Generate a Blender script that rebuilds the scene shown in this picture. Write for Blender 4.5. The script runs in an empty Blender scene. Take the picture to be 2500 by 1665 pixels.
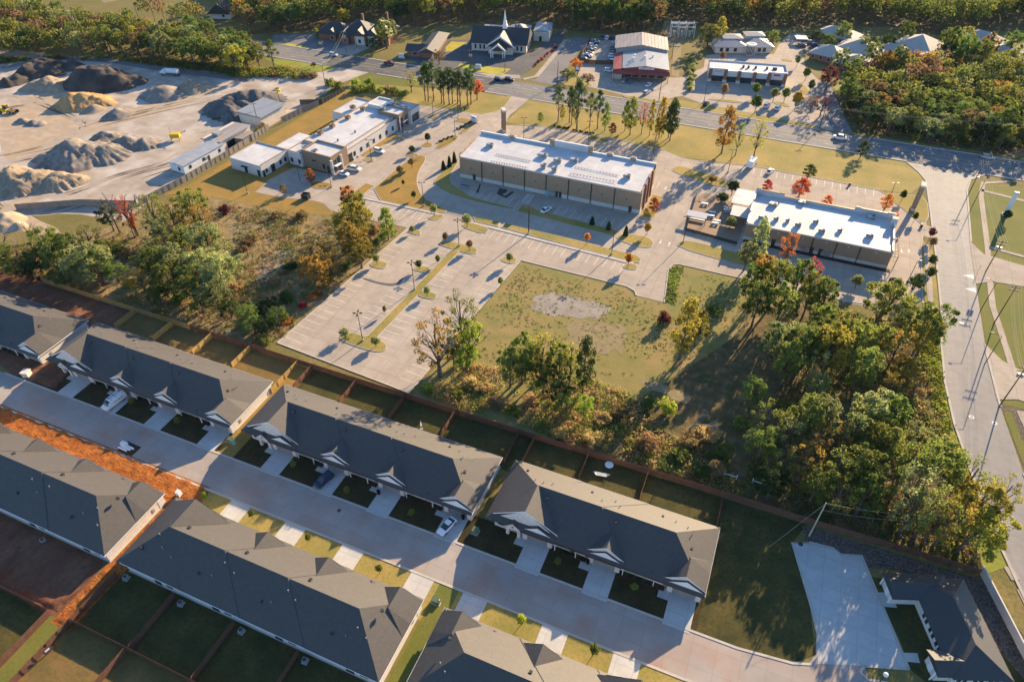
import bpy, bmesh, math, random
from math import sin, cos, pi, radians, hypot
from mathutils import Vector
import numpy as np
random.seed(7)
S = bpy.context.scene
C = S.collection
# ---------------------------------------------------------------- camera, sky, sun, exposure
cam = bpy.data.objects.new('camera', bpy.data.cameras.new('camera'))
C.objects.link(cam)
cam.location = (0, 0, 120)
cam.rotation_euler = (radians(48.4), 0, radians(22.6))
cam.data.sensor_width = 36; cam.data.lens = 24.0
cam.data.clip_start = 1; cam.data.clip_end = 6000
S.camera = cam
SUN_AZ, SUN_EL = 76.0, 19.0
world = bpy.data.worlds.new('World'); S.world = world; world.use_nodes = True
wn = world.node_tree; wn.nodes.clear()
sky = wn.nodes.new('ShaderNodeTexSky'); sky.sky_type = 'NISHITA'; sky.sun_disc = False
sky.sun_elevation = radians(SUN_EL); sky.sun_rotation = radians(90 - SUN_AZ)
sky.air_density = 1.0; sky.dust_density = 0.3; sky.ozone_density = 4.5
bg = wn.nodes.new('ShaderNodeBackground'); bg.inputs[1].default_value = 0.1
wo = wn.nodes.new('ShaderNodeOutputWorld')
wn.links.new(sky.outputs[0], bg.inputs[0]); wn.links.new(bg.outputs[0], wo.inputs[0])
sl = bpy.data.lights.new('sun', 'SUN'); sl.energy = 5.0; sl.angle = radians(0.5); sl.color = (1.0, 0.75, 0.455)
sun = bpy.data.objects.new('sun', sl); C.objects.link(sun)
sv = Vector((cos(radians(SUN_AZ)) * cos(radians(SUN_EL)), sin(radians(SUN_AZ)) * cos(radians(SUN_EL)), sin(radians(SUN_EL))))
sun.rotation_euler = sv.to_track_quat('Z', 'Y').to_euler(); sun.location = sv * 300
S.view_settings.view_transform = 'Standard'; S.view_settings.look = 'None'
S.view_settings.exposure = 1.55; S.view_settings.gamma = 1.0; S.view_settings.use_curve_mapping = False
S.cycles.max_bounces = 5; S.cycles.transparent_max_bounces = 6; S.cycles.volume_bounces = 0

# ---------------------------------------------------------------- materials
MATS = {}
def mat(name, c1, c2=None, scale=0.3, rough=0.92, c3=None, scale3=6.0, amt3=0.5, bump=0.0, bscale=8.0, metal=0.0, spec=0.12,
        contrast=(0.35, 0.65), stretch=None, trans=0.0, objcol=0.0, detail=6.0):
    m = bpy.data.materials.new(name); m.use_nodes = True; MATS[name] = m
    n = m.node_tree.nodes; l = m.node_tree.links
    p = n['Principled BSDF']
    p.inputs['Roughness'].default_value = rough; p.inputs['Metallic'].default_value = metal
    p.inputs['Specular IOR Level'].default_value = spec
    p.inputs['Base Color'].default_value = (*c1, 1)
    geo = n.new('ShaderNodeNewGeometry'); vec = geo.outputs['Position']
    if stretch:
        mp = n.new('ShaderNodeMapping'); mp.inputs['Rotation'].default_value = (0, 0, radians(stretch[2])); mp.inputs['Scale'].default_value = (stretch[0], stretch[1], 1)
        l.new(vec, mp.inputs[0]); vec2 = mp.outputs[0]
    else: vec2 = vec
    col = None
    if c2:
        t = n.new('ShaderNodeTexNoise'); t.inputs['Scale'].default_value = scale; t.inputs['Detail'].default_value = detail; t.inputs['Roughness'].default_value = 0.6
        l.new(vec2, t.inputs['Vector'])
        mr = n.new('ShaderNodeMapRange'); mr.inputs[1].default_value = contrast[0]; mr.inputs[2].default_value = contrast[1]
        l.new(t.outputs[0], mr.inputs[0])
        mx = n.new('ShaderNodeMix'); mx.data_type = 'RGBA'
        mx.inputs[6].default_value = (*c1, 1); mx.inputs[7].default_value = (*c2, 1)
        l.new(mr.outputs[0], mx.inputs[0]); col = mx.outputs[2]
    if c3:
        t = n.new('ShaderNodeTexNoise'); t.inputs['Scale'].default_value = scale3; t.inputs['Detail'].default_value = 4
        l.new(vec, t.inputs['Vector'])
        mr = n.new('ShaderNodeMapRange'); mr.inputs[1].default_value = 0.45; mr.inputs[2].default_value = 0.7; mr.inputs[4].default_value = amt3
        l.new(t.outputs[0], mr.inputs[0])
        mx = n.new('ShaderNodeMix'); mx.data_type = 'RGBA'; mx.inputs[7].default_value = (*c3, 1)
        if col: l.new(col, mx.inputs[6])
        else: mx.inputs[6].default_value = (*c1, 1)
        l.new(mr.outputs[0], mx.inputs[0]); col = mx.outputs[2]
    if objcol:   # every copy a little different in hue and value
        oi = n.new('ShaderNodeObjectInfo'); hs = n.new('ShaderNodeHueSaturation')
        a = n.new('ShaderNodeMapRange'); a.inputs[3].default_value = 0.5 - 0.018 * objcol; a.inputs[4].default_value = 0.5 + 0.018 * objcol
        b = n.new('ShaderNodeMapRange'); b.inputs[3].default_value = 1 - 0.3 * objcol; b.inputs[4].default_value = 1 + 0.3 * objcol
        l.new(oi.outputs['Random'], a.inputs[0])
        mm = n.new('ShaderNodeMath'); mm.operation = 'FRACT'; mu = n.new('ShaderNodeMath'); mu.operation = 'MULTIPLY'; mu.inputs[1].default_value = 7.31
        l.new(oi.outputs['Random'], mu.inputs[0]); l.new(mu.outputs[0], mm.inputs[0]); l.new(mm.outputs[0], b.inputs[0])
        l.new(a.outputs[0], hs.inputs[0]); l.new(b.outputs[0], hs.inputs[2])
        if col: l.new(col, hs.inputs[4])
        else: hs.inputs[4].default_value = (*c1, 1)
        col = hs.outputs[0]
    if col: l.new(col, p.inputs['Base Color'])
    if bump:
        t = n.new('ShaderNodeTexNoise'); t.inputs['Scale'].default_value = bscale; t.inputs['Detail'].default_value = 5
        l.new(vec2, t.inputs['Vector'])
        bp = n.new('ShaderNodeBump'); bp.inputs['Strength'].default_value = min(1, bump); bp.inputs['Distance'].default_value = bump * 0.25
        l.new(t.outputs[0], bp.inputs['Height']); l.new(bp.outputs[0], p.inputs['Normal'])
    if trans:
        tr = n.new('ShaderNodeBsdfTranslucent'); ms = n.new('ShaderNodeMixShader'); ms.inputs[0].default_value = trans
        if col: l.new(col, tr.inputs[0])
        else: tr.inputs[0].default_value = (*c1, 1)
        l.new(p.outputs[0], ms.inputs[1]); l.new(tr.outputs[0], ms.inputs[2]); l.new(ms.outputs[0], n['Material Output'].inputs[0])
    return m

mat('grass', (.15, .135, .042), (.22, .165, .065), .06, c3=(.07, .08, .022), scale3=1.3, amt3=.6, bump=.5, bscale=3)
mat('lawn_gold', (.36, .26, .085), (.215, .19, .052), .07, c3=(.12, .11, .03), scale3=1.6, amt3=.45, bump=.35, bscale=4)
mat('lawn_orange', (.33, .20, .05), (.23, .16, .045), .12, c3=(.15, .10, .03), scale3=1.6, amt3=.4, bump=.3, bscale=4)
mat('lawn_green', (.12, .135, .03), (.17, .155, .04), .10, c3=(.08, .10, .02), scale3=2, amt3=.5, bump=.3, bscale=4)
mat('lawn_lime', (.20, .23, .035), (.27, .26, .05), .15, c3=(.12, .15, .02), scale3=1.5, amt3=.5, bump=.3, bscale=4)
mat('lawn_yellow', (.42, .36, .045), (.34, .30, .05), .15, c3=(.2, .2, .03), scale3=1.5, amt3=.3)
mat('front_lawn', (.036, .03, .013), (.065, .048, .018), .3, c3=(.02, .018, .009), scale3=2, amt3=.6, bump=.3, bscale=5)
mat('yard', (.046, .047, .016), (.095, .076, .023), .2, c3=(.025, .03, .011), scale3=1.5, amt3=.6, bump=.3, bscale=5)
mat('yard_bare', (.22, .13, .045), (.13, .10, .035), .22, c3=(.09, .07, .025), scale3=1.6, amt3=.5, bump=.3, bscale=5)
mat('field', (.19, .175, .055), (.28, .20, .085), .05, c3=(.14, .155, .04), scale3=.22, amt3=.7, bump=.6, bscale=2.2)
mat('scrub', (.25, .16, .075), (.16, .14, .05), .09, c3=(.34, .25, .15), scale3=.35, amt3=.7, bump=.9, bscale=1.6)
mat('woodfloor', (.13, .085, .04), (.075, .07, .025), .12, c3=(.21, .15, .075), scale3=.5, amt3=.7, bump=.8, bscale=1.8)
mat('bare_dirt', (.25, .195, .11), (.20, .165, .075), .25, c3=(.30, .24, .15), scale3=1.2, amt3=.6, bump=.2, bscale=3)
mat('bare_gravel', (.29, .26, .225), (.22, .19, .15), .3, c3=(.36, .31, .25), scale3=1.5, amt3=.5, bump=.2, bscale=4)
mat('red_dirt', (.27, .085, .02), (.37, .135, .032), .35, c3=(.14, .04, .014), scale3=1.6, amt3=.8, bump=.8, bscale=2.5, stretch=(.6, 1.6, 0))
mat('dark_dirt', (.13, .055, .03), (.21, .10, .055), .3, c3=(.09, .05, .04), scale3=1.1, amt3=.7, bump=.8, bscale=2, stretch=(1, .35, 20))
mat('mulch_ground', (.12, .09, .07), (.065, .05, .038), .6, c3=(.22, .18, .15), scale3=2.2, amt3=.8, bump=.8, bscale=3)
mat('quarry', (.44, .38, .32), (.27, .215, .165), .05, c3=(.50, .455, .40), scale3=.12, amt3=.8, bump=.3, bscale=.8, stretch=(1, 2.6, 28), contrast=(.3, .7))
mat('quarry_rut', (.30, .245, .19), (.38, .32, .26), .25)
mat('quarry_tan', (.40, .29, .18), (.34, .27, .20), .06, c3=(.46, .38, .29), scale3=.3, amt3=.7, bump=.4, bscale=.7, stretch=(1, 2.2, 35))
mat('concrete', (.43, .365, .295), (.35, .295, .24), .07, .9, c3=(.27, .23, .19), scale3=.35, amt3=.45, bump=.05)
mat('concrete_new', (.50, .49, .46), (.44, .425, .40), .3, .9, c3=(.38, .36, .33), scale3=1.1, amt3=.3)
mat('street', (.37, .325, .285), (.31, .27, .24), .12, .9, c3=(.34, .18, .11), scale3=.14, amt3=.5)
mat('kerb', (.47, .43, .37), (.40, .36, .31), .4, .9)
mat('asphalt', (.165, .16, .16), (.21, .20, .195), .06, .85, c3=(.13, .125, .125), scale3=.6, amt3=.5)
mat('asphalt_dark', (.085, .083, .085), (.13, .125, .12), .08, .85, c3=(.16, .15, .145), scale3=.5, amt3=.5)
mat('road_light', (.23, .22, .21), (.285, .27, .255), .15, .75, c3=(.17, .16, .155), scale3=.5, amt3=.4, stretch=(1, .06, -4))
mat('paint_white', (.72, .70, .66), (.55, .53, .49), 1.2, .7)
mat('paint_yellow', (.62, .50, .05), (.5, .42, .08), 1.2, .7)
mat('tar', (.05, .048, .045), (.08, .075, .07), .8, .6)
mat('shingle', (.029, .023, .018), (.044, .034, .025), 1.1, .68, c3=(.018, .015, .013), scale3=3.2, amt3=.8, bump=.35, bscale=4, spec=1.0)
mat('shingle_dark', (.022, .021, .021), (.032, .029, .027), 1.6, .68, c3=(.014, .014, .014), scale3=5.5, amt3=.7, bump=.25, bscale=6, spec=.9)
mat('white_brick', (.70, .66, .61), (.62, .57, .51), 1.5, .85, c3=(.45, .40, .35), scale3=2.5, amt3=.3)
mat('white_trim', (.78, .77, .74), rough=.6)
mat('garage_door', (.30, .275, .255), (.26, .24, .22), 1, .6)
mat('cream_wall', (.62, .56, .47), (.56, .50, .42), .4, .85)
mat('glass', (.018, .024, .032), (.05, .06, .07), .5, .12, spec=.6)
mat('frame_dark', (.045, .042, .04), rough=.5)
mat('fence_new', (.50, .33, .12), (.40, .26, .09), .8, .85, c3=(.30, .19, .07), scale3=3, amt3=.5)
mat('fence_brown', (.15, .075, .05), (.195, .10, .066), .8, .85, c3=(.10, .04, .028), scale3=3, amt3=.5)
mat('fence_grey', (.30, .27, .23), (.22, .20, .175), .8, .9, c3=(.15, .14, .125), scale3=3, amt3=.5)
mat('chain_dark', (.05, .055, .05), (.08, .08, .07), .6, .8)
mat('tan_wall', (.39, .265, .17), (.35, .235, .15), .5, .85, c3=(.32, .21, .135), scale3=3, amt3=.4)
mat('cream_band', (.60, .56, .49), (.54, .50, .44), .6, .85)
mat('roof_white', (.58, .575, .57), (.48, .475, .47), .12, .6, c3=(.38, .37, .36), scale3=.5, amt3=.35)
mat('stucco_white', (.66, .62, .57), (.60, .56, .52), .4, .85)
mat('stone_brown', (.30, .21, .14), (.24, .17, .115), 1.2, .85, c3=(.38, .28, .20), scale3=3, amt3=.5)
mat('brick_red', (.26, .12, .08), (.31, .16, .105), 1.0, .85, c3=(.20, .10, .07), scale3=4, amt3=.5)
mat('metal_grey', (.42, .42, .41), (.35, .35, .34), .6, .45, metal=.4)
mat('metal_dark', (.06, .058, .055), (.09, .085, .08), .6, .5, metal=.3)
mat('bronze', (.05, .04, .032), rough=.5, metal=.3)
mat('metal_roof', (.40, .35, .30), (.30, .25, .21), .35, .5, metal=.2, stretch=(3, .15, 0))
mat('metal_roof_blue', (.30, .31, .32), (.24, .25, .26), .35, .45, metal=.2, stretch=(3, .15, 0))
mat('red_metal', (.30, .075, .06), (.26, .065, .05), .5, .5)
mat('red_paint', (.5, .05, .04), rough=.4)
mat('steel_white', (.74, .74, .74), (.66, .66, .66), .8, .5)
mat('wood_pole', (.15, .105, .075), (.10, .07, .05), 1, .9)
mat('wood_pole_light', (.52, .44, .33), (.42, .35, .26), 1, .9)
mat('wire', (.10, .10, .10), rough=.9)
mat('wire_pale', (.45, .44, .36), rough=.95, spec=.0)
mat('black', (.012, .012, .012), rough=.6)
mat('rubber', (.02, .02, .02), rough=.8)
mat('rim', (.45, .45, .46), rough=.35, metal=.6)
mat('headlight', (.75, .75, .72), rough=.2)
mat('taillight', (.35, .02, .015), rough=.3)
mat('yellow_machine', (.62, .42, .04), (.5, .34, .04), 1, .5)
mat('green_box', (.12, .17, .10), rough=.6)
mat('turquoise', (.20, .42, .40), rough=.6)
mat('plastic_white', (.75, .75, .73), rough=.5)
mat('bark', (.10, .075, .055), (.16, .125, .095), 1.5, .95)
mat('bark_pale', (.30, .265, .23), (.20, .17, .145), 1.5, .95)
mat('bed_mulch', (.045, .028, .02), (.075, .045, .03), 1.5, .95)
mat('pale_roof', (.46, .42, .37), (.40, .36, .32), .6, .7)
mat('pile_grey', (.23, .20, .165), (.165, .14, .12), .15, .95, c3=(.36, .33, .29), scale3=.5, amt3=.6, bump=.4, bscale=1.2)
mat('pile_dark', (.13, .125, .125), (.09, .085, .085), .12, .95, c3=(.17, .16, .155), scale3=.4, amt3=.6, bump=.4, bscale=1)
mat('pile_tan', (.31, .245, .17), (.24, .185, .13), .15, .95, c3=(.42, .34, .25), scale3=.5, amt3=.6, bump=.4, bscale=1.2)
mat('pile_orange', (.45, .27, .12), (.35, .20, .09), .2, .95, c3=(.50, .34, .19), scale3=.6, amt3=.6, bump=.5, bscale=1.2)
mat('pile_black', (.05, .042, .04), (.08, .065, .055), .1, .95, c3=(.15, .12, .10), scale3=.15, amt3=.6, bump=.5, bscale=.8)
for nm, c in dict(white=(.78, .78, .77), black=(.015, .016, .02), silver=(.42, .43, .44), grey=(.16, .165, .17), red=(.25, .02, .02), blue=(.03, .06, .16), navy=(.012, .02, .06), teal=(.08, .20, .20), maroon=(.12, .015, .02), tan=(.35, .29, .2)).items():
    mat('car_' + nm, c, rough=.25, spec=.5)
LEAF = dict(green=((.19, .245, .055), (.13, .18, .04)), olive=((.255, .285, .06), (.175, .205, .045)), dark=((.075, .11, .032), (.05, .08, .026)),
            lime=((.38, .46, .055), (.28, .35, .045)), yellow=((.40, .35, .055), (.28, .26, .045)), gold=((.44, .29, .055), (.31, .21, .045)),
            orange=((.58, .20, .04), (.44, .15, .035)), red=((.52, .09, .045), (.36, .06, .036)), brown=((.33, .23, .105), (.23, .16, .07)),
            pine=((.09, .14, .045), (.065, .105, .035)), sage=((.35, .38, .15), (.25, .285, .10)), straw=((.50, .37, .17), (.36, .26, .11)), maroon=((.19, .055, .05), (.12, .038, .036)))
for k, (a, b) in LEAF.items():
    mat('leaf_' + k, a, b, .9, .75, objcol=1.0, trans=.58, spec=.15, detail=3)

# ---------------------------------------------------------------- mesh helpers
class MB:
    """collects vertices and faces of ONE part"""
    def __init__(s): s.v = []; s.f = []
    def poly(s, pts):
        i = len(s.v); s.v += [tuple(p) for p in pts]; s.f.append(tuple(range(i, i + len(pts)))); return s
    def box(s, x0, x1, y0, y1, z0, z1):
        i = len(s.v)
        s.v += [(x0, y0, z0), (x1, y0, z0), (x1, y1, z0), (x0, y1, z0), (x0, y0, z1), (x1, y0, z1), (x1, y1, z1), (x0, y1, z1)]
        s.f += [tuple(i + k for k in q) for q in ((0, 3, 2, 1), (4, 5, 6, 7), (0, 1, 5, 4), (1, 2, 6, 5), (2, 3, 7, 6), (3, 0, 4, 7))]; return s
    def prism(s, pts, z0, z1, top=True, bottom=False):
        n = len(pts); i = len(s.v)
        s.v += [(p[0], p[1], z0) for p in pts] + [(p[0], p[1], z1) for p in pts]
        for k in range(n):
            j = (k + 1) % n; s.f.append((i + k, i + j, i + n + j, i + n + k))
        if top: s.f.append(tuple(range(i + n, i + 2 * n)))
        if bottom: s.f.append(tuple(range(i + n - 1, i - 1, -1)))
        return s
    def tube(s, p, q, r0, r1=None, n=6, cap=True):
        r1 = r0 if r1 is None else r1
        p = Vector(p); q = Vector(q); d = (q - p)
        if d.length < 1e-6: return s
        d.normalize(); a = d.orthogonal().normalized(); b = d.cross(a); i = len(s.v)
        for c, r in ((p, r0), (q, r1)):
            for k in range(n):
                t = 2 * pi * k / n; s.v.append(tuple(c + a * cos(t) * r + b * sin(t) * r))
        for k in range(n):
            j = (k + 1) % n; s.f.append((i + k, i + j, i + n + j, i + n + k))
        if cap: s.f.append(tuple(range(i + n, i + 2 * n))); s.f.append(tuple(range(i + n - 1, i - 1, -1)))
        return s
    def path(s, pts, r, n=5):
        for a, b in zip(pts, pts[1:]): s.tube(a, b, r, r, n)
        return s
    def hip(s, x0, x1, y0, y1, z, slope, l=True, r=True, th=.18, ridge='x'):
        """hip or gable roof over a rectangle; eaves at z; l / r: hipped end (else a gable end)"""
        if ridge == 'y':
            m = MB().hip(y0, y1, x0, x1, z, slope, l, r, th); i = len(s.v)
            s.v += [(b, a, c) for a, b, c in m.v]; s.f += [tuple(i + k for k in f[::-1]) for f in m.f]; return s
        h = (y1 - y0) / 2; ym = (y0 + y1) / 2; zr = z + slope * h
        a = x0 + (h if l else 0); b = x1 - (h if r else 0)
        if a > b: a = b = (a + b) / 2; zr = z + slope * min(h, (x1 - x0) / 2)
        i = len(s.v)
        s.v += [(x0, y0, z), (x1, y0, z), (x1, y1, z), (x0, y1, z), (a, ym, zr), (b, ym, zr), (x0, y0, z - th), (x1, y0, z - th), (x1, y1, z - th), (x0, y1, z - th)]
        F = [(0, 1, 5, 4), (2, 3, 4, 5), (1, 2, 5), (3, 0, 4), (0, 6, 7, 1), (1, 7, 8, 2), (2, 8, 9, 3), (3, 9, 6, 0), (9, 8, 7, 6)]
        s.f += [tuple(i + k for k in f) for f in F]; return s
    def mirror_y(s):
        s.v = [(a, -b, c) for a, b, c in s.v]; s.f = [f[::-1] for f in s.f]; return s
    def mesh(s, name, m, smooth=False):
        me = bpy.data.meshes.new(name); me.from_pydata(s.v, [], s.f)
        if m: me.materials.append(MATS[m])
        if smooth: me.shade_smooth()
        return me
    def build(s, name, m, parent=None, smooth=False, loc=None):
        return put(name, s.mesh(name, m, smooth), parent, loc)
def put(name, me, parent=None, loc=None, rz=0, sc=None):
    o = bpy.data.objects.new(name, me); C.objects.link(o)
    if parent: o.parent = parent
    if loc is not None: o.location = loc
    if rz: o.rotation_euler = (0, 0, rz)
    if sc is not None: o.scale = sc
    return o
def tag(o, label=None, cat=None, group=None, kind=None):
    if label: o['label'] = label
    if cat: o['category'] = cat
    if group: o['group'] = group
    if kind: o['kind'] = kind
    return o
def thing(name, loc, label, cat, group=None, rz=0, sc=None):
    o = bpy.data.objects.new(name, None); C.objects.link(o); o.empty_display_size = .5
    o.location = (loc[0], loc[1], loc[2] if len(loc) > 2 else 0); o.rotation_euler = (0, 0, rz)
    if sc is not None: o.scale = sc
    return tag(o, label, cat, group)
def copy_tree(o, parent=None):
    c = o.copy(); C.objects.link(c); c.parent = parent
    for ch in o.children: copy_tree(ch, c)
    return c
def tri(me):
    bm = bmesh.new(); bm.from_mesh(me); bmesh.ops.triangulate(bm, faces=[f for f in bm.faces if len(f.verts) > 4]); bm.to_mesh(me); bm.free(); return me
def sheet(name, pts, z, m, kind='structure', th=0, holes=None):
    b = MB()
    if th: b.prism(pts, z - th, z)
    else: b.poly([(p[0], p[1], z) for p in pts])
    me = tri(b.mesh(name, m)); o = put(name, me)
    if kind: o['kind'] = kind
    return o
def rect(x0, x1, y0, y1): return [(x0, y0), (x1, y0), (x1, y1), (x0, y1)]
def inside(p, poly):
    x, y = p; c = False; j = len(poly) - 1
    for i in range(len(poly)):
        xi, yi = poly[i]; xj, yj = poly[j]
        if (yi > y) != (yj > y) and x < (xj - xi) * (y - yi) / (yj - yi) + xi: c = not c
        j = i
    return c
def smoothpoly(pts, it=2):
    for _ in range(it):
        o = []
        for i in range(len(pts)):
            a = pts[i]; b = pts[(i + 1) % len(pts)]
            o += [(a[0] * .75 + b[0] * .25, a[1] * .75 + b[1] * .25), (a[0] * .25 + b[0] * .75, a[1] * .25 + b[1] * .75)]
        pts = o
    return pts
def offset(pts, d):
    """inset a polygon (either winding) by d metres"""
    n = len(pts); A = sum(pts[i][0] * pts[(i + 1) % n][1] - pts[(i + 1) % n][0] * pts[i][1] for i in range(n))
    s = 1 if A > 0 else -1; out = []
    for i in range(n):
        p = Vector(pts[i - 1]); q = Vector(pts[i]); r = Vector(pts[(i + 1) % n])
        a = (q - p); b = (r - q)
        if a.length < 1e-6 or b.length < 1e-6: out.append(tuple(q)); continue
        a.normalize(); b.normalize()
        na = Vector((-a.y, a.x)) * s; nb = Vector((-b.y, b.x)) * s; m = (na + nb)
        if m.length < .2: out.append(tuple(q)); continue
        m.normalize(); out.append(tuple(q + m * d / max(.35, m.dot(na))))
    return out
def ribbon(name, pts, w, z, m, th=0, kind='structure'):
    L = []; R = []
    for i, p in enumerate(pts):
        a = Vector(pts[max(0, i - 1)][:2]); b = Vector(pts[min(len(pts) - 1, i + 1)][:2]); d = (b - a).normalized(); n = Vector((-d.y, d.x)) * w / 2
        L.append((p[0] + n.x, p[1] + n.y)); R.append((p[0] - n.x, p[1] - n.y))
    b = MB()
    for i in range(len(pts) - 1):
        b.poly([(*R[i], z), (*R[i + 1], z), (*L[i + 1], z), (*L[i], z)])
        if th:
            b.poly([(*R[i], z - th), (*R[i + 1], z - th), (*R[i + 1], z), (*R[i], z)]); b.poly([(*L[i], z), (*L[i + 1], z), (*L[i + 1], z - th), (*L[i], z - th)])
    if th: b.poly([(*L[0], z - th), (*R[0], z - th), (*R[0], z), (*L[0], z)]); b.poly([(*L[-1], z), (*R[-1], z), (*R[-1], z - th), (*L[-1], z - th)])
    o = b.build(name, m)
    if kind: o['kind'] = kind
    return o

def rough_soil(name, poly, m, amp, cell, seed, ragged=.8):
    """broken ground: a relief sheet with a ragged edge"""
    from mathutils import noise
    xs = [p[0] for p in poly]; ys = [p[1] for p in poly]; nx = int((max(xs) - min(xs)) / cell); ny = int((max(ys) - min(ys)) / cell); V = []; F = []; idx = {}
    def pt(i, j): return (min(xs) + i * cell, min(ys) + j * cell)
    def vid(i, j):
        if (i, j) not in idx:
            x, y = pt(i, j); e = noise.fractal((x * .5, y * .5, seed), 1, 2, 4)
            edge = 1 if all(inside((x + a, y + b), poly) for a, b in ((ragged, 0), (-ragged, 0), (0, ragged), (0, -ragged))) else .25
            z = .035 + edge * amp * max(0, .45 + .9 * e + .5 * abs(noise.noise((x * .25 + 3, y * 1.3, seed + 4)))); idx[(i, j)] = len(V); V.append((x, y, z))
        return idx[(i, j)]
    for i in range(nx):
        for j in range(ny):
            x, y = pt(i + .5, j + .5); d = ragged * noise.noise((x * .6, y * .6, seed + 7)); d2 = ragged * noise.noise((x * .6, y * .6, seed + 17))
            if inside((x + d, y + d2), poly): F.append((vid(i, j), vid(i + 1, j), vid(i + 1, j + 1), vid(i, j + 1)))
    b = MB(); b.v = V; b.f = F; return tag(b.build(name, m, None, True), kind='structure')
# ================================================================ GROUND, ROADS, PAVEMENTS
def jointed(name, size, dark=.72):
    """adds saw-cut joints to a concrete material"""
    m = MATS[name]; n = m.node_tree.nodes; l = m.node_tree.links; p = n['Principled BSDF']
    src = p.inputs['Base Color'].links[0].from_socket
    geo = n.new('ShaderNodeNewGeometry'); br = n.new('ShaderNodeTexBrick'); br.offset = 0; br.inputs['Scale'].default_value = 1
    br.inputs['Brick Width'].default_value = size; br.inputs['Row Height'].default_value = size; br.inputs['Mortar Size'].default_value = .05
    br.inputs['Color1'].default_value = (1, 1, 1, 1); br.inputs['Color2'].default_value = (.93, .93, .93, 1); br.inputs['Mortar'].default_value = (dark, dark, dark, 1)
    mx = n.new('ShaderNodeMix'); mx.data_type = 'RGBA'; mx.blend_type = 'MULTIPLY'; mx.inputs[0].default_value = 1
    l.new(geo.outputs['Position'], br.inputs[0]); l.new(src, mx.inputs[6]); l.new(br.outputs[0], mx.inputs[7]); l.new(mx.outputs[2], p.inputs['Base Color'])
jointed('concrete', 4.6, .62); jointed('street', 4.2, .8); jointed('concrete_new', 3.2, .75); jointed('road_light', 5.5, .85); jointed('roof_white', 3.0, .86)

sheet('ground', [(-1600, -700), (1600, -700), (1600, 2300), (-1600, 2300)], 0, 'grass')
# --- natural zones
sheet('scrub_ground', [(-188.0,95.5), (-209.7,98.3), (-204.4,94.2), (-208.5,117.0), (-196.5,122.0), (-189.6,143.9), (-179.4,154.4), (-146.8,155.7), (-131.4,160.4), (-104.8,162.5), (-106,150), (-109,100.5), (-112,97), (-240,97)], .012, 'scrub')
sheet('meadow', [(-66.5,97), (-63.5,159.6), (-30.3,159.2), (-27,156), (-18.6,156), (-18.6,176), (3,176), (8,160), (-8,130), (-20,110), (-30,97.2)], .012, 'field')
sheet('wood_floor', [(-30,97.2), (-20,110), (-8,130), (8,160), (14,175), (46,172), (51,160), (51,140), (54,122), (57,108), (57,97.4)], .016, 'woodfloor')
rough_soil('bare_patch', smoothpoly([(-53.3,140.7), (-53.2,146.2), (-48.6,148.7), (-42.2,148.3), (-35.1,150.1), (-31.0,148.2), (-32.9,142.8), (-42.5,139.9), (-46.7,138.8), (-50.6,138.3)]), 'bare_gravel', .03, .6, 31, 2.4)
rough_soil('bare_patch', smoothpoly([(-43.1,137.4), (-33.2,141.5), (-25.3,142.6), (-23.0,135.5), (-23.9,132.8), (-29.1,128.1), (-36.0,130.9), (-39.3,132.7)]), 'bare_dirt', .03, .6, 31, 2.4)
rough_soil('bare_patch', smoothpoly([(-19.0,123.1), (-13.9,125.2), (-9.0,123.6), (-4.1,123.0), (-4.0,119.5), (-10.8,121.1), (-16.5,121.9)]), 'bare_dirt', .03, .6, 31, 2.4)
rough_soil('bare_patch', smoothpoly([(-131.9,121.1), (-136.5,129.3), (-136.0,135.1), (-132.7,138.7), (-130.0,132.0), (-128.0,124.6), (-125.6,119.2), (-128.9,118.4)]), 'bare_gravel', .03, .6, 31, 2.4)
rough_soil('bare_patch', smoothpoly([(-172.7,103.4), (-178.9,110.2), (-178.5,114.6), (-173.7,111.7), (-169.9,105.2), (-169.5,102.2)]), 'bare_gravel', .03, .6, 31, 2.4)
rough_soil('bare_patch', smoothpoly([(-162.2,143.4), (-155.2,143.9), (-147.8,147.0), (-144.9,145.0), (-152.3,140.4), (-153.1,135.4)]), 'bare_dirt', .03, .6, 31, 2.4)
rough_soil('green_patch', smoothpoly([(-151.0,147.3), (-146.3,150.1), (-131.1,151.6), (-131.1,146.1), (-139.9,144.0)]), 'field', .03, .6, 37, 2.4)
# --- lawns of the commercial strip
sheet('roadside_lawn', [(-186,252), (-190,262), (-184,275.4), (-115,277), (-113,262), (-116,254), (-142,248), (-150,250)], .014, 'lawn_gold')
sheet('roadside_lawn', [(-106,276), (-107,250), (-101,249), (-94.6,251.2), (-68,252.6), (-52,250.2), (-40,249.9), (-33,246.4), (-6,250), (36,248.5), (47,250), (52,262), (50,270), (46,274.5)], .016, 'lawn_gold')
sheet('rear_lawn', [(-190.5,157), (-194.1,149.2), (-179.4,154.4), (-146.8,155.7), (-132.2,160.1), (-131.0,162.7), (-147,176), (-147,184), (-166,182), (-172,215), (-166,240), (-150,250), (-187,252)], .016, 'lawn_orange')
sheet('roadside_lawn', [(-190.6,272.7), (-184.3,278.8), (-172.3,278.7), (-125.5,277.5), (-115.8,278.5), (-186,262), (-196,268)], .018, 'lawn_green')
sheet('lawn_strip', [(-76,296), (-42,293), (30,292.5), (30,297), (-42,300)], .014, 'lawn_gold')
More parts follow.
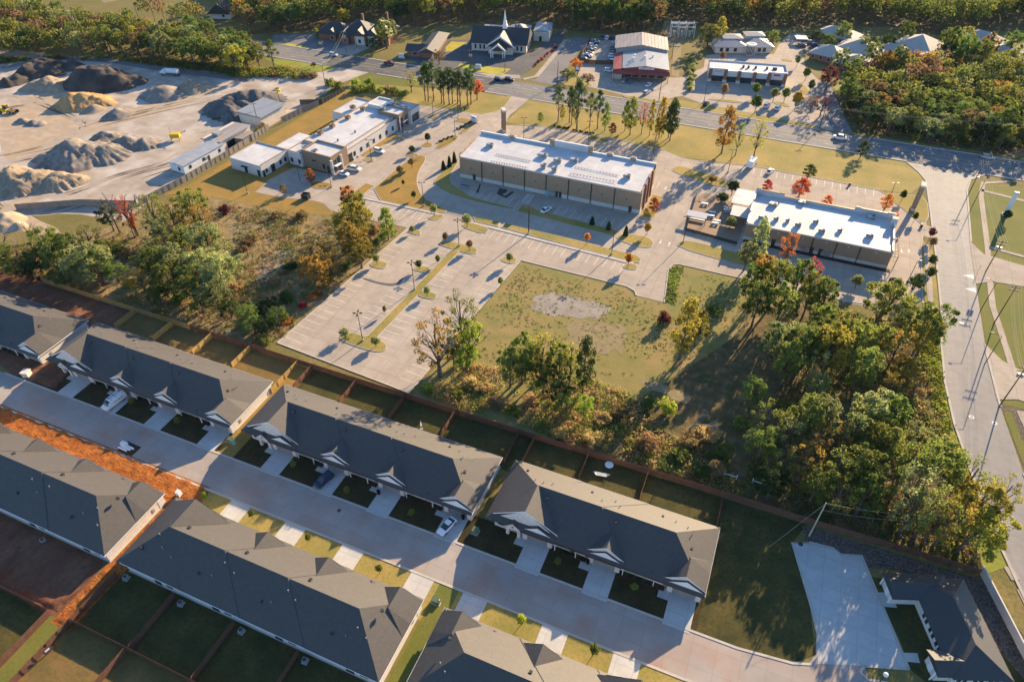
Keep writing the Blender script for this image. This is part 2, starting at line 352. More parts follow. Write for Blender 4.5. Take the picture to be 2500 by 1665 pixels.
# --- quarry
sheet('quarry_yard', [(-192.5,130), (-196,152), (-193,250), (-200,262), (-235,251), (-300,244), (-345,236), (-420,228), (-420,110), (-330,118), (-262,130), (-232,120), (-210,128)], .02, 'quarry')
sheet('quarry_track', smoothpoly([(-314.0,180.1), (-313.3,197.8), (-276.5,182.2), (-266.0,181.4), (-252.8,223.0), (-235.2,242.8), (-246.3,201.4), (-258.5,174.6), (-262.6,150.0), (-268.5,144.4)]), .026, 'quarry_tan')
sheet('quarry_track', smoothpoly([(-325.9,195.6), (-315.6,206.1), (-287.6,214.6), (-278.7,206.2), (-289.8,190.2), (-301.2,192.5)]), .026, 'quarry_tan')
sheet('quarry_edge', smoothpoly([(-233.4,151.7), (-231.6,153.9), (-226.5,142.2), (-231.3,129.2), (-226.8,120.7), (-204.5,118.6), (-211.5,112.6), (-230.2,114.4), (-240.7,122.6)]), .028, 'quarry_tan')
ribbon('haul_track', [(-355.4,212.7), (-342.3,232.5), (-314.5,240.4), (-284.5,241.3), (-235.0,246.0), (-218.7,248.0)], 5, .03, 'asphalt')
sheet('yard_drive', [(-234.0,244.8), (-237.1,246.8), (-208.9,268.5), (-205.1,275.2), (-187.2,279.2), (-189.8,271.4), (-194.6,253.3), (-201.6,231.1), (-207.4,208.4), (-217.3,197.9), (-220.2,216.4)], .034, 'quarry')
# --- main road, side road
sheet('main_road', [(-560,275.6), (700,275.6), (700,291.8), (-560,291.8)], .05, 'asphalt')
b = MB()
for y in (275.6, 291.8):
    for x0, x1 in ((-560, -215), (-184, -116), (-105, 46), (72, 700)) if y < 280 else ((-560, -215), (-205, -160), (-146, -128), (-92, 14), (34, 700)):
        b.box(x0, x1, y - .35, y + .35, 0, .17)
tag(b.build('road_kerb', 'kerb'), kind='structure')
b = MB()
x = -560
while x < 700:
    for y in (279.6, 287.8): b.box(x, x + 3, y - .07, y + .07, .05, .056)
    x += 9
tag(b.build('lane_dashes', 'paint_white'), kind='structure')
b = MB()
for y in (282.0, 285.4): b.box(-560, 700, y - .07, y + .07, .05, .056)
tag(b.build('lane_lines', 'paint_yellow'), kind='structure')
sheet('road_patch', [(-215,276), (-128,276), (-128,291), (-215,291)], .054, 'asphalt_dark')
LEFT = [(46,275), (50,268), (52.2,262), (52.8,240), (53.4,210), (53.6,183), (52.9,166), (53,152), (54.3,137.5), (58.9,111.8), (63.4,95.8), (69,76), (78,46), (90,10)]
RIGHT = [(72,275), (67,269), (65.3,260), (64,224), (63.6,205), (63.5,168), (64.8,147.7), (67.3,127.4), (70.5,112), (75,95), (81,76), (90,46), (102,10)]
sheet('side_road', LEFT + RIGHT[::-1], .046, 'road_light')
ribbon('side_kerb', LEFT[:6], .5, .17, 'kerb', .17); ribbon('side_kerb', LEFT[5:], .5, .17, 'kerb', .17); ribbon('side_kerb', RIGHT[:4], .5, .17, 'kerb', .17); ribbon('side_kerb', RIGHT[5:7], .5, .17, 'kerb', .17); ribbon('side_kerb', RIGHT[7:], .5, .17, 'kerb', .17)
# east verge, its footpath and drives
sheet('verge', [(65.5,268), (64.3,226), (63.9,206), (63.8,170), (65,149), (130,149), (130,268)], .03, 'lawn_green')
ribbon('footpath', [(80,273), (71,268), (69.5,258), (69,240), (68.5,222), (67.5,205), (67,190), (68.5,172), (69.5,158)], 1.6, .1, 'concrete', .1)
ribbon('footpath', [(70,262), (90,258), (120,256)], 1.6, .1, 'concrete', .1)
sheet('side_drive', [(63.6,224.5), (67,218), (76,216), (130,210), (130,201), (78,204), (68,203), (63.6,200)], .12, 'concrete', th=.1)
sheet('side_drive', [(63.3,172), (67,166), (72,163), (130,156), (130,144), (74,151), (69,152), (64.2,150)], .12, 'concrete', th=.1)
ribbon('footpath', [(69,222.8), (90,219), (130,214)], 1.3, .14, 'concrete', .1)
sheet('bare_verge', [(65,148.5), (67.6,128), (71,112), (76,95), (130,95), (130,144), (75,149)], .034, 'mulch_ground')
ribbon('footpath', [(69,148), (72,131), (77,112), (84,88), (92,60)], 1.7, .1, 'concrete', .1)
sheet('grass_strip', [(65.2,146), (68,128), (71.5,112), (76,97), (78,97), (73,114), (69.5,130), (67,147)], .05, 'lawn_green')
b = MB()
for yy in (196.5, 203.5): b.poly([(60.3, yy - .2, .055), (63.2, yy - 1.1, .055), (63.2, yy + 1.2, .055)])
tag(b.build('yield_marks', 'paint_white'), kind='structure')
# verge on the west side of the side road
sheet('west_verge', [(49.2,221), (52.6,214), (53.2,190), (52.6,176), (49.6,176)], .03, 'lawn_gold')
sheet('wood_verge', [(45,172), (52.5,172), (52.6,152), (53.8,137), (58.4,111.8), (61.5,101), (57.4,97.5), (54,115), (51,135), (48,160)], .03, 'lawn_lime')
ribbon('footpath', [(50.3,246), (50.6,226)], 1.5, .1, 'concrete', .1); ribbon('footpath', [(50.8,217), (51,196), (51,180)], 1.5, .1, 'concrete', .1)
# --- concrete of the commercial strip
PAVE = [(-108.8,100.3), (-67.8,97.5), (-63.7,160), (-30.3,159.6), (-27.6,158.4), (-26.6,156.4), (-18.5,156.4), (-21,172.3), (-20.4,175.4), (-18.6,176.5), (20,176.4), (33,176.2), (44,178), (49,184), (49.2,214), (50,222), (53.2,221.5), (53.1,229), (49.8,229.5), (48,233), (45.2,238), (41,244), (36.4,248.3),
        (-6,249.6), (-26,246), (-33,246.2), (-40,249.7), (-68,252.3), (-94.6,251), (-100.4,249), (-106,246.5), (-107.8,256), (-106.2,276), (-105,279), (-115.5,279), (-113.5,262), (-115,257.5), (-119,253), (-123.9,252.4), (-149.6,251.3), (-146,238), (-147.5,205), (-147,184), (-164,183), (-166.5,172), (-165.3,162.6), (-154.1,163.1), (-142.8,165.6), (-138.5,165.2), (-133.7,162.4), (-127.3,162.1), (-121.9,161.9), (-109.0,162.8), (-104.4,162.7)]
sheet('parking_lot', PAVE, .04, 'concrete')
for pts in ([(-108.8,100.3), (-67.8,97.5)], [(-67.8,97.5), (-63.7,160)], [(-63.7,160), (-30.3,159.6), (-27.6,158.4), (-26.6,156.4)], [(-18.5,156.4), (-21,172.3), (-20.4,175.4), (-18.6,176.5), (20,176.4), (44,178)], [(-104.4,162.7), (-108.8,100.3)], [(49,184), (49.2,214), (50,222)], [(49.8,229.5), (45.2,238), (41,244), (36.4,248.3), (-6,249.6), (-26,246)], [(-40,249.7), (-68,252.3), (-94.6,251), (-100.4,249)]):
    ribbon('lot_kerb', pts, .35, .15, 'kerb', .15)
def island(pts, m='lawn_gold', sm=2, h=.16):
    p = smoothpoly(pts, sm) if sm else pts
    o = sheet('parking_island', p, h, 'kerb', th=h)
    q = sheet('island_grass', offset(p, .22), h + .012, m, kind=None); q.parent = o
    return o
island([(-95.5,109.5), (-94,107.2), (-83.5,106.8), (-80.8,108.4), (-81.3,110.6), (-85,112), (-88.5,111.5), (-93,111.5)])
island([(-88.4,111), (-85.6,111.2), (-82.9,157), (-85.7,157.6)], sm=0)
island([(-91.6,158), (-86,157.4), (-82.6,157), (-77.6,157.2), (-78.3,160.9), (-84,161.3), (-89.4,161)], sm=1)
island([(-105.2,139.6), (-100.2,139.6), (-99.6,141.5), (-100.6,143.1), (-105,143.1)], sm=1)
island([(-92.6,142.6), (-86.8,143.1), (-86.6,145.9), (-91,145.9)], sm=1)
island([(-84.8,132.2), (-79.6,132.2), (-78.7,133.8), (-79.8,135.3), (-84.6,135.3)], sm=1)
island([(-103.2,160.4), (-98.6,160.0), (-99.2,162.5), (-101.5,163.1), (-103.0,162.5)], sm=1)
island([(-101.2,170.1), (-98.1,170.1), (-96.5,174.1), (-98.9,174.4), (-101.0,172.2)], sm=1)
island([(-88.7,170.0), (-79.8,168.6), (-79.4,172.7), (-86.0,173.6), (-89.2,173.0)], sm=1)
island([(-64.8,157.2), (-64.6,160.4), (-68.5,160.4), (-69.8,158.6), (-68.6,157)], sm=1)
island([(-88.3,177.7), (-77.9,177.9), (-77.6,174.6), (-85.8,174.6)], sm=0)
island([(-76.6,177.9), (-31.6,176.2), (-29.8,174.6), (-29.8,172.4), (-31.5,172.0), (-76.6,174.6)], sm=0)
island([(-33,171.4), (-30.2,171.2), (-29.6,169.2), (-31,168), (-34.5,168.3)], sm=1)
island([(-128.3,174.3), (-102,174.8), (-97.5,175.6), (-97.2,177.3), (-101,178.8), (-109.7,182.2), (-116.4,190.6), (-119.6,198.3), (-121,206), (-122.8,209.8), (-126.4,209.5), (-128,200)], 'lawn_orange', sm=1)
ribbon('lot_walk', [(-128.4,173.6), (-98.5,174.2)], 1.0, .17, 'kerb', .17); ribbon('lot_walk', [(-85.6,173.6), (-31.5,171.4)], 1.1, .17, 'kerb', .17)
island([(-111.6,196), (-110.4,192.2), (-105.2,188.6), (-95,186.2), (-77,185.9), (-76.8,187.8), (-94,188.4), (-97.5,191), (-104,194), (-107.5,199), (-109.5,212), (-111.5,214)], 'lawn_gold', sm=1)
island([(-75.6,185.8), (-41.2,183.6), (-39.8,187.2), (-70,189.5), (-73,191.5), (-75.8,190)], 'lawn_gold', sm=0)
island([(-40.6,182.6), (-33,180.6), (-28.8,181.6), (-28.2,185), (-31,187.6), (-36.5,187.2), (-40,185.6)], sm=1)
island([(-21.2,185.4), (-6,183.4), (6,182.6), (14,182.6), (14,187), (-6,190), (-19,190.6), (-21.6,188.6)], sm=1)
island([(-36.4,198.2), (-32.6,198.2), (-31.8,200.6), (-32.4,214.5), (-36.4,214.5)], sm=0)
island([(-33.5,233.4), (-18,228.5), (-10.5,230.5), (-11.6,233.8), (-19,236.8), (-31,239.6), (-34.3,237)], sm=1)
island([(44,238.4), (48,231.6), (52.2,231), (52.3,249), (46,249), (37.2,246)], sm=1)
island([(-53,248.8), (-43,247.2), (-42.6,249.2), (-52.6,250.4)], sm=0)
island([(-71,247.6), (-63,246.6), (-62.4,250.6), (-70.6,252)], 'lawn_green', sm=0)
island([(-139.0,241.4), (-133.9,240.9), (-135.6,244.8), (-138.6,244.9)], sm=1); island([(-141.0,217.5), (-136.7,217.6), (-137.8,220.6), (-141.1,220.5)], sm=1); island([(-143.4,197.5), (-138.4,197.5), (-139.3,200.3), (-143.7,200.6)], sm=1)
island([(-128.7,216.9), (-124.9,216.8), (-124.4,219.8), (-128.7,220.9)], 'lawn_orange', sm=1); island([(-123.8,217.2), (-119.6,217.8), (-117.5,229.7), (-121.9,230.9)], 'lawn_orange', sm=1)
island([(-121.0,232.5), (-117.8,232.6), (-116.8,246.1), (-117.7,247.7), (-118.8,244.0)], 'lawn_orange', sm=1); island([(-126.1,242.2), (-119.7,242.3), (-119.4,246.3), (-126.0,246.2)], 'lawn_orange', sm=0)
island([(-130.8,207.1), (-125.8,207.5), (-125.7,210.3), (-130.3,210.0)], 'lawn_orange', sm=1)
island([(-151.0,173.7), (-145.2,172.8), (-141.0,176.4), (-144.8,178.2), (-151.0,177.5)], 'lawn_orange', sm=1); island([(-133.4,175.4), (-132.9,183.1), (-128.6,182.5), (-129.6,173.3)], 'lawn_orange', sm=0)
ribbon('building_bed', [(-146.3,201), (-143,222)], 3.2, .1, 'lawn_orange', .1)
sheet('play_court', [(-20.5,196), (-4,194), (-3.8,216), (-12,221), (-19.5,222.5), (-21.8,220)], .055, 'stone_brown')
# stalls
def stalls(name, p, q, n, length, ang=0, w=.12, m='paint_white'):
    """n parking lines from p to q, each `length` metres towards the left of p->q"""
    b = MB(); p = Vector(p); q = Vector(q); d = (q - p).normalized(); k = Vector((-d.y, d.x)); k.rotate(__import__('mathutils').Matrix.Rotation(radians(ang), 2)); t = Vector((-k.y, k.x)) * w / 2
    for i in range(n):
        a = p + (q - p) * i / max(1, n - 1); e = a + k * length
        b.poly([(*(a - t), .047), (*(e - t), .047), (*(e + t), .047), (*(a + t), .047)])
    return tag(tri2(b.mesh(name, m), name), kind='structure')
def tri2(me, name): return put(name, me)
stalls('stall_lines', (-105.6,138.5), (-108.2,103), 14, 5.2, 0); stalls('stall_lines', (-104.6,161), (-105.3,144), 7, 5.2)
stalls('stall_lines', (-89.1,112.5), (-86.9,142), 12, 5.2); stalls('stall_lines', (-86.6,146.5), (-86.1,156.5), 5, 5.2)
stalls('stall_lines', (-83.4,156), (-84.4,136), 8, 5.2); stalls('stall_lines', (-84.7,131.5), (-85.6,113), 8, 5.2)
stalls('stall_lines', (-67.2,101), (-64.2,156), 21, 5.2)
stalls('stall_lines', (-101,173.6), (-126,173.4), 10, 5.2); stalls('stall_lines', (-34,170.9), (-83,173), 19, 5.2)
stalls('stall_lines', (-77.5,188.2), (-94.5,188.6), 7, -5.2); stalls('stall_lines', (-41.5,188), (-69,190), 11, -5.2)
stalls('stall_lines', (-6,243), (35,243), 16, 5.2); stalls('stall_lines', (-3,223), (38,222.5), 16, 5.2)
stalls('stall_lines', (-36,219.5), (-101,219.5), 24, -5.2); stalls('stall_lines', (-124.5,206.5), (-128.8,176), 12, 5.2)
stalls('stall_lines', (-141.5,224), (-146,190), 13, 5.2)
b = MB()
for k in range(9): b.box(-76.4, -74.2, 192.2 + k * .8, 192.45 + k * .8, .046, .05)
b.box(-76.6, -76.4, 191.8, 199, .046, .05); b.box(-74.2, -74, 191.8, 199, .046, .05)
tag(b.build('crosswalk_hatching', 'paint_white'), kind='structure')
b = MB()
def arrow(x, y, s):
    b.poly([(x - .12, y - s * 1.1, .047), (x + .12, y - s * 1.1, .047), (x + .12, y + s * .3, .047), (x - .12, y + s * .3, .047)]); b.poly([(x - .45, y + s * .3, .047), (x + .45, y + s * .3, .047), (x, y + s * 1.2, .047)])
for p, s in (((-26.7,186.5), -1), ((-23.9,186.2), 1), ((-33.0,220.9), -1), ((-30.7,221.9), 1), ((43.7,210.3), -1), ((45.8,210.8), 1)): arrow(p[0], p[1], s)
tag(b.build('lane_arrows', 'paint_white'), kind='structure')
sheet('tar_patch', smoothpoly([(-103.4,132.9), (-102.9,134.1), (-98.0,133.6), (-92.9,134.7), (-92.8,138.0), (-91.9,138.0), (-92.3,133.7), (-96.2,132.7)]), .05, 'asphalt_dark')
for q in ([(-86.6,194.0), (-87.3,198.8), (-84.2,198.2), (-83.8,196.0), (-84.8,194.7), (-83.3,193.9), (-82.3,198.0), (-81.4,197.0), (-82.3,192.6)], [(-93.6,191.9), (-95.1,198.8), (-94.6,198.8), (-92.8,192.3)]): sheet('tar_patch', q, .05, 'tar')
# --- townhouse street and drives
sheet('street', [(-240,56), (8,56.2), (20,57), (70,60), (70,72), (37.2,68.3), (36.6,70.3), (43.6,72.6), (35.4,92.8), (31.7,91.4), (30.3,92.3), (25.7,91.9), (22.7,90.6), (27.3,78), (28.8,73), (28.9,69), (27.9,66.9), (25,65.9), (15.8,64.9), (-240,64.4)], .03, 'street')
for pts in ([(-165,64.5), (15.8,65), (25,66), (27.9,67), (28.9,69.2), (28.7,73), (27.2,78), (22.6,90.6)], [(-240,55.9), (8,56.1), (20,56.9), (70,59.9)], [(36.6,70.3), (35.9,68.9), (37.2,68.1), (46,70)], [(36.6,70.3), (43.6,72.7)], [(43.6,72.7), (35.4,92.8), (31.7,91.4), (30.3,92.3), (25.7,91.9)]):
    ribbon('street_kerb', pts, .45, .1, 'kerb', .1)
sheet('parking_court', [(26.6,79.6), (28.8,73.2), (29.1,67.6), (43.4,72.8), (35.2,92.5), (31.8,91.2), (30.3,92.0), (25.8,91.6), (22.9,90.4)], .04, 'concrete_new')
DRIVES = {'n': [-147.1, -133.6, -119.9, -104.3, -86.7, -73.2, -59.5, -43.9, -26.3, -12.8, 2.6], 's': [-86.9, -73.2, -59.6, -44.1, -33.1, -17.3, -4.0]}
for i, x in enumerate(DRIVES['n']):
    sheet('driveway', rect(x, x + 4.9, 64.3, 71.4), .06, 'concrete_new'); sheet('front_walk', rect(x - 2.1, x - .03, 69.0, 72.4), .058, 'concrete_new')
for i, x in enumerate(DRIVES['s']):
    sheet('driveway', rect(x, x + 4.9, 49.2, 56.1), .06, 'concrete_new')
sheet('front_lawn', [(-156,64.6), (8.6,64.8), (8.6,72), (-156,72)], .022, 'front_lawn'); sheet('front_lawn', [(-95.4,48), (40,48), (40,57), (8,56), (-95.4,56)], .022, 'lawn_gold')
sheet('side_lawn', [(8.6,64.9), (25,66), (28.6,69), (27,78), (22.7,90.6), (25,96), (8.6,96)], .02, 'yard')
sheet('side_lawn', [(-38,34), (-34,34), (-34,56), (-38,56)], .026, 'lawn_green'); sheet('side_lawn', [(-98.6,64.8), (-94.2,64.8), (-94.2,95.5), (-98.6,95.5)], .026, 'lawn_orange')
for i, (x0, x1) in enumerate(((-152.5,-139.4), (-139.4,-126), (-126,-113.4), (-113.4,-98.6))): sheet('back_yard', rect(x0, x1, 85, 95.6), .022, 'yard_bare')
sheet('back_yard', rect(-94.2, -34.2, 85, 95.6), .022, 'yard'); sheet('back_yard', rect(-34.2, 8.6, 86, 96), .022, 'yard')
sheet('red_soil', [(-240,49), (-96,49), (-92,52), (-93,56), (-240,56)], .024, 'red_dirt'); sheet('red_soil', [(-99.6,22), (-95,22), (-94.6,52), (-98.6,52)], .026, 'red_dirt')
sheet('red_soil', [(-160,23), (-99.4,23), (-99.4,35), (-160,35)], .02, 'dark_dirt'); sheet('red_soil', [(-162,64.6), (-148,64.6), (-152,84), (-154.4,96), (-240,96), (-240,84)], .018, 'dark_dirt')
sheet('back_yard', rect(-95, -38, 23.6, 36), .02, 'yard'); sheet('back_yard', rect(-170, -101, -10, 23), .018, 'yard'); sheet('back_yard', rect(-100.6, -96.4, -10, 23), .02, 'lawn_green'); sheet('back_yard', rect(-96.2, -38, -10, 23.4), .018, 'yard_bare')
sheet('mulch_ground', [(25,92), (30.3,92.6), (31.7,91.8), (35.6,93), (36.5,90.4), (42,92), (53,92.5), (63,70), (69,60), (71,58), (66,82), (56.6,96), (24,95.6)], .022, 'mulch_ground')
sheet('side_lawn', [(37.2,88.5), (39.4,83), (42,78), (44,72.5), (70,60), (62,78), (51.5,90), (42,90)], .024, 'yard'); sheet('court_walk', [(38.2,85.6), (41,86.7), (41.8,83.8), (39.2,83)], .07, 'concrete_new'); sheet('court_walk', [(42.4,75.2), (45,76.2), (45.4,74.5), (43,73.8)], .07, 'concrete_new')
ribbon('footpath', [(61.5,101), (62.6,98.4)], 1.6, .1, 'concrete', .1); ribbon('footpath', [(63.2,96.6), (66,88), (70,75), (76,56)], 1.4, .1, 'concrete', .1)
b = MB()
for p, r in (((-64.7,62.3), .42), ((24.2,90.8), .5)):
    b.tube((p[0], p[1], .03), (p[0], p[1], .07), r, r, 14)
tag(b.build('manhole_covers', 'metal_dark'), kind='structure')
for p in ((58.4,178.6), (58.2,141.4), (63.0,141.4)):
    b = MB().tube((p[0], p[1], .03), (p[0], p[1], .062), .6, .6, 16); m = tag(b.build('manhole_collar', 'paint_white'), kind='structure'); MB().tube((p[0], p[1], .05), (p[0], p[1], .068), .34, .34, 14).build('manhole_cover', 'metal_dark', m)
rough_soil('soil_bank', [(-158,50.2), (-96,50.2), (-92.4,52.6), (-93.4,56.6), (-158,56.9)], 'red_dirt', .22, .4, 3)
rough_soil('soil_bank', [(-99.4,22.6), (-95.6,22.6), (-95.0,52), (-98.5,52)], 'red_dirt', .2, .35, 5, .35)
rough_soil('soil_ruts', [(-158,24), (-99.6,24), (-99.6,34.4), (-158,34.4)], 'dark_dirt', .3, .5, 8, .3)
rough_soil('soil_ruts', [(-161,65.2), (-149,65.2), (-153,84), (-155,95), (-230,95), (-230,86.5), (-160,86.5)], 'dark_dirt', .3, .5, 11, .4)
# wheel ruts of the stone yard
rr_ = random.Random(6)
for path in ([(-311.7,178.3), (-302.8,189.0), (-277.5,183.1), (-265.9,177.7), (-263.8,167.6), (-261.3,151.6), (-267.6,143.7)], [(-214.2,242.1), (-237.1,220.7), (-252.0,200.4), (-263.2,178.8), (-262.8,161.0), (-272.0,147.2)], [(-203.7,169.2), (-212.2,154.0), (-213.8,133.8), (-223.0,122.3), (-240.7,122.6)], [(-206.6,215.3), (-211.1,194.4), (-207.9,170.7), (-218.4,154.4), (-223.1,137.1), (-242.9,124.4)], [(-253.8,231.8), (-253.4,205.3), (-263.3,185.1), (-276.5,182.2), (-302.8,189.0), (-328.5,191.5)]):
    for _ in range(3):
        o = rr_.uniform(-4, 4); pts = [(p_[0] + o + rr_.uniform(-1, 1), p_[1] + o * .4 + rr_.uniform(-1, 1)) for p_ in path]; q = []
        for i in range(len(pts) - 1):
            a = pts[max(0, i - 1)]; b_ = pts[i]; c = pts[i + 1]; d = pts[min(len(pts) - 1, i + 2)]
            for k in range(6):
                t_ = k / 6; q.append(tuple(.5 * (2 * b_[m_] + (c[m_] - a[m_]) * t_ + (2 * a[m_] - 5 * b_[m_] + 4 * c[m_] - d[m_]) * t_ ** 2 + (3 * b_[m_] - a[m_] - 3 * c[m_] + d[m_]) * t_ ** 3) for m_ in (0, 1)))
        for s_ in (-1, 1): ribbon('wheel_rut', [(u[0] + s_ * .5, u[1] + s_ * .9) for u in q], .55, .033 + .0015 * _, 'quarry_rut')
# --- north side of the main road
NS = .034
sheet('church_lot', [(-170.5,289.6), (-183.5,294.9), (-184.3,325.5), (-162.1,336.8), (-127.5,333.2), (-124.9,367.2), (-124.7,378.5), (-115.9,341.9), (-119.9,297.2), (-128.2,292.1)], NS, 'asphalt_dark')
sheet('church_lawn', [(-152.8,298.8), (-153.5,302.9), (-127.7,305.7), (-128.9,296.8), (-142.5,296.1)], .08, 'lawn_yellow', th=.08)
sheet('church_lawn', [(-170.7,321.1), (-171.5,329.8), (-163.5,332.1), (-165.0,316.6), (-167.4,314.7)], .08, 'lawn_yellow', th=.08)
sheet('church_lawn', [(-182.7,293.4), (-178.6,297.0), (-173.9,297.1), (-176.0,293.5)], .08, 'lawn_gold', th=.08)
sheet('church_drive', [(-154.6,297.1), (-141.9,294.7), (-121.0,300.1), (-118.7,296.1), (-130.9,292.6)], .06, 'concrete')
sheet('house_lot', [(-260.2,296.0), (-265.1,304.5), (-245.2,312.8), (-219.4,312.9), (-206.0,304.4), (-210.3,287.4), (-224.2,291.0), (-253.7,292.5)], NS, 'asphalt')
sheet('house_lot', [(-224.2,291.0), (-219.3,298.9), (-214.9,312.8), (-215.1,325.3), (-206.0,304.4), (-208.8,291.7)], .038, 'concrete')
sheet('verge_strip', [(-256.6,293.3), (-250.5,295.5), (-231.9,293.6), (-234.8,291.4)], .045, 'lawn_yellow')
sheet('green_bank', [(-246.5,272.3), (-231.6,276.7), (-210.2,276.6), (-205.1,275.2), (-208.9,268.5), (-227.4,264.2)], .03, 'lawn_lime')
sheet('shop_street', [(-119.9,297.2), (-113.3,295.9), (-103.2,294.5), (-95.9,299.1), (-103.5,317.5), (-106.1,347.9), (-106.1,362.2), (-110.9,362.3), (-118.0,357.2), (-115.8,338.0), (-112.0,297.2)], .042, 'asphalt')
ribbon('street_kerb', [(-117.5,295.8), (-113.1,301.7), (-115.9,341.9), (-117.3,355.4)], 2.2, .12, 'concrete', .12)
sheet('shop_lot', [(-95.9,299.1), (-95.2,307.5), (-98.0,323.3), (-106.1,347.9), (-105.5,362.4), (-91.9,368.1), (-78.5,321.1), (-55.8,323.9), (-51.0,325.9), (-45.4,304.8), (-54.3,293.9), (-82.8,298.3)], .044, 'concrete')
island([(-70.2,296.0), (-63.0,296.0), (-53.1,295.8), (-54.9,292.2), (-67.6,292.7)], 'lawn_gold', sm=1)
island([(-100.1,295.8), (-97.9,304.7), (-94.1,307.9), (-85.2,302.0), (-87.4,298.0)], 'lawn_gold', sm=1)
stalls('stall_lines', (-82.2,300.1), (-56.7,315.5), 12, 6)
sheet('gravel_lane', [(-54.9,327.6), (-51.0,325.9), (-58.5,365.8), (-60.1,385.6), (-62.7,411.2), (-77.0,407.6), (-73.9,388.4), (-62.5,364.2)], .03, 'bare_dirt')
sheet('plaza_lot', [(-45.4,304.8), (-51.0,325.9), (-42.9,342.8), (-45.0,359.9), (-33.7,372.2), (-13.8,374.8), (-13.2,390.6), (-9.8,410.8), (-6.1,412.3), (-0.6,384.1), (2.5,361.6), (10.8,345.1), (13.4,313.6), (19.1,292.6), (6.0,295.9), (-20.0,298.3), (-35.9,300.1)], .044, 'concrete')
for q in ([(-33.9,306.7), (-18.5,309.5), (-19.1,306.4), (-33.0,304.9)], [(-7.6,311.9), (0.8,309.8), (-0.6,313.4), (-5.4,315.6)], [(0.3,342.4), (4.3,327.0), (7.8,328.5), (4.3,339.3)], [(0.5,384.6), (7.3,388.3), (5.2,384.6), (1.3,382.0)], [(-9.8,370.8), (-4.0,370.5), (-4.3,367.7), (-8.8,366.7)], [(-39.1,354.1), (-32.1,354.3), (-34.3,357.0)]): island(q, 'lawn_gold', sm=1)
stalls('stall_lines', (-29.4,359.1), (-13.2,369.5), 12, 6); stalls('stall_lines', (-32.3,363.3), (-44.2,362.2), 9, 6)
sheet('care_home_lane', [(11.1,348.5), (14.6,343.6), (20.7,316.6), (26.4,293.2), (19.5,292.2), (13.4,313.6), (8.7,338.0)], .05, 'asphalt')
sheet('care_home_lane', [(-7.0,407.7), (7.2,407.3), (11.8,391.2), (2.7,387.4), (-4.7,390.2)], .046, 'asphalt')
sheet('care_home_lawn', [(16.3,341.1), (19.2,347.0), (22.6,340.7), (19.3,333.3)], .05, 'lawn_lime')
sheet('shade_ground', [(21.5,354.4), (100.9,413.3), (87.1,295.6), (26.4,294.4), (15.2,334.5)], .02, 'woodfloor')
sheet('forest_floor', [(-277.7,297.1), (-249.9,319.6), (-230.9,343.6), (-205.6,340.3), (-176.6,361.5), (-121.9,370.6), (-93.5,373.8), (-75.5,381.3), (-59.9,400.9), (-18.1,418.3), (5.7,429.4), (42.7,444.7), (66.6,438.3), (142.4,491.9), (260,760), (-420,700), (-260,430)], .028, 'woodfloor')
sheet('hay_field', [(-420,330), (-250,345), (-235,420), (-250,520), (-520,520), (-520,330)], .03, 'lawn_green')
sheet('farm_lane', [(-393.6,311.0), (-389.3,320.9), (-381.6,332.5), (-397.4,328.8), (-407.1,319.1)], .05, 'bare_dirt')
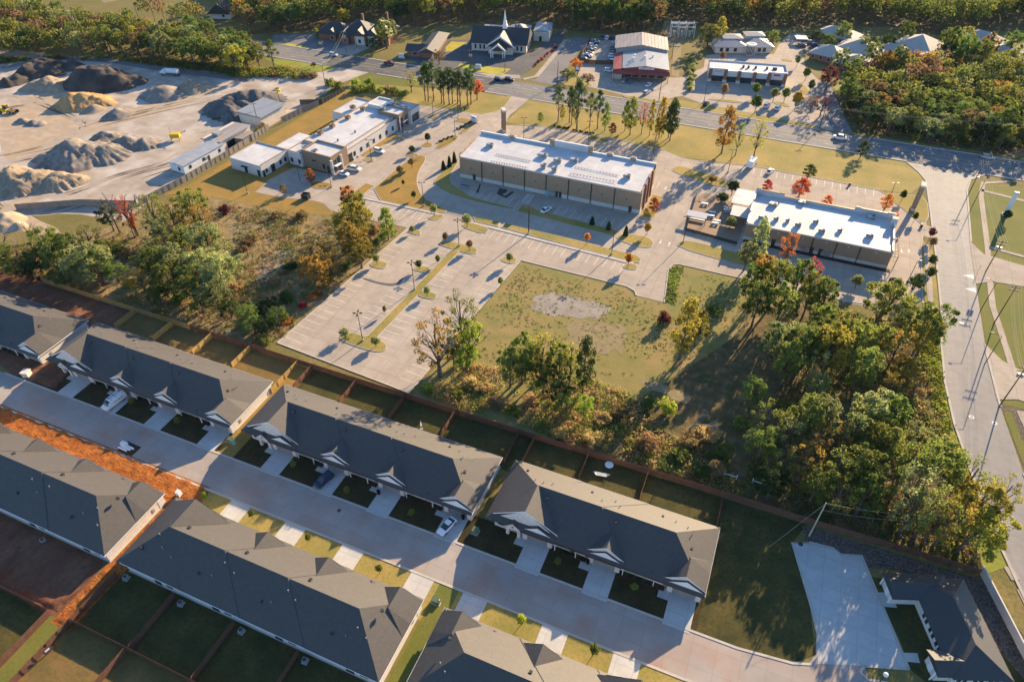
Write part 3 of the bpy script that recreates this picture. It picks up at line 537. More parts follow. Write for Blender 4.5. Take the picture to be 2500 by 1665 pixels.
# ================================================================ TOWNHOUSES
def townhouse(label, X0, Y0, units, gar, sx=1, sy=1, shut=(), lit=False):
    """a terrace of single-storey houses. local x along the row, local y from the front eave to the back eave.
    units: right eave end of every house roof; gar: left edge of every garage front"""
    D = 15.7; SL = .64; ZE = 2.95; L = units[-1]; H = D / 2
    t = thing('townhouse_row', (X0, Y0, 0), label, 'house', 'rows of attached single-storey houses')
    def fin(b, name, m, par=t, smooth=False):
        if sx < 0: b.v = [(L - a, c, z) for a, c, z in b.v]; b.f = [f[::-1] for f in b.f]
        if sy < 0: b.mirror_y()
        return b.build(name, m, par, smooth)
    # walls
    w = MB().box(.5, L - .5, 1.9, D - .5, 0, ZE + .05)
    fin(w, 'wall', 'white_brick')
    fin(MB().box(.3, L - .3, 1.7, D - .3, 0, .12), 'foundation', 'kerb')
    # front lean: facade of the first house comes forward
    fin(MB().box(.5, 6.6, 1.14, 1.91, 0, ZE), 'wall', 'white_brick')
    # main hipped roofs, each house a step lower than the one before it
    for k, xr in enumerate(units):
        z = ZE + .46 - .13 * k
        x0 = 0 if k == 0 else units[k - 1] - 15.2
        r = MB().hip(x0 + (0 if k == 0 else .01 * k), xr, -.0 + (1.2 if k == 0 else .0), D - .004 * k, z, SL, True, True)
        if k == 0: r = MB().hip(0, xr, 0, D, z, SL, True, True)
        ro = fin(r, 'roof', 'shingle')
        f = MB()
        if k == 0: f.box(-.03, .02, 0, D, z - .2, z + .02)
        f.box(max(x0, units[k - 1] if k else 0), xr, D, D + .03, z - .2, z + .02)
        if k == len(units) - 1: f.box(xr - .01, xr + .03, 0, D, z - .2, z + .02)
        fin(f, 'fascia', 'white_trim')
        # vents
        random.seed(int(X0 * 7) + k)
        for q in range(3):
            v = MB(); vx = xr - 9 + q * 2.1 + random.random(); vy = random.choice((9.6, 10.4, 11.2, 12))
            vz = z + SL * (D - vy); v.tube((vx, vy, vz - .1), (vx, vy, vz + .55), .07, .07, 6); v.tube((vx, vy, vz + .5), (vx, vy, vz + .62), .13, .13, 6); fin(v, 'roof_vent', 'metal_grey', t)
        vx = xr - 4.4
        fin(MB().box(vx - .25, vx + .25, 6.0, 6.5, z + SL * 6.0 - .1, z + SL * 6.5 + .12), 'box_vent', 'metal_dark', t)
        fin(MB().box(xr - 11 - .2, xr - 11 + .25, 12.2, 12.6, z + SL * 3.1 - .1, z + SL * 3.5 + .14), 'box_vent', 'metal_dark', t)
    # cross gable over the first house, ridge running to the street
    zc = ZE + .46
    r = MB(); hw = 6.85; zr = zc + SL * H - .02
    cx = 7.1
    for s_ in (-1, 1):
        r.poly([(cx, 1.1, zr), (cx, H, zr), (cx + s_ * hw, H, zr - SL * hw * .98), (cx + s_ * hw, 1.1, zr - SL * hw * .98)])
        r.poly([(cx, 1.1, zr - .18), (cx + s_ * hw, 1.1, zr - SL * hw * .98 - .18), (cx + s_ * hw, 1.1, zr - SL * hw * .98), (cx, 1.1, zr)])
    fin(r, 'roof', 'shingle')
    g = MB().poly([(cx - 6.6, 1.12, ZE - .1), (cx + 6.6, 1.12, ZE - .1), (cx + 6.6, 1.12, ZE + .12), (cx, 1.12, zr - .1), (cx - 6.6, 1.12, ZE + .12)])
    fin(g, 'gable_wall', 'white_brick')
    fr = MB()
    for s_ in (-1, 1): fr.poly([(cx, 1.07, zr + .02), (cx, 1.07, zr - .28), (cx + s_ * hw, 1.07, zr - SL * hw * .98 - .28), (cx + s_ * hw, 1.07, zr - SL * hw * .98 + .02)])
    fin(fr, 'bargeboard', 'white_trim')
    # entry portico
    px = 4.9
    fin(MB().box(px - 1.5, px + 1.5, .0, 1.2, 2.35, 3.0).box(px - 1.5, px - .9, .2, .8, 0, 2.36).box(px + .9, px + 1.5, .2, .8, 0, 2.36).poly([(px - 1.7, -.04, 2.9), (px + 1.7, -.04, 2.9), (px, -.04, 4.42)]), 'portico', 'white_brick')
    fin(MB().box(px - .2, px + .2, -.08, -.04, 3.2, 3.6), 'gable_vent', 'frame_dark')
    fin(MB().hip(px - 1.75, px + 1.75, -.02, 3.2, 3.0, .85, False, False, .16, 'y'), 'portico_roof', 'shingle')
    # windows of the first front, doors
    def window(x, y, z0, z1, ww, back=False):
        yy = (y - .05, y + .02) if not back else (y - .02, y + .05)
        f = fin(MB().box(x - ww / 2 - .1, x + ww / 2 + .1, yy[0], yy[1], z0 - .1, z1 + .1), 'window', 'white_trim')
        e = .03
        b = MB()
        zm = (z0 + z1) / 2
        for a, c in ((z0, zm - .03), (zm + .03, z1)): b.box(x - ww / 2, x + ww / 2, (yy[0] - e) if not back else yy[1], yy[0] if not back else yy[1] + e, a, c)
        fin(b, 'pane', 'glass', f)
    window(1.9, 1.14, .9, 2.4, 1.3)
    fin(MB().box(px - .5, px + .5, 1.06, 1.14, 0, 2.15), 'door', 'stone_brown')
    # garage fronts
    for k, gx in enumerate(gar):
        W = 6.9; x1 = gx + W; m_ = gx + W / 2; z = ZE - .05
        b = MB()
        b.box(gx + .35, gx + 1.3, .45, 2.0, 0, z); b.box(x1 - 1.3, x1 - .35, .45, 2.0, 0, z); b.box(gx + 1.3, x1 - 1.3, .55, 2.0, 2.3, z - .02)
        fin(b, 'garage_wall', 'white_brick')
        gd = fin(MB().box(gx + 1.3, x1 - 1.3, .75, .86, .06, 2.3), 'garage_door', 'garage_door')
        b = MB()
        for q in range(1, 4): b.box(gx + 1.3, x1 - 1.3, .74, .755, .06 + q * .56 - .015, .06 + q * .56 + .015)
        fin(b, 'panel_joint', 'frame_dark', gd)
        pk = z + .3 + .60 * (W / 2 - .1)
        fin(MB().poly([(gx + .05, .42, z - .05), (x1 - .05, .42, z - .05), (x1 - .05, .42, z + .25), (m_, .42, pk - .06), (gx + .05, .42, z + .25)]), 'gable_wall', 'white_trim')
        fin(MB().poly([(gx, -.18, z - .02), (x1, -.18, z - .02), (x1 - .4, .41, z + .40), (gx + .4, .41, z + .40)]).poly([(gx, -.18, z - .14), (x1, -.18, z - .14), (x1, -.18, z - .02), (gx, -.18, z - .02)]), 'pent_roof', 'shingle_dark')
        r = MB()
        for s_ in (-1, 1):
            r.poly([(m_, .4, pk), (m_, 4.4, pk), (m_ + s_ * (W / 2 + .1), 4.4, z + .25), (m_ + s_ * (W / 2 + .1), .4, z + .25)])
        fin(r, 'garage_roof', 'shingle')
        fr = MB()
        for s_ in (-1, 1): fr.poly([(m_, .38, pk + .02), (m_, .38, pk - .16), (m_ + s_ * (W / 2 + .1), .38, z + .09), (m_ + s_ * (W / 2 + .1), .38, z + .27)])
        fin(fr, 'bargeboard', 'white_trim')
        if k:      # taller cross gable rising behind the garage front
            cz = 6.45 - .13 * k; hw2 = 4.0; r = MB(); lo = cz - .70 * hw2; c2 = min(m_, L - hw2 - .05)
            ye = 7.0 if k < len(gar) - 1 else 5.0
            for s_ in (-1, 1): r.poly([(c2, .8, cz), (c2, ye, cz), (c2 + s_ * hw2, ye, lo), (c2 + s_ * hw2, .8, lo)])
            r.poly([(c2, ye, cz), (c2 - hw2, ye + 2.6, lo - .2), (c2 - hw2, ye, lo)]).poly([(c2, ye, cz), (c2 + hw2, ye, lo), (c2 + hw2, ye + 2.6, lo - .2)]).poly([(c2, ye, cz), (c2 + hw2, ye + 2.6, lo - .2), (c2 - hw2, ye + 2.6, lo - .2)])
            fin(r, 'cross_roof', 'shingle')
            fin(MB().poly([(c2 - hw2 + .1, .82, lo - .1), (c2 + hw2 - .1, .82, lo - .1), (c2, .82, cz - .1)]), 'gable_wall', 'white_brick')
            fr = MB()
            for s_ in (-1, 1): fr.poly([(c2, .78, cz + .02), (c2, .78, cz - .2), (c2 + s_ * hw2, .78, lo - .2), (c2 + s_ * hw2, .78, lo + .02)])
            fin(fr, 'bargeboard', 'white_trim')
        # facade between this garage and the next one
        nx = gar[k + 1] if k + 1 < len(gar) else None
        if nx:
            fin(MB().box(x1 - .4, nx + .4, 1.2, 1.95, 0, ZE - .25), 'wall', 'white_brick')
            window(x1 + 1.6, 1.2, .9, 2.2, 1.5)
            if nx - x1 > 7.5: window(x1 + 5.6, 1.2, .9, 2.2, 1.5); fin(MB().hip(x1 + 3.6, x1 + 7.4, .7, 4.5, ZE - .1, .5, False, False, .15, 'y'), 'small_gable', 'shingle'); fin(MB().poly([(x1 + 3.9, .95, ZE - .2), (x1 + 7.1, .95, ZE - .2), (x1 + 5.5, .95, ZE + .65)]), 'gable_wall', 'white_brick')
            fin(MB().box(x1 + .1, nx - .1, .1, 1.25, .03, .14), 'planting_bed', 'bed_mulch')
            fin(MB().box(nx - .55, nx + .35, 1.12, 1.2, 0, 2.1), 'door', 'stone_brown')
            for q in (x1 + .25, nx - 2.3):
                fin(MB().box(q, q + .16, .25, .41, .0, ZE - .25), 'porch_post', 'white_trim')
            fin(MB().poly([(x1 - .2, .02, ZE - .1), (nx + .2, .02, ZE - .1), (nx + .2, 1.5, ZE + .5), (x1 - .2, 1.5, ZE + .5)]).box(x1 - .2, nx + .2, .0, .04, ZE - .28, ZE - .08), 'porch_roof', 'shingle')
            sb = MB(); random.seed(k + int(X0))
            for q in range(4): leafball(sb, x1 + 1 + q * (nx - x1 - 2.5) / 3.5, .65, .3, .33, 26)
            fin(sb, 'bed_shrub', 'leaf_dark')
    # rear: windows, doors, air-conditioner is a thing of its own
    for k, xr in enumerate(units):
        window(xr - 3.4, D - .5, .9, 2.2, 1.6, True); window(xr - 6.2, D - .5, .2, 2.2, 1.7, True)
    # end wall meter and window
    window_b = MB().box(L - .5, L - .42, 3.2, 3.8, .8, 1.8); fin(window_b, 'meter_box', 'metal_grey')
    return t
def leafball(b, x, y, z, r, n, size=.22):
    for _ in range(n):
        d = Vector((random.gauss(0, 1), random.gauss(0, 1), random.gauss(0, 1))).normalized() * r * random.uniform(.6, 1)
        a = Vector((random.uniform(-1, 1), random.uniform(-1, 1), random.uniform(-1, 1))).normalized() * size; c = a.orthogonal().normalized() * size
        p = Vector((x, y, z)) + d; b.poly([p - a, p + c, p + a, p - c])
U4 = [14.2, 27.7, 41.6, 56.3]; G4 = [6.5, 20.0, 33.7, 49.3]
U3 = [14.2, 28.2, 42.7]; G3 = [6.5, 20.2, 35.6]
townhouse('grey-shingled white townhouse row at left edge beside the bare red yard', -214.6, 70.1, U4, G4)
townhouse('white townhouse row with ladder van parked in its drive', -154.6, 70.1, U4, G4)
townhouse('middle white townhouse row with dark blue car in its drive', -94.2, 70.1, U4, G4)
townhouse('shortest white townhouse row, with three garages, beside the open dark lawn', -34.1, 70.4, U3, G3)
townhouse('townhouse row beside the strip of bright orange soil, lower left corner', -154.9, 50.5, U4, G4, sy=-1)
townhouse('townhouse row across the street, its rear yards in deep shade, bottom centre', -94.6, 50.5, U4, G4, sy=-1)
townhouse('townhouse row cut off by the bottom edge right of the yellow grass strip', -34.1, 50.6, U3, G3, sx=-1, sy=-1)

# ---- clubhouse in the lower right corner, turned 20.5 degrees
t = thing('clubhouse', (41.4, 86.2, 0), 'small white clubhouse with dark roof and row of windows beside concrete court', 'house', rz=radians(20.5))
# local x to the right (east), local y towards the north; the body runs south
MB().box(3.0, 11.6, -15.6, 1.4, 0, 2.9).build('wall', 'white_brick', t)
MB().box(-1.6, 8.0, -1.6, 2.2, 0, 2.85).build('wall', 'white_brick', t)
MB().box(0.6, 4, -15.2, -11.9, 0, 2.85).build('wall', 'white_brick', t)
MB().hip(2.4, 12.3, -16.2, 2.2, 3.0, .46, True, True, .18, 'y').build('roof', 'shingle_dark', t)
MB().hip(-2.3, 9, -2.3, 2.9, 3.0, .5, False, True).build('roof', 'shingle_dark', t)
MB().hip(0.0, 7.4, -15.9, -11.3, 3.0, .5, False, False).build('roof', 'shingle_dark', t)
MB().poly([(-1.62, -1.6, 2.9), (-1.62, 2.2, 2.9), (-1.62, .3, 4.1)]).poly([(.58, -15.2, 2.9), (.58, -11.8, 2.9), (.58, -13.6, 4.0)]).build('gable_wall', 'white_brick', t)
for y in (-2.6, -1.55, -10.6, -9.55, -8.2, -7.1, -5.6, -4.5):
    if y > -3: continue
    f = MB().box(2.93, 3.0, y - .42, y + .42, .9, 2.3).build('window', 'white_trim', t); MB().box(2.90, 2.93, y - .34, y + .34, 1.0, 2.2).build('pane', 'glass', f)
for x in (4.2, 5.2, 6.9, 7.9, 9.4, 10.4):
    f = MB().box(x - .42, x + .42, -15.67, -15.6, .9, 2.3).build('window', 'white_trim', t); MB().box(x - .34, x + .34, -15.7, -15.67, 1.0, 2.2).build('pane', 'glass', f)
MB().box(-1.68, -1.6, -.1, .9, 0, 2.2).build('door', 'white_trim', t); MB().box(.52, .6, -13.9, -12.9, 0, 2.2).build('door', 'white_trim', t)
for q in ((-1.95, -1.5), (-1.95, 2.2)): MB().box(q[0], q[0] + .25, q[1], q[1] + .25, 0, 2.95).build('porch_post', 'white_trim', t)
MB().box(-.02, .16, -15.2, -15, 0, 2.95).build('porch_post', 'white_trim', t)

# ================================================================ FENCES
def fence(name, label, pts, h, m, rails=True, group=None, panel=2.44, cat='fence', flip=1):
    t = thing(name, (pts[0][0], pts[0][1], 0), label, cat, group); o = Vector(pts[0][:2])
    for a, b in zip(pts, pts[1:]):
        a = Vector(a[:2]); b = Vector(b[:2]); L = (b - a).length; n = max(1, round(L / panel)); d = (b - a) / n; u = d.normalized(); ang = math.atan2(u.y, u.x); pl = d.length
        key = (round(pl, 2), h, m)
        if key not in FM:
            k = MB(); nb = max(4, int(pl / .155)); w = pl / nb
            for i in range(nb):
                z = h + random.uniform(-.025, .025); y = random.uniform(-.006, .006)
                k.box(i * w + .006, (i + 1) * w - .006, y, y + .018, .03, z)
            for zr in (.35, h * .55, h - .3): k.box(0, pl, -.045, -.006, zr, zr + .09)
            FM[key] = k.mesh('panel', m); FM[key + ('p',)] = MB().box(-.05, .05, -.13, -.04, 0, h - .08).mesh('post', m)
        for i in range(n):
            p = a + d * i - o
            q = put('panel', FM[key], t, (p.x, p.y, 0)); q.rotation_euler = (random.uniform(-.008, .008), 0, ang + (0 if flip > 0 else pi))
            if flip < 0: q.location = ((p + d).x, (p + d).y, 0)
            q = put('post', FM[key + ('p',)], t, (p.x, p.y, 0)); q.rotation_euler = (0, 0, ang + (0 if flip > 0 else pi))
    return t
FM = {}
fence('yard_fence', 'long new yellow timber fence along the wooded lot, left', [(-188.5, 95.7), (-133.6, 95.7)], 1.85, 'fence_new')
fence('yard_fence', 'long brown timber fence behind the yards of the middle townhouse rows', [(-133.5, 95.7), (-94.2, 95.6), (-34.2, 95.6), (8.0, 96.3), (26, 96.3), (56.2, 97.0)], 1.85, 'fence_brown')
sf = [(-152.6, 88.2, 'fence_new', 'leftmost yellow side fence between bare yards'), (-139.3, 88.2, 'fence_new', 'second yellow side fence from the left'), (-126.0, 88.2, 'fence_new', 'third yellow side fence from the left'), (-113.4, 88.2, 'fence_new', 'fourth yellow side fence from the left'), (-98.6, 84.6, 'fence_new', 'longest yellow side fence, joining the white end wall'),
      (-94.3, 87.8, 'fence_brown', 'brown side fence beside the narrow orange lawn strip'), (-81.2, 87.8, 'fence_brown', 'first brown side fence behind the middle townhouse row'), (-67.8, 87.8, 'fence_brown', 'second brown side fence behind the middle townhouse row'), (-54.2, 87.8, 'fence_brown', 'third brown side fence, next to the white yard canopy'), (-38.0, 86.5, 'fence_brown', 'brown fence at the right end of the middle row'), (-34.2, 87.0, 'fence_brown', 'brown side fence left of the yard with a lawn patch'), (-21.4, 88.6, 'fence_brown', 'brown side fence left of the trampoline yard'), (-8.0, 88.8, 'fence_brown', 'brown side fence right of the trampoline yard'), (8.0, 88, 'fence_brown', 'brown side fence before the open dark lawn')]
for x, y0, m, lb in sf: fence('side_fence', lb, [(x, y0), (x, 95.45)], 1.8, m, group='side fences between the yards')
fence('yard_fence', 'brown fence running down the left side of the green grass passage', [(-100.7, 23.2), (-100.6, -8)], 1.8, 'fence_brown')
fence('yard_fence', 'brown fence running down the right side of the green grass passage', [(-96.2, -8), (-95.8, 23.4), (-95.3, 33.6)], 1.8, 'fence_brown')
fence('yard_fence', 'brown fence along the far end of the shaded rear yards', [(-95.6, 23.5), (-38, 23.6)], 1.8, 'fence_brown')
for x, lb in ((-82.2, 'shaded fence between first and second dark rear yard'), (-68.4, 'shaded fence between second and third dark rear yard'), (-54.6, 'shaded fence between third and fourth dark rear yard')):
    fence('side_fence', lb, [(x, 23.8), (x, 34.6)], 1.8, 'fence_brown', group='side fences between the dark yards')
fence('side_fence', 'brown fence leading to bottom edge below the dark yards', [(-82.6, 23.2), (-83.4, -6)], 1.8, 'fence_brown')
fence('yard_fence', 'brown fence below the dark red soil, lower left', [(-160, 23.2), (-101, 23.2)], 1.8, 'fence_brown')
fence('quarry_fence', 'grey slatted fence between the stone yard and the pale clinic lawn', [(-195.5, 140), (-193.2, 158), (-192.2, 182), (-192.4, 190)], 2.4, 'fence_grey')
fence('quarry_fence', 'short grey leaning fence beside the stone yard sheds', [(-192.2, 195), (-192.4, 206)], 2.6, 'fence_grey')
fence('quarry_fence', 'grey fence right of the flat shed', [(-191.6, 213), (-189.6, 226), (-187.6, 234)], 2.6, 'fence_grey')
fence('quarry_fence', 'dark screened fence beside the small green plot', [(-196, 232), (-187.4, 236), (-186.4, 252)], 2.2, 'chain_dark')
fence('quarry_fence', 'dark fence of the stone yard behind the left trees', [(-196, 139.5), (-214, 133), (-232, 122)], 2.2, 'fence_grey')
# pale masonry wall
t = thing('precast_wall', (56.4, 97.6, 0), 'tall pale masonry wall between the clubhouse and the road', 'wall'); a = Vector((56.4, 97.6)); e = Vector((74, 50)); n = 14; d = (e - a) / n; ang = math.atan2(d.y, d.x)
pm = MB().box(.06, d.length - .06, -.08, .08, 0, 2.0).mesh('wall_panel', 'cream_band'); qm = MB().box(-.16, .16, -.14, .14, 0, 2.1).mesh('pier', 'cream_band'); cm = MB().box(0, d.length, -.13, .13, 2.0, 2.09).mesh('coping', 'cream_band')
for i in range(n):
    p = d * i
    for me in (pm, qm, cm): put(me.name, me, t, (p.x, p.y, 0), ang)
# ================================================================ COMMERCIAL BUILDINGS
def part(m, name, mt, par, **k): return m.build(name, mt, par, **k)
def flat_block(t, x0, x1, y0, y1, h, wall, par=.5, cap='white_trim', deck='roof_white', sides='nsew', th=.3):
    """walls, roof deck and parapets of one block of a flat-roofed building"""
    MB().prism(rect(x0, x1, y0, y1), 0, h, top=False).build('wall', wall, t)
    MB().box(x0 + .01, x1 - .01, y0 + .01, y1 - .01, h - .15, h).build('roof_deck', deck, t)
    for c, q in (('s', (x0, x1, y0, y0 + th)), ('n', (x0, x1, y1 - th, y1)), ('w', (x0, x0 + th, y0 + th, y1 - th)), ('e', (x1 - th, x1, y0 + th, y1 - th))):
        if c in sides:
            p = MB().box(q[0], q[1], q[2], q[3], h, h + par).build('parapet', wall, t)
            MB().box(q[0] - .06, q[1] + .06, q[2] - .06, q[3] + .06, h + par, h + par + .1).build('coping', cap, p)
def win_s(t, x, y, z0, z1, w, frame='frame_dark', d=-1, name='window'):      # window in a wall facing -y (d=-1) or +y
    f = MB().box(x - w / 2 - .08, x + w / 2 + .08, min(y, y + d * .06), max(y, y + d * .06), z0 - .08, z1 + .08).build(name, frame, t)
    MB().box(x - w / 2, x + w / 2, min(y + d * .06, y + d * .09), max(y + d * .06, y + d * .09), z0, z1).build('pane', 'glass', f); return f
def win_e(t, x, y, z0, z1, w, frame='frame_dark', d=1, name='window'):
    f = MB().box(min(x, x + d * .06), max(x, x + d * .06), y - w / 2 - .08, y + w / 2 + .08, z0 - .08, z1 + .08).build(name, frame, t)
    MB().box(min(x + d * .06, x + d * .09), max(x + d * .06, x + d * .09), y - w / 2, y + w / 2, z0, z1).build('pane', 'glass', f); return f
def hvac(x, y, z, label, w=2.2, d=1.5, h=1.15, rz=0, m='metal_grey'):
    t = thing('rooftop_unit', (x, y, z), label, 'air conditioner', 'air-conditioning units on flat roofs', rz)
    MB().box(-w / 2, w / 2, -d / 2, d / 2, .2, .2 + h).build('housing', m, t)
    MB().box(-w / 2 - .06, w / 2 + .06, -d / 2 - .06, d / 2 + .06, 0, .22).build('kerb_base', 'cream_band', t)
    MB().tube((w * .22, 0, .2 + h), (w * .22, 0, .3 + h), d * .34, d * .34, 12).build('fan', 'metal_dark', t)
    MB().box(-w / 2 - .3, -w / 2, -d * .35, d * .35, .4, h).build('intake_hood', m, t)
    b = MB()
    for q in range(4): b.box(-w * .1, w * .42, -d / 2 - .02, -d / 2, .4 + q * .2, .48 + q * .2)
    b.build('louvre', 'metal_dark', t)
    return t
def text(par, s, loc, size, m, rot=(pi / 2, 0, 0), name='lettering', ext=.02):
    c = bpy.data.curves.new(name, 'FONT'); c.body = s; c.size = size; c.extrude = ext; c.align_x = 'CENTER'; c.align_y = 'CENTER'
    o = bpy.data.objects.new(name, c); C.objects.link(o); bpy.context.view_layer.update()
    me = bpy.data.meshes.new_from_object(o.evaluated_get(bpy.context.evaluated_depsgraph_get())); bpy.data.objects.remove(o)
    me.materials.clear(); me.materials.append(MATS[m]); q = put(name, me, par, loc); q.rotation_euler = rot; return q

# ---- large tan retail building
t = thing('retail_building', (-103.6, 200.2, 0), 'long tan flat-roofed building with dark downpipes, white roof and rear parking', 'building')
L, Dp, Hh = 66.4, 19.0, 8.2
MB().prism(rect(0, L, 0, Dp), 1.45, Hh, top=False).build('wall', 'tan_wall', t)
MB().prism(rect(-.06, L + .06, -.06, Dp + .06), 0, 1.45).build('base_band', 'cream_band', t)
MB().poly([(.3, .0, Hh + .02), (L - .3, .0, Hh + .02), (L - .3, Dp - .3, Hh + .7), (.3, Dp - .3, Hh + .7)]).build('roof_deck', 'roof_white', t)
MB().box(-.15, L + .15, -.25, .12, Hh - .45, Hh + .06).build('gutter', 'cream_band', t)
for i in range(8):
    x = 0.3 + i * 8.15 if i else .3
for i, x in enumerate((8.7, 16.9, 25.0, 33.0, 41.1, 49.2, 57.3)):
    MB().box(x - .12, x + .12, -.2, 0, .1, Hh - .4).build('downpipe', 'bronze', t)
for x0, x1, z in ((0, 11, 9.6), (11, 14, 9.9), (14, 28.2, 9.4), (28.2, 42.6, 11.2), (42.6, 48.5, 9.4), (48.5, 51, 9.9), (51, 57, 9.4), (57, 59.4, 9.9), (59.4, L, 9.4)):
    p = MB().box(x0, x1, Dp - .35, Dp + .02, Hh - .2, z).build('parapet', 'tan_wall', t)
    MB().box(x0 - .04, x1 + .04, Dp - .45, Dp + .1, z, z + .16).build('coping', 'white_trim', p)
    MB().box(x0, x1, Dp - .38, Dp - .35, Hh + .5, z).build('flashing', 'roof_white', p)
for x in (28.2, 42.6, 12.5, 49.7, 58.2):
    MB().box(x - .9, x + .9, Dp - .4, Dp + .6, 0, 11.5 if x in (28.2, 42.6) else 10.3).build('front_pier', 'tan_wall', t)
for y, h_ in ((4.5, 8.6), (9, 8.9), (13.5, 9.2)):
    MB().box(L - .3, L + .02, y - 4.5, y, Hh - .2, h_).build('parapet', 'tan_wall', t); MB().box(-.02, .3, y - 4.5, y, Hh - .2, h_).build('parapet', 'tan_wall', t)
    MB().box(L, L + .5, y - .5, y + .5, 0, h_ + .3).build('side_pier', 'brick_red', t)
for x in (5.6, 63.1): MB().box(x - .55, x + .55, -.14, 0, 0, 2.25).build('door', 'metal_dark', t)
for x in (37.0, 38.3): MB().box(x - .5, x + .5, -.14, 0, 0, 2.2).build('door', 'metal_dark', t)
MB().box(33.0, 34.3, -.7, -.1, 0, 2.0).build('electric_cabinet', 'turquoise', t); MB().box(35.0, 36.6, -.5, -.1, .4, 1.8).build('meter_bank', 'metal_grey', t)
for x in (4.6, 13, 21, 29, 37, 45, 53, 61.5): MB().box(x - .15, x + .15, -.2, 0, 4.3, 4.6).build('wall_light', 'frame_dark', t)
bb = MB()
for k, (p, q) in enumerate((((-91.7,205.8), (-78.1,205.5)), ((-91.1,200.3), (-77.5,200.6)), ((-62.7,207.5), (-46.9,207.1)), ((-62.7,202.5), (-46.6,202.9)))):
    ox, oy = -103.6, 200.2; n = 14
    pp = MB().tube((p[0] - ox, p[1] - oy, 8.75), (q[0] - ox, q[1] - oy, 8.75), .045, .045, 5); 
    for i in range(n): x = p[0] + (q[0] - p[0]) * i / n - ox; y = p[1] + (q[1] - p[1]) * i / n - oy; pp.box(x - .09, x + .09, y - .06, y + .06, 8.25, 8.72)
    tag(pp.build('gas_pipe', 'metal_dark', t), kind='stuff')
for k, (p, w) in enumerate((((-96.1,210.6), 2.4), ((-75.6,210.4), 3.0), ((-69.6,208.9), 2.6), ((-64.3,211.1), 2.6), ((-72.8,203.4), 1.6), ((-68.5,202.7), 1.6), ((-44.2,207.1), 2.2))):
    hvac(p[0], p[1], 8.45, ['leftmost roof unit on the long tan building', 'biggest roof unit near the raised parapet of the tan building', 'middle roof unit by the raised parapet of the tan building', 'right roof unit by the raised parapet of the tan building', 'small roof unit in front of the biggest one, tan building', 'smallest roof unit nearest the gutter of the tan building', 'lone roof unit at the right end of the tan building'][k], w)
MB().box(-2, L + 1, -2.0, -.1, 0, .09).build('walkway', 'concrete', t)

# ---- right retail building with patio
t = thing('retail_building', (-3.0, 198.0, 0), 'tan flat-roofed restaurant building with white roof beside the wooded lot', 'building')
L, Dp, Hh = 42.3, 19.0, 6.0
MB().prism(rect(0, L, 0, Dp), 1.2, Hh, top=False).build('wall', 'tan_wall', t); MB().prism(rect(-.05, L + .05, -.05, Dp + .05), 0, 1.2).build('base_band', 'cream_band', t)
MB().poly([(.2, .0, Hh + .02), (L - .2, .0, Hh + .02), (L - .2, Dp - .3, Hh + .5), (.2, Dp - .3, Hh + .5)]).build('roof_deck', 'roof_white', t)
MB().box(-.15, L + .15, -.22, .12, Hh - .4, Hh + .06).build('gutter', 'cream_band', t)
for x0, x1, z in ((0, 1.4, 8.4), (1.4, 7.6, 8.1), (7.6, 9, 8.3), (9, 30.5, 7.3), (30.5, 32, 8.4), (32, 40, 8.2), (40, L, 8.5)):
    p = MB().box(x0, x1, Dp - .35, Dp + .02, Hh - .2, z).build('parapet', 'tan_wall', t); MB().box(x0 - .04, x1 + .04, Dp - .45, Dp + .1, z, z + .15).build('coping', 'bronze', p); MB().box(x0, x1, Dp - .39, Dp - .35, Hh + .4, z).build('flashing', 'roof_white', p)
for x0, x1 in ((0, .35), (L - .35, L)):
    for y, z in ((0, 6.4), (6.3, 6.9), (12.6, 7.6)): MB().box(x0, x1, y, y + 6.3, Hh - .2, z).build('parapet', 'tan_wall', t); MB().box(x0 - .08, x1 + .08, y - .05, y + 6.3, z, z + .12).build('coping', 'white_trim', t)
MB().box(L - 1.2, L + .5, Dp - 4.5, Dp - 2.8, Hh, 9.0).build('chimney_pier', 'cream_band', t)
for x in (6.9, 13.6, 20.2, 27, 33.6): MB().box(x - .1, x + .1, -.16, 0, .1, Hh - .4).build('downpipe', 'bronze', t)
for x in (10, 17.2, 24, 30.3, 38): MB().box(x - .15, x + .15, -.2, 0, 4.6, 4.85).build('wall_light', 'headlight', t)
for x in (9.2, 20.6, 23.2): MB().box(x - .6, x + .6, -.12, 0, 0, 2.2).build('door', 'metal_dark', t)
for x in (18, 19, 23.8, 24.8, 25.8): MB().box(x - .4, x + .4, -.6, -.05, .3, 1.7).build('meter_box', 'metal_grey', t)
for y in (2.5, 6, 9.5, 13): 
    MB().box(L + .03, L + 2.4, y - .1, y + .1, 3.2, 3.5).build('pergola_beam', 'white_trim', t)
for x in (L + .5, L + 1.3, L + 2.2): MB().box(x - .09, x + .09, 1.5, 14, 3.5, 3.7).build('pergola_rail', 'stone_brown', t)
for y in (2.5, 13): MB().box(L + 2.1, L + 2.3, y - .1, y + .1, 0, 3.2).build('pergola_post', 'stone_brown', t)
MB().box(.4, L + 1, -1.8, -.1, 0, .12).build('planting_bed', 'bed_mulch', t)
RU = [((3.4,211.1), 2.2), ((11.8,215.8), 1.8), ((1.5,201.9), 2.6), ((5.3,203.0), 1.2), ((8.7,203.3), .9), ((12.0,202.0), 1.5), ((16.9,205.9), 1.3), ((19.0,201.2), 1.6), ((24.1,203.7), 1.1), ((32.7,214.9), 2.3), ((32.6,203.9), 1.8)]
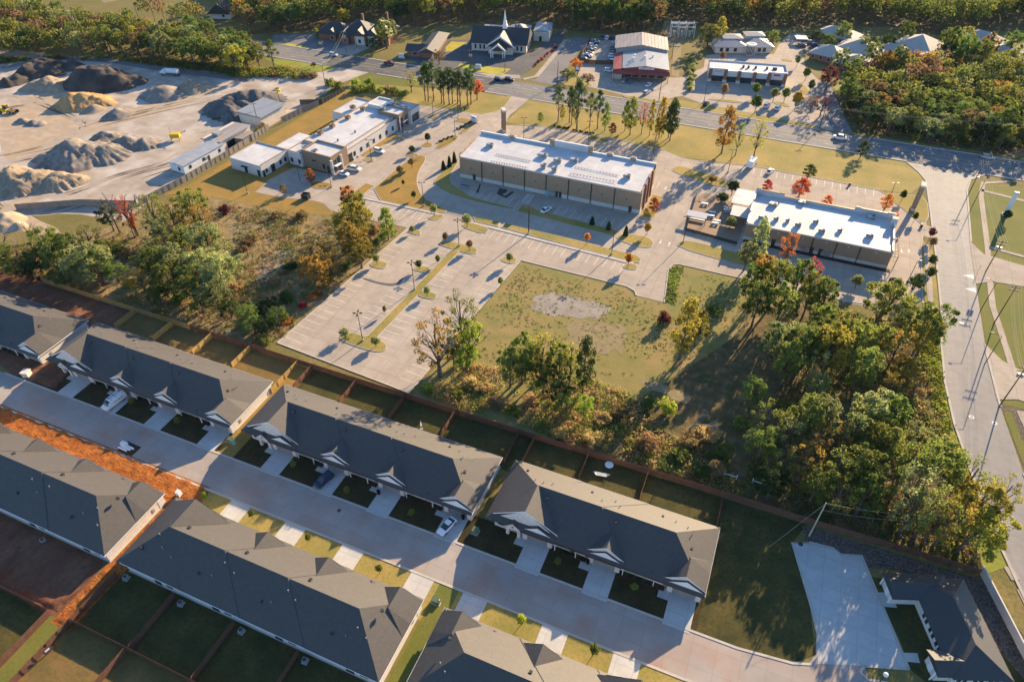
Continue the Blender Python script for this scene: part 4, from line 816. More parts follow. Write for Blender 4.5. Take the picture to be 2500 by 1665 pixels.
RL = ['roof unit at the far left of the restaurant roof', 'roof unit beside the rear parapet of the restaurant roof', 'wide low kitchen unit near the left front of the restaurant roof', 'dark exhaust box beside the wide kitchen unit', 'tiny roof box left of centre on the restaurant roof', 'small roof unit near the front edge, left of centre', 'tall thin roof unit in the middle of the restaurant roof', 'greenish roof unit near the middle front edge', 'narrow roof unit right of the middle', 'large roof unit at the right rear of the restaurant roof', 'roof unit at the right front of the restaurant roof']
for (p, w), lb in zip(RU, RL): hvac(p[0], p[1], 6.15, lb, w, min(1.5, w), 1.1 if w > 1.2 else .9)
for k, (p, lb) in enumerate((((-5.9,221.4), 'far white canopy roof beside the restaurant patio'), ((-6.1,216.1), 'middle white canopy roof beside the restaurant patio'), ((-5.2,208.8), 'near, largest white canopy roof beside the restaurant patio'))):
    s_ = (2.6, 2.6, 3.3)[k]
    c = thing('patio_canopy', (p[0], p[1], 0), lb, 'canopy', 'white patio canopies'); MB().box(-3.6, 3.4, -s_, s_, 3.2, 3.38).build('canopy_roof', 'roof_white', c)
    for a in (-3.4, 3.2):
        for q in (-s_ + .2, s_ - .2): MB().box(a - .08, a + .08, q - .08, q + .08, 0, 3.2).build('post', 'metal_dark', c)
# patio pieces
c = thing('patio_shelter', (*(-18.7,202.6), 0), 'white-roofed open shelter over seats on the brown patio', 'shelter'); MB().poly([(-3.2, -1.6, 2.7), (3.2, -1.6, 2.7), (3.2, 1.6, 3.0), (-3.2, 1.6, 3.0)]).box(-3.25, 3.25, -1.65, -1.6, 2.5, 2.72).build('shelter_roof', 'roof_white', c)
for a in (-3, 3):
    for q in (-1.5, 1.5): MB().box(a - .08, a + .08, q - .08, q + .08, 0, 2.75).build('post', 'metal_dark', c)
MB().box(-2.6, 2.6, .2, 1.0, .4, .85).build('bench', 'metal_grey', c)
for k, p in enumerate(((-18.1,214.4), (-14.8,209.8), (-14.7,207.3), (-12.3,205.0), (-10.8,214.9), (-10.3,212.9), (-12.6,203.3))):
    c = thing('picnic_table', (*p, 0), ['grey picnic table at the back of the patio', 'upper grey picnic table of the pair mid patio', 'lower grey picnic table of the pair mid patio', 'grey picnic table beside the low white tree', 'upper pale table by the patio tree', 'lower pale table by the patio tree', 'frontmost picnic table of the patio'][k], 'table', 'tables on the brown patio', rz=.1)
    MB().box(-1.1, 1.1, -.4, .4, .72, .8).build('table_top', 'plastic_white', c)
    for q in (-.85, .85): MB().box(-1.1, 1.1, q - .16, q + .16, .42, .48).build('bench', 'plastic_white', c)
    for a in (-.7, .7): MB().box(a - .06, a + .06, -.8, .8, 0, .72).build('leg', 'metal_dark', c)
fence('patio_fence', 'low dark railing around the brown patio', [(-21.9, 220), (-20.6, 196), (-4.2, 194)], 1.1, 'metal_dark')

# ---- white clinic, turned a few degrees
t = thing('clinic_building', (-147.3, 184.4, 0), 'sprawling white clinic with stepped flat roofs and brown stone entrances', 'building', rz=radians(-5))
flat_block(t, -19.5, -2.2, 8, 52, 5.2, 'stucco_white', .35, 'stone_brown')
flat_block(t, -2.2, -.4, 9.4, 41.5, 4.6, 'stucco_white', .35, 'stone_brown', sides='se')
flat_block(t, -13.5, 0, 0, 9.3, 6.0, 'stone_brown', .5, 'stone_brown')
flat_block(t, -19.6, -13.5, -1.0, 8, 4.9, 'stucco_white', .5, 'stone_brown')
flat_block(t, -27.5, -19.5, 34.5, 51, 4.8, 'stucco_white', .35, 'stone_brown')
flat_block(t, -9.5, .8, 41.5, 48.5, 6.0, 'stone_brown', .5, 'stone_brown')
flat_block(t, -8, 1.6, 48.5, 55, 5.4, 'stucco_white', .5, 'stone_brown')
flat_block(t, -17, -9.5, 45, 53, 6.2, 'stucco_white', .4, 'white_trim')
flat_block(t, -36, -21, -13.8, .5, 4.4, 'stucco_white', .3, 'stone_brown', sides='nwe')
flat_block(t, -27, -19.6, .5, 14, 4.5, 'stucco_white', .3, 'stone_brown', sides='w')
MB().box(-36.06, -20.94, -13.86, -13.8, 0, 1.0).build('base_band', 'cream_band', t)
for y in (13.5, 17.6, 21.6, 25.6, 29.8, 34, 38.2): win_e(t, -.4, y, 1.3, 2.9, 1.1)
for y in (.9, 3.6): win_e(t, 0, y + .6, 1.0, 4.6, 1.7)
for y in (43, 46.3): win_e(t, .8, y, 1.0, 4.8, 1.6)
win_e(t, 1.6, 51.6, .6, 3.6, 4.6); win_e(t, -.4, 10.8, .5, 3.2, 2.4)
for y in (2.2, 45): MB().box(0, 1.6, y - 1.6, y + 1.6, 2.9, 3.1).build('entry_canopy', 'white_trim', t)
for y in (-.5, 4.9, 41.8, 48.2): MB().box(-.1, .9, y - .3, y + .3, 0, 5.6).build('entry_pier', 'cream_band', t)
for x in (-18.2, -14.6): win_s(t, x, -1.0, 1.2, 2.7, 1.0)
win_s(t, -4, 0, 1.2, 2.9, 1.0); win_s(t, -2, 0, .2, 2.6, 1.0, name='door')
MB().box(-9, -7.5, -.5, 0, 3.4, 3.6).build('entry_canopy', 'bronze', t)
for y in (-11.5, -4.2, -1.6): win_e(t, -21, y, 1.0, 2.4, .9)
win_e(t, -21, -8.2, .1, 2.7, 1.8, name='door'); win_e(t, -21, -13, .1, 2.4, 1.0, name='door')
for x in (-28.8, -22.6): win_s(t, x, -13.8, .1, 2.4, 1.3, name='door')
MB().box(-30.4, -27.4, -14.8, -13.8, 2.5, 2.65).build('entry_canopy', 'bronze', t)
win_s(t, -25.5, 34.5, .8, 2.2, 1.2); win_s(t, -22.8, 34.5, .8, 2.2, 1.2); MB().box(-28.6, -27.5, 36, 38.5, 0, 1.6).build('storage_box', 'metal_dark', t)
for k, p in enumerate(((-165.1,226.8), (-160.2,226.8), (-161.4,217.4), (-162.7,208.3), (-163.5,201.5), (-151.6,228.5), (-161.8,189.1), (-156.2,187.6))):
    hvac(p[0], p[1], (5.2, 5.2, 5.2, 5.2, 5.2, 6, 4.9, 5.2)[k], ['rearmost roof unit on the long clinic roof', 'roof unit right of the rearmost one on the clinic', 'middle roof unit of the clinic row', 'fourth roof unit of the clinic row from the rear', 'fifth roof unit of the clinic row, nearest the front wing', 'roof unit by the taller rear block of the clinic', 'small unit on the low front clinic roof', 'unit in the walled roof pit of the clinic'][k], 1.9, 1.5, 1.2, radians(-5), 'stone_brown' if k < 5 else 'metal_grey')
for q in range(2): MB().tube((-8 + q * 1.2, 14 + q * 9, 5.2), (-8 + q * 1.2, 14 + q * 9, 6.0), .3, .3, 8).build('roof_fan', 'metal_dark', t)
# clinic monument sign
p = (-118.8,244.6); c = thing('monument_sign', (*p, 0), 'small white monument sign beside the clinic drive', 'sign', rz=-.4); MB().box(-1.8, 1.8, -.3, .3, 0, 2.6).build('sign_panel', 'steel_white', c); MB().box(-2, 2, -.4, .4, 0, .5).build('sign_base', 'cream_band', c); MB().box(-.5, .5, -.33, -.3, 1.7, 2.2).build('emblem', 'car_navy', c)

# ---- stone pylon signs
def pylon(loc, h, label, w=2.6, rz=0):
    t = thing('pylon_sign', (*loc, 0), label, 'sign', 'stone pylon signs', rz)
    for s_ in (-1, 1): MB().box(s_ * w / 2 - .45, s_ * w / 2 + .45, -.6, .6, 0, h - .7).build('column', 'stone_brown', t); MB().box(s_ * w / 2 - .6, s_ * w / 2 + .6, -.75, .75, 0, 1.0).build('column_base', 'cream_band', t)
    MB().box(-w / 2 - .6, w / 2 + .6, -.75, .75, h - .7, h).build('cap', 'cream_band', t)
    for k in range(4): MB().box(-w / 2 + .45, w / 2 - .45, -.35, .35, 2.2 + k * (h - 3.2) / 4, 2.05 + (k + 1) * (h - 3.2) / 4).build('sign_panel', 'steel_white' if k % 2 else 'metal_grey', t)
pylon((-104.2, 241.6), 9.2, 'tall stone pylon sign beside the clinic entrance road', 2.0, -.9)
pylon((47.4, 238.6), 9.6, 'tall stone pylon sign beside the side road', 2.0, 1.5)
q = (75.6,246.2,8.7)
t = thing('steel_monument', (q[0], q[1], 0), 'tall white steel sign column on the right verge', 'sign'); MB().box(-.6, .6, -.4, .4, 0, q[2] - .5).build('column', 'steel_white', t); MB().box(-.9, .9, -.7, .7, 0, .6).build('column_base', 'cream_band', t); MB().box(-.7, .7, -.5, .5, q[2] - .5, q[2]).build('cap', 'roof_white', t)
# dumpster pens and small utilities
def bin_pen(loc, label, rz=0, m='chain_dark', s_=(3.2, 2.4, 2.0)):
    t = thing('bin_enclosure', (*loc, 0), label, 'enclosure', rz=rz); a, b_, h = s_
    for q in ((-a / 2, -a / 2 + .15, -b_ / 2, b_ / 2), (a / 2 - .15, a / 2, -b_ / 2, b_ / 2), (-a / 2 + .15, a / 2 - .15, b_ / 2 - .15, b_ / 2)): MB().box(*q, 0, h).build('wall', m, t)
    MB().box(-a / 2 + .2, a / 2 - .2, -b_ / 2, -b_ / 2 + .08, .1, h - .2).build('gate', 'metal_dark', t); MB().box(-a / 2 + .6, a / 2 - .6, -b_ / 2 + .4, b_ / 2 - .4, .1, h - .5).build('skip', 'green_box', t)
bin_pen((-146.2,166.0), 'dark bin pen on the orange clinic lawn', .1, 'metal_dark', (2.6, 2.0, 1.9)); bin_pen((41.6,190.0), 'dark bin enclosure at the right end of the restaurant drive', .3)
p = (-98.4,193.2); t = thing('playground_frame', (*p, 0), 'dark blue steel frame on a pad behind the tan building', 'frame')
for a in (-1.4, 0, 1.4):
    for q in (-.8, .8): MB().tube((a, q, 0), (a, q, 1.9), .06, .06, 6).build('post', 'car_blue', t)
MB().box(-1.5, 1.5, -.9, .9, .0, .12).build('pad', 'concrete', t); MB().box(-1.45, 1.45, -.05, .05, 1.2, 1.5).build('rail', 'car_blue', t)
# ================================================================ BUILDINGS NORTH OF THE MAIN ROAD, STONE YARD
# ---- church
t = thing('church', (-144.0, 333.5, 0), 'white church with dark steep roof, arched porch and slender white steeple', 'church', rz=radians(13))
MB().box(-14.5, 13.5, -8.2, 8.2, 0, 4.1).build('wall', 'cream_wall', t)
MB().hip(-15.2, 14.2, -9, 9, 4.1, .62, False, False, .25).build('roof', 'shingle_dark', t)
MB().poly([(13.52, -8.2, 4.0), (13.52, 8.2, 4.0), (13.52, 0, 9.3)]).poly([(-14.52, -8.2, 4.0), (-14.52, 8.2, 4.0), (-14.52, 0, 9.3)]).build('gable_wall', 'cream_wall', t)
MB().box(-5.2, 7.2, -11.8, -8, 0, 4.1).poly([(-5.2, -11.8, 4.1), (7.2, -11.8, 4.1), (1, -11.8, 8.6)]).build('front_wall', 'cream_wall', t)
MB().hip(-6.4, 8.4, -12.6, 0, 4.0, .68, False, False, .25, 'y').build('front_roof', 'shingle_dark', t)
b = MB()
for s_ in (-1, 1): b.poly([(1, -12.66, 9.05), (1, -12.66, 8.2), (1 + s_ * 7.5, -12.66, 3.3), (1 + s_ * 7.5, -12.66, 4.0)])
b.build('bargeboard', 'white_trim', t)
MB().hip(-3.4, 4.6, -17.4, -10, 3.6, .8, False, False, .2, 'y').build('porch_roof', 'shingle_dark', t)
b = MB()
for s_ in (-1, 1): b.poly([(.6, -17.46, 6.85), (.6, -17.46, 5.9), (.6 + s_ * 4.1, -17.46, 2.9), (.6 + s_ * 4.1, -17.46, 3.6)])
b.poly([(-2.2, -17.3, 4.2), (-2.2, -17.3, 3.2), (-1.2, -17.3, 4.1), (.6, -17.3, 4.6), (2.4, -17.3, 4.1), (3.4, -17.3, 3.2), (3.4, -17.3, 4.2), (.6, -17.3, 6.4)]).build('arch_front', 'white_trim', t)
for x in (-2.9, -1.9, 3.1, 4.1): MB().box(x - .2, x + .2, -17.3, -16.9, 0, 3.6).build('porch_column', 'white_trim', t)
for x in (-12.5, -10, -8, 9, 11): win_s(t, x, -8.2, 1.0, 3.2, 1.0, 'white_trim')
for y in (-5, -2, 1, 4): win_e(t, 13.5, y, 1.0, 3.4, 1.0, 'white_trim')
MB().box(.2, 2.4, -1.1, 1.1, 8.6, 10.9).build('steeple_base', 'white_trim', t); MB().box(.5, 2.1, -.8, .8, 10.9, 12.4).build('belfry', 'white_trim', t)
MB().tube((1.3, 0, 12.4), (1.3, 0, 18.0), .75, .04, 8).build('spire', 'white_trim', t)
MB().box(1.5, 11.5, 12, 21, 0, 4.2).build('rear_hall', 'cream_wall', t); MB().hip(1, 12, 8, 21.5, 4.4, .5, True, True).build('hall_roof', 'pale_roof', t); MB().box(-13, 1.4, 9, 20, 0, 4).build('rear_wing', 'cream_wall', t); MB().box(-13.2, 1.45, 8.8, 20.2, 4, 4.2).build('wing_roof', 'metal_roof_blue', t)
for x in (5, 6.4): MB().box(x - .4, x + .4, 10.6, 11.4, 6.6, 7.6).build('roof_unit', 'metal_dark', t)
MB().box(14.5, 22.5, 11, 25, 0, 5).build('annexe', 'cream_wall', t); MB().hip(14.2, 22.8, 10.7, 25.3, 5, .12, False, False, .2, 'y').build('annexe_roof', 'metal_roof_blue', t); win_s(t, 18, 11, 0, 2.4, 1.2, name='door')
# ---- gabled brick house and small office
t = thing('gabled_house', (-216, 316, 0), 'dark-roofed brick office house with many steep gables behind the left lot', 'house', rz=radians(14))
MB().box(-23, -9, -4, 6, 0, 3.6).build('wall', 'brick_red', t); MB().hip(-23.8, -6, -5, 7, 3.6, .65, True, True).build('roof', 'shingle_dark', t)
MB().box(-9, 6, -7, 7, 0, 4.2).build('wall', 'brick_red', t); MB().hip(-10, 7, -8, 8, 4.2, .7, True, True).build('roof', 'shingle_dark', t)
MB().box(4, 16, -6, 9, 0, 4.2).build('wall', 'brick_red', t); MB().hip(3.2, 17, -7, 10, 4.2, .85, True, True, .2, 'y').build('roof', 'shingle_dark', t)
for x, y, w, h in ((-7, -9.5, 4, 4), (1, -9.6, 5, 4.6), (8, -9.4, 5, 4.8), (14, -8.2, 4, 4.4), (-15, -6, 4, 3.6)):
    MB().box(x - w / 2, x + w / 2, y, y + 4, 0, h).poly([(x - w / 2, y - .01, h), (x + w / 2, y - .01, h), (x, y - .01, h + w * .55)]).build('gable_wall', 'cream_wall' if x in (1, 8) else 'brick_red', t)
    MB().hip(x - w / 2 - .4, x + w / 2 + .4, y - .5, y + 8, h, 1.05, False, False, .18, 'y').build('gable_roof', 'shingle_dark', t)
    win_s(t, x, y, 1, 2.8, 1.4, 'white_trim')
for x, y in ((0, 2), (12, 6)): MB().box(x - .5, x + .5, y - .5, y + .5, 6, 12).build('chimney', 'brick_red', t)
t = thing('brick_office', (-175, 307, 0), 'low brick office with open gable porch beside the main road', 'building', rz=radians(14))
MB().box(-8, 0, -3.5, 5, 0, 3).build('wall', 'brick_red', t); MB().box(0, 6, 2, 24, 0, 3.2).build('wall', 'brick_red', t); MB().hip(-2, 7.4, -6, 25, 3.1, .45, False, True, .2, 'y').build('roof', 'shingle', t); MB().hip(-9, 2, -4.2, 5.6, 3, .4, False, False).build('roof', 'shingle_dark', t)
MB().poly([(-1.6, -4.4, 3), (7, -4.4, 3), (2.7, -4.4, 4.9)]).build('gable_wall', 'brick_red', t)
for x in (5.6, 6.6): MB().box(x - .2, x + .2, -5.8, -5.4, 0, 3.1).build('porch_post', 'white_trim', t)
win_s(t, -4, -3.5, 1, 2.4, 2.2, 'white_trim'); MB().box(0, 4.5, -4.38, 2, 0, 3).build('wall', 'brick_red', t)
# ---- collision repair shop
t = thing('repair_shop', (-78.6, 311.5, 0), 'metal-roofed car repair shop with red canopy and sign lettering', 'building', rz=radians(15))
MB().box(4.5, 24.5, 3.5, 24, 0, 5.2).build('wall', 'tan_wall', t); MB().hip(3.6, 25, 1, 24.4, 5.2, .13, False, False, .3, 'y').build('roof', 'metal_roof_blue', t)
MB().box(.3, 24.8, 24, 43, 0, 6).build('rear_wall', 'metal_grey', t); MB().hip(-.4, 25.4, 24.5, 43.6, 6.2, .16, False, False, .3, 'y').build('rear_roof', 'metal_roof', t)
b = MB()
for k in range(15): b.box(.3 + k * 1.68, .36 + k * 1.68, 24.6, 43.5, 6.0, 6.2 + .16 * min(k * 1.68 + .7, 25.1 - k * 1.68) + .08)
tag(b.build('roof_seams', 'metal_roof', t), kind='stuff')
MB().poly([(3.6, 0.9, 4.6), (25, .9, 4.6), (25.4, -1.6, 3.3), (-.6, -1.6, 3.3), (-.6, .9, 4.6)]).build('canopy', 'red_metal', t); MB().poly([(-.6, .9, 4.6), (3.7, .9, 5.0), (3.7, 23.5, 5.0), (-.6, 23.5, 4.0)]).build('canopy', 'red_metal', t)
MB().box(-.6, 3.7, 1.2, 23.4, 0, 3.6).build('side_wall', 'cream_wall', t)
MB().poly([(3.6, .98, 4.9), (25, .98, 4.9), (25, .98, 5.2), (14.3, .98, 6.6), (3.6, .98, 5.2)]).build('gable_wall', 'red_metal', t)
MB().box(11, 18, .86, .96, 5.05, 6.0).build('sign_board', 'steel_white', t); text(t, 'CALIBER COLLISION', (14.5, .84, 5.52), .62, 'car_navy')
for x in (6.5, 10, 14, 17.5, 21.5): win_s(t, x, 3.5, .6, 2.7, 2.4)
for x in (0, 6, 12, 18, 24.6): MB().box(x - .12, x + .12, -1.4, -1.16, 0, 3.3).build('canopy_post', 'red_metal', t)
for k, (x, y) in enumerate(((8.5, 9), (13.8, 12), (17.5, 14), (9, 13))): MB().tube((x, y, 5.8), (x, y, 7.4), .35, .35, 8).build('roof_stack', 'steel_white', t); MB().tube((x, y, 7.4), (x, y, 7.6), .55, .55, 8).build('stack_cap', 'steel_white', t)
p = (-98.2,316.3); t = thing('pole_sign', (*(-93.3,301.8), 0), 'blue and white pole sign at the repair shop entrance', 'sign'); MB().tube((0, 0, 0), (0, 0, 6), .14, .12, 8).build('pole', 'metal_dark', t); MB().box(-.9, .9, -.2, .2, 5.2, 7.2).build('sign_panel', 'car_blue', t); MB().box(-.8, .8, -.24, -.2, 5.9, 7.1).build('sign_face', 'steel_white', t)
# ---- white shopping plaza
t = thing('shopping_plaza', (-38.2, 327.0, 0), 'white-roofed shop row with brick piers and dark shopfronts', 'building', rz=radians(10.5))
L = 34.5
MB().box(0, L, 0, 13, 0, 4.6).build('wall', 'cream_wall', t); MB().box(.3, L - .3, .4, 12.7, 4.6, 4.8).build('roof_deck', 'roof_white', t)
for x0, x1, h in ((0, 8.4, 6.0), (8.4, 26.2, 5.2), (26.2, L, 6.0)): p = MB().box(x0, x1, -.15, .35, 2.9, h).build('parapet', 'stucco_white', t); MB().box(x0 - .08, x1 + .08, -.25, .5, h, h + .18).build('coping', 'white_trim', p)
for x in (.8, 7.6, 13.6, 20.4, 26.8, 33.7): p = MB().box(x - .75, x + .75, -.7, .2, 1.3, 5.6).build('pier', 'brick_red', t); MB().box(x - .9, x + .9, -.85, .2, 0, 1.3).build('pier_base', 'cream_band', p)
for x0, x1 in ((1.6, 6.8), (8.4, 12.8), (14.4, 19.6), (21.2, 26), (27.6, 32.9)):
    f = MB().box(x0, x1, -.08, -.02, .2, 2.7).build('shopfront', 'frame_dark', t)
    n = 4
    for k in range(n): a = x0 + (x1 - x0) * k / n; MB().box(a + .08, a + (x1 - x0) / n - .08, -.12, -.08, .3, 2.5).build('pane', 'glass', f)
MB().box(L - .02, L + .02, 0, 13, 4.4, 5.6).box(0, L, 12.8, 13.05, 4.4, 5.4).build('parapet', 'stucco_white', t)
for x in (15.5, 17.8, 21, 26, 29, 30): MB().box(x - .45, x + .45, 6.5, 7.4, 4.8, 5.9).build('roof_unit', 'metal_dark', t)
MB().box(2.5, 6.2, -.2, -.16, 4.2, 5.4).build('sign_panel', 'car_silver', t); MB().box(28.6, 31.6, -.2, -.16, 4.5, 5.3).build('sign_panel', 'red_paint', t)
# ---- low grey office with glass rotunda
t = thing('rotunda_office', (-30, 374.5, 0), 'low grey-roofed office with round glass entrance drum', 'building', rz=radians(22))
MB().box(-14, 14, -4, 7, 0, 3.2).build('wall', 'cream_wall', t); MB().hip(-15, 2, -5, 8, 3.2, .35, True, True).build('roof', 'metal_roof_blue', t); MB().hip(1, 15, -5, 8, 3.2, .35, True, True).build('roof', 'metal_roof_blue', t)
MB().box(-9, 0, 2, 8, 3, 5.4).build('clerestory', 'cream_wall', t); MB().hip(-9.6, .6, 1, 8.6, 5.4, .25, True, True).build('clerestory_roof', 'pale_roof', t); MB().box(3, 12, 5, 11, 3, 5.6).build('clerestory', 'cream_wall', t); MB().hip(2.4, 12.6, 4.4, 11.6, 5.6, .25, True, True).build('clerestory_roof', 'pale_roof', t)
MB().tube((3, -5.5, 0), (3, -5.5, 5), 2.3, 2.3, 20).build('rotunda', 'cream_band', t); MB().tube((3, -5.5, .3), (3, -5.5, 4.2), 2.34, 2.34, 20, cap=False).build('rotunda_glass', 'glass', t)
for k in range(20):
    a = 2 * pi * k / 20; MB().box(-.06, .06, -.06, .06, .2, 4.9).build('mullion', 'white_trim', t, loc=(3 + 2.36 * cos(a), -5.5 + 2.36 * sin(a), 0))
b = MB(); n = 24
for k in range(n):
    a, c = 2 * pi * k / n, 2 * pi * (k + 1) / n; b.poly([(3 + 2.7 * cos(a), -5.5 + 2.7 * sin(a), 5.05), (3 + 2.7 * cos(c), -5.5 + 2.7 * sin(c), 5.05), (3 + 1.2 * cos(c), -5.5 + 1.2 * sin(c), 5.15), (3 + 1.2 * cos(a), -5.5 + 1.2 * sin(a), 5.15)])
b.build('rotunda_roof', 'roof_white', t)
for x in (-11, -8, -4, 8, 10.5): win_s(t, x, -4, .8, 2.4, 1.4)
# ---- care homes, upper right
def hip_home(loc, rz, label, blocks):
    t = thing('care_home', (*loc, 0), label, 'house', 'large hip-roofed homes among the trees, upper right', rz=radians(rz))
    for (x0, x1, y0, y1, rd, h, sl) in blocks:
        MB().box(x0 + .8, x1 - .8, y0 + .8, y1 - .8, 0, h).build('wall', 'brick_red', t); MB().hip(x0, x1, y0, y1, h, sl, True, True, .25, rd).build('roof', 'pale_roof', t)
        for q in range(int((x1 - x0) / 4)): win_s(t, x0 + 2.4 + q * 4, y0 + .8, .9, 2.4, 1.4, 'white_trim')
hip_home((25.6,387.8), -20, 'leftmost large pale hip-roofed home among the trees', [(-12, 10, -9, 11, 'y', 3.4, .5), (-18, -2, -20, -6, 'x', 3.2, .5), (-4, 14, -24, -10, 'y', 3.2, .5)])
hip_home((51.3,402.3), -24, 'middle large pale hip-roofed home with dark turret', [(-11, 11, -9, 14, 'y', 3.6, .5), (-14, 2, -16, -6, 'x', 3.2, .55), (4, 15, -17, -5, 'y', 3.2, .5)])
hip_home((84.0,425.8), -28, 'pale hip-roofed home half hidden by orange trees at right', [(-13, 8, -7, 9, 'x', 3.6, .5), (4, 20, -18, -2, 'y', 3.2, .5)])
hip_home((93.2,404.9), -24, 'small pale gabled home at the right edge among trees', [(-7, 6, -6, 8, 'y', 3.4, .55)])
hip_home((12.0,408.1), -20, 'long shaded home behind the leftmost pale roof', [(-9, 12, -5, 9, 'x', 3.4, .5)])
# barn at the hay field
t = thing('farmhouse', (*(-310.1,318.7), 0), 'dark-roofed farmhouse at the field edge, top left', 'house', rz=.3); MB().box(-6, 6, -5, 5, 0, 3).build('wall', 'white_brick', t); MB().hip(-6.8, 6.8, -5.8, 5.8, 3, .75, False, False, .2, 'y').build('roof', 'shingle_dark', t); MB().poly([(-6, -5.02, 3), (6, -5.02, 3), (0, -5.02, 7)]).build('gable_wall', 'white_brick', t); win_s(t, 2, -5, 1, 2.4, 1.4, 'white_trim')
# ---- stone yard sheds
t = thing('site_office', (-203.5, 163.5, 0), 'pale grey portable office cabin in the stone yard', 'cabin', rz=radians(-4))
MB().box(0, 7, 0, 20, .4, 3.6).build('wall', 'steel_white', t); MB().hip(-.25, 7.25, -.25, 20.25, 3.6, .12, False, False, .15, 'y').build('roof', 'metal_grey', t); MB().box(.2, 6.8, .2, 19.8, 0, .4).build('skirting', 'metal_dark', t)
for y in (3, 9.5, 17.5): win_e(t, 7, y, 1.5, 2.6, .9)
win_s(t, 4.6, 0, 1.4, 2.6, .9); MB().box(7, 7.06, 11.4, 12.4, .4, 2.5).build('door', 'metal_dark', t); MB().box(7.05, 8.4, 10.8, 13, .3, .42).build('steps', 'wood_pole_light', t)
MB().box(7.02, 7.06, 10.2, 11, 1.4, 2.4).build('meter_box', 'metal_grey', t)
t = thing('yard_shed', (-206, 184, 0), 'rusty flat-roofed shed with dark opening in the stone yard', 'shed', rz=radians(-4)); MB().box(0, 9, 0, 16, 0, 3.6).build('wall', 'cream_wall', t); MB().poly([(-.6, -.6, 3.5), (9.8, -.6, 4.1), (9.8, 16.6, 4.1), (-.6, 16.6, 3.5)]).box(-.6, 9.8, -.62, -.6, 3.2, 3.6).build('roof', 'metal_roof', t); MB().box(2, 5, 3, 6, 4, 5).build('roof_unit', 'metal_grey', t); MB().box(9.0, 9.08, 3, 7, 0, 2.6).build('opening', 'black', t)
t = thing('yard_shed', (-197.4, 190.5, 0), 'small lean-to shed against the grey fence', 'shed'); MB().box(0, 5, 0, 6, 0, 2.6).build('wall', 'fence_grey', t); MB().poly([(-.4, -.4, 2.6), (5.4, -.4, 3.0), (5.4, 6.4, 3.0), (-.4, 6.4, 2.6)]).build('roof', 'metal_roof', t)
t = thing('yard_shed', (-208.5, 208, 0), 'wide cream shed with flat grey roof behind a power pole', 'shed', rz=radians(-4)); MB().box(0, 11.5, 0, 15, 0, 4).build('wall', 'cream_wall', t); MB().poly([(-.5, -.5, 4.5), (12.3, -.5, 4.0), (12.3, 15.5, 4.0), (-.5, 15.5, 4.5)]).box(-.5, 12.3, -.52, -.5, 3.7, 4.4).build('roof', 'metal_roof_blue', t)
# ---- heaps
def pile(label, m, peaks, slope=.5, rough=.7, cell=.7, ridges=0, group='heaps in the stone yard', seed=1):
    """heap of loose stone: union of cones (x, y, height)"""
    rnd = random.Random(seed)
    xs = [p[0] for p in peaks]; ys = [p[1] for p in peaks]; R = max(p[2] for p in peaks) / slope + 2
    x0, x1, y0, y1 = min(xs) - R, max(xs) + R, min(ys) - R, max(ys) + R; nx = int((x1 - x0) / cell); ny = int((y1 - y0) / cell)
    from mathutils import noise
    V = []; F = []; idx = {}
    H = [[0] * (ny + 1) for _ in range(nx + 1)]
    for i in range(nx + 1):
        for j in range(ny + 1):
            x = x0 + i * cell; y = y0 + j * cell
            wx = x + noise.noise((x * .11, y * .11, seed)) * 3.4 * rough; wy = y + noise.noise((x * .11, y * .11, seed + 9)) * 3.4 * rough
            h = -1
            for p in peaks:
                d = hypot(wx - p[0], wy - p[1]); top = p[3] if len(p) > 3 else 0
                q = p[2] * .88 - slope * max(0, d - top) 
                if ridges: q += ridges * (abs(math.sin(math.atan2(wy - p[1], wx - p[0]) * 9 + seed)) - .6) * min(1, max(0, p[2] - q) / 2)
                h = max(h, q)
            if h > -.5: h += noise.fractal((x * .22, y * .22, seed * 3.1), 1.0, 2.0, 5) * .6 * rough + (.35 - abs(noise.noise((x * .33, y * .33, seed * 1.7)))) * 1.5 * rough * min(1, h * .6) + (.3 - abs(noise.noise((x * .8, y * .8, seed * 2.7)))) * .5 * rough * min(1, h)
            H[i][j] = h
    def vid(i, j):
        if (i, j) not in idx:
            idx[(i, j)] = len(V); V.append((x0 + i * cell, y0 + j * cell, max(-.05, H[i][j])))
        return idx[(i, j)]
    for i in range(nx):
        for j in range(ny):
            if max(H[i][j], H[i + 1][j], H[i][j + 1], H[i + 1][j + 1]) > 0: F.append((vid(i, j), vid(i + 1, j), vid(i + 1, j + 1), vid(i, j + 1)))
    b = MB(); b.v = V; b.f = F
    cx = sum(xs) / len(xs); cy = sum(ys) / len(ys); b.v = [(x - cx, y - cy, z) for x, y, z in V]
    o = b.build('stone_heap', m, None, True, (cx, cy, 0)); return tag(o, label, 'heap', group)
pile('big grey gravel heap with sharp peak, centre of the yard', 'pile_grey', [(*(-245.2,158.0), 7.6), (*(-239.7,160.5), 6.2), (*(-235.0,163.6), 5.0), (*(-235.1,172.6), 4.4), (*(-229.8,176.0), 3.6), (*(-246.8,174.8), 3.6)], ridges=.8, seed=2)
pile('ridged tan gravel heap at the left edge, nearest the trees', 'pile_tan', [(*(-251.1,136.4), 5.2), (*(-243.5,138.6), 5.0), (*(-234.4,140.4), 4.4), (*(-230.8,143.9), 3.2), (*(-243.7,132.8), 4), (*(-237.4,137.4), 3)], ridges=1.0, seed=3)
pile('big dark grey gravel heap with ribbed flank beside the power pole', 'pile_dark', [(*(-221.7,216.7), 6.0), (*(-219.9,223.2), 6.6), (*(-215.0,226.7), 6.2), (*(-211.7,228.6), 5.0), (*(-215.2,212.3), 5.0), (*(-214.0,218.2), 4.6)], ridges=1.0, seed=5)
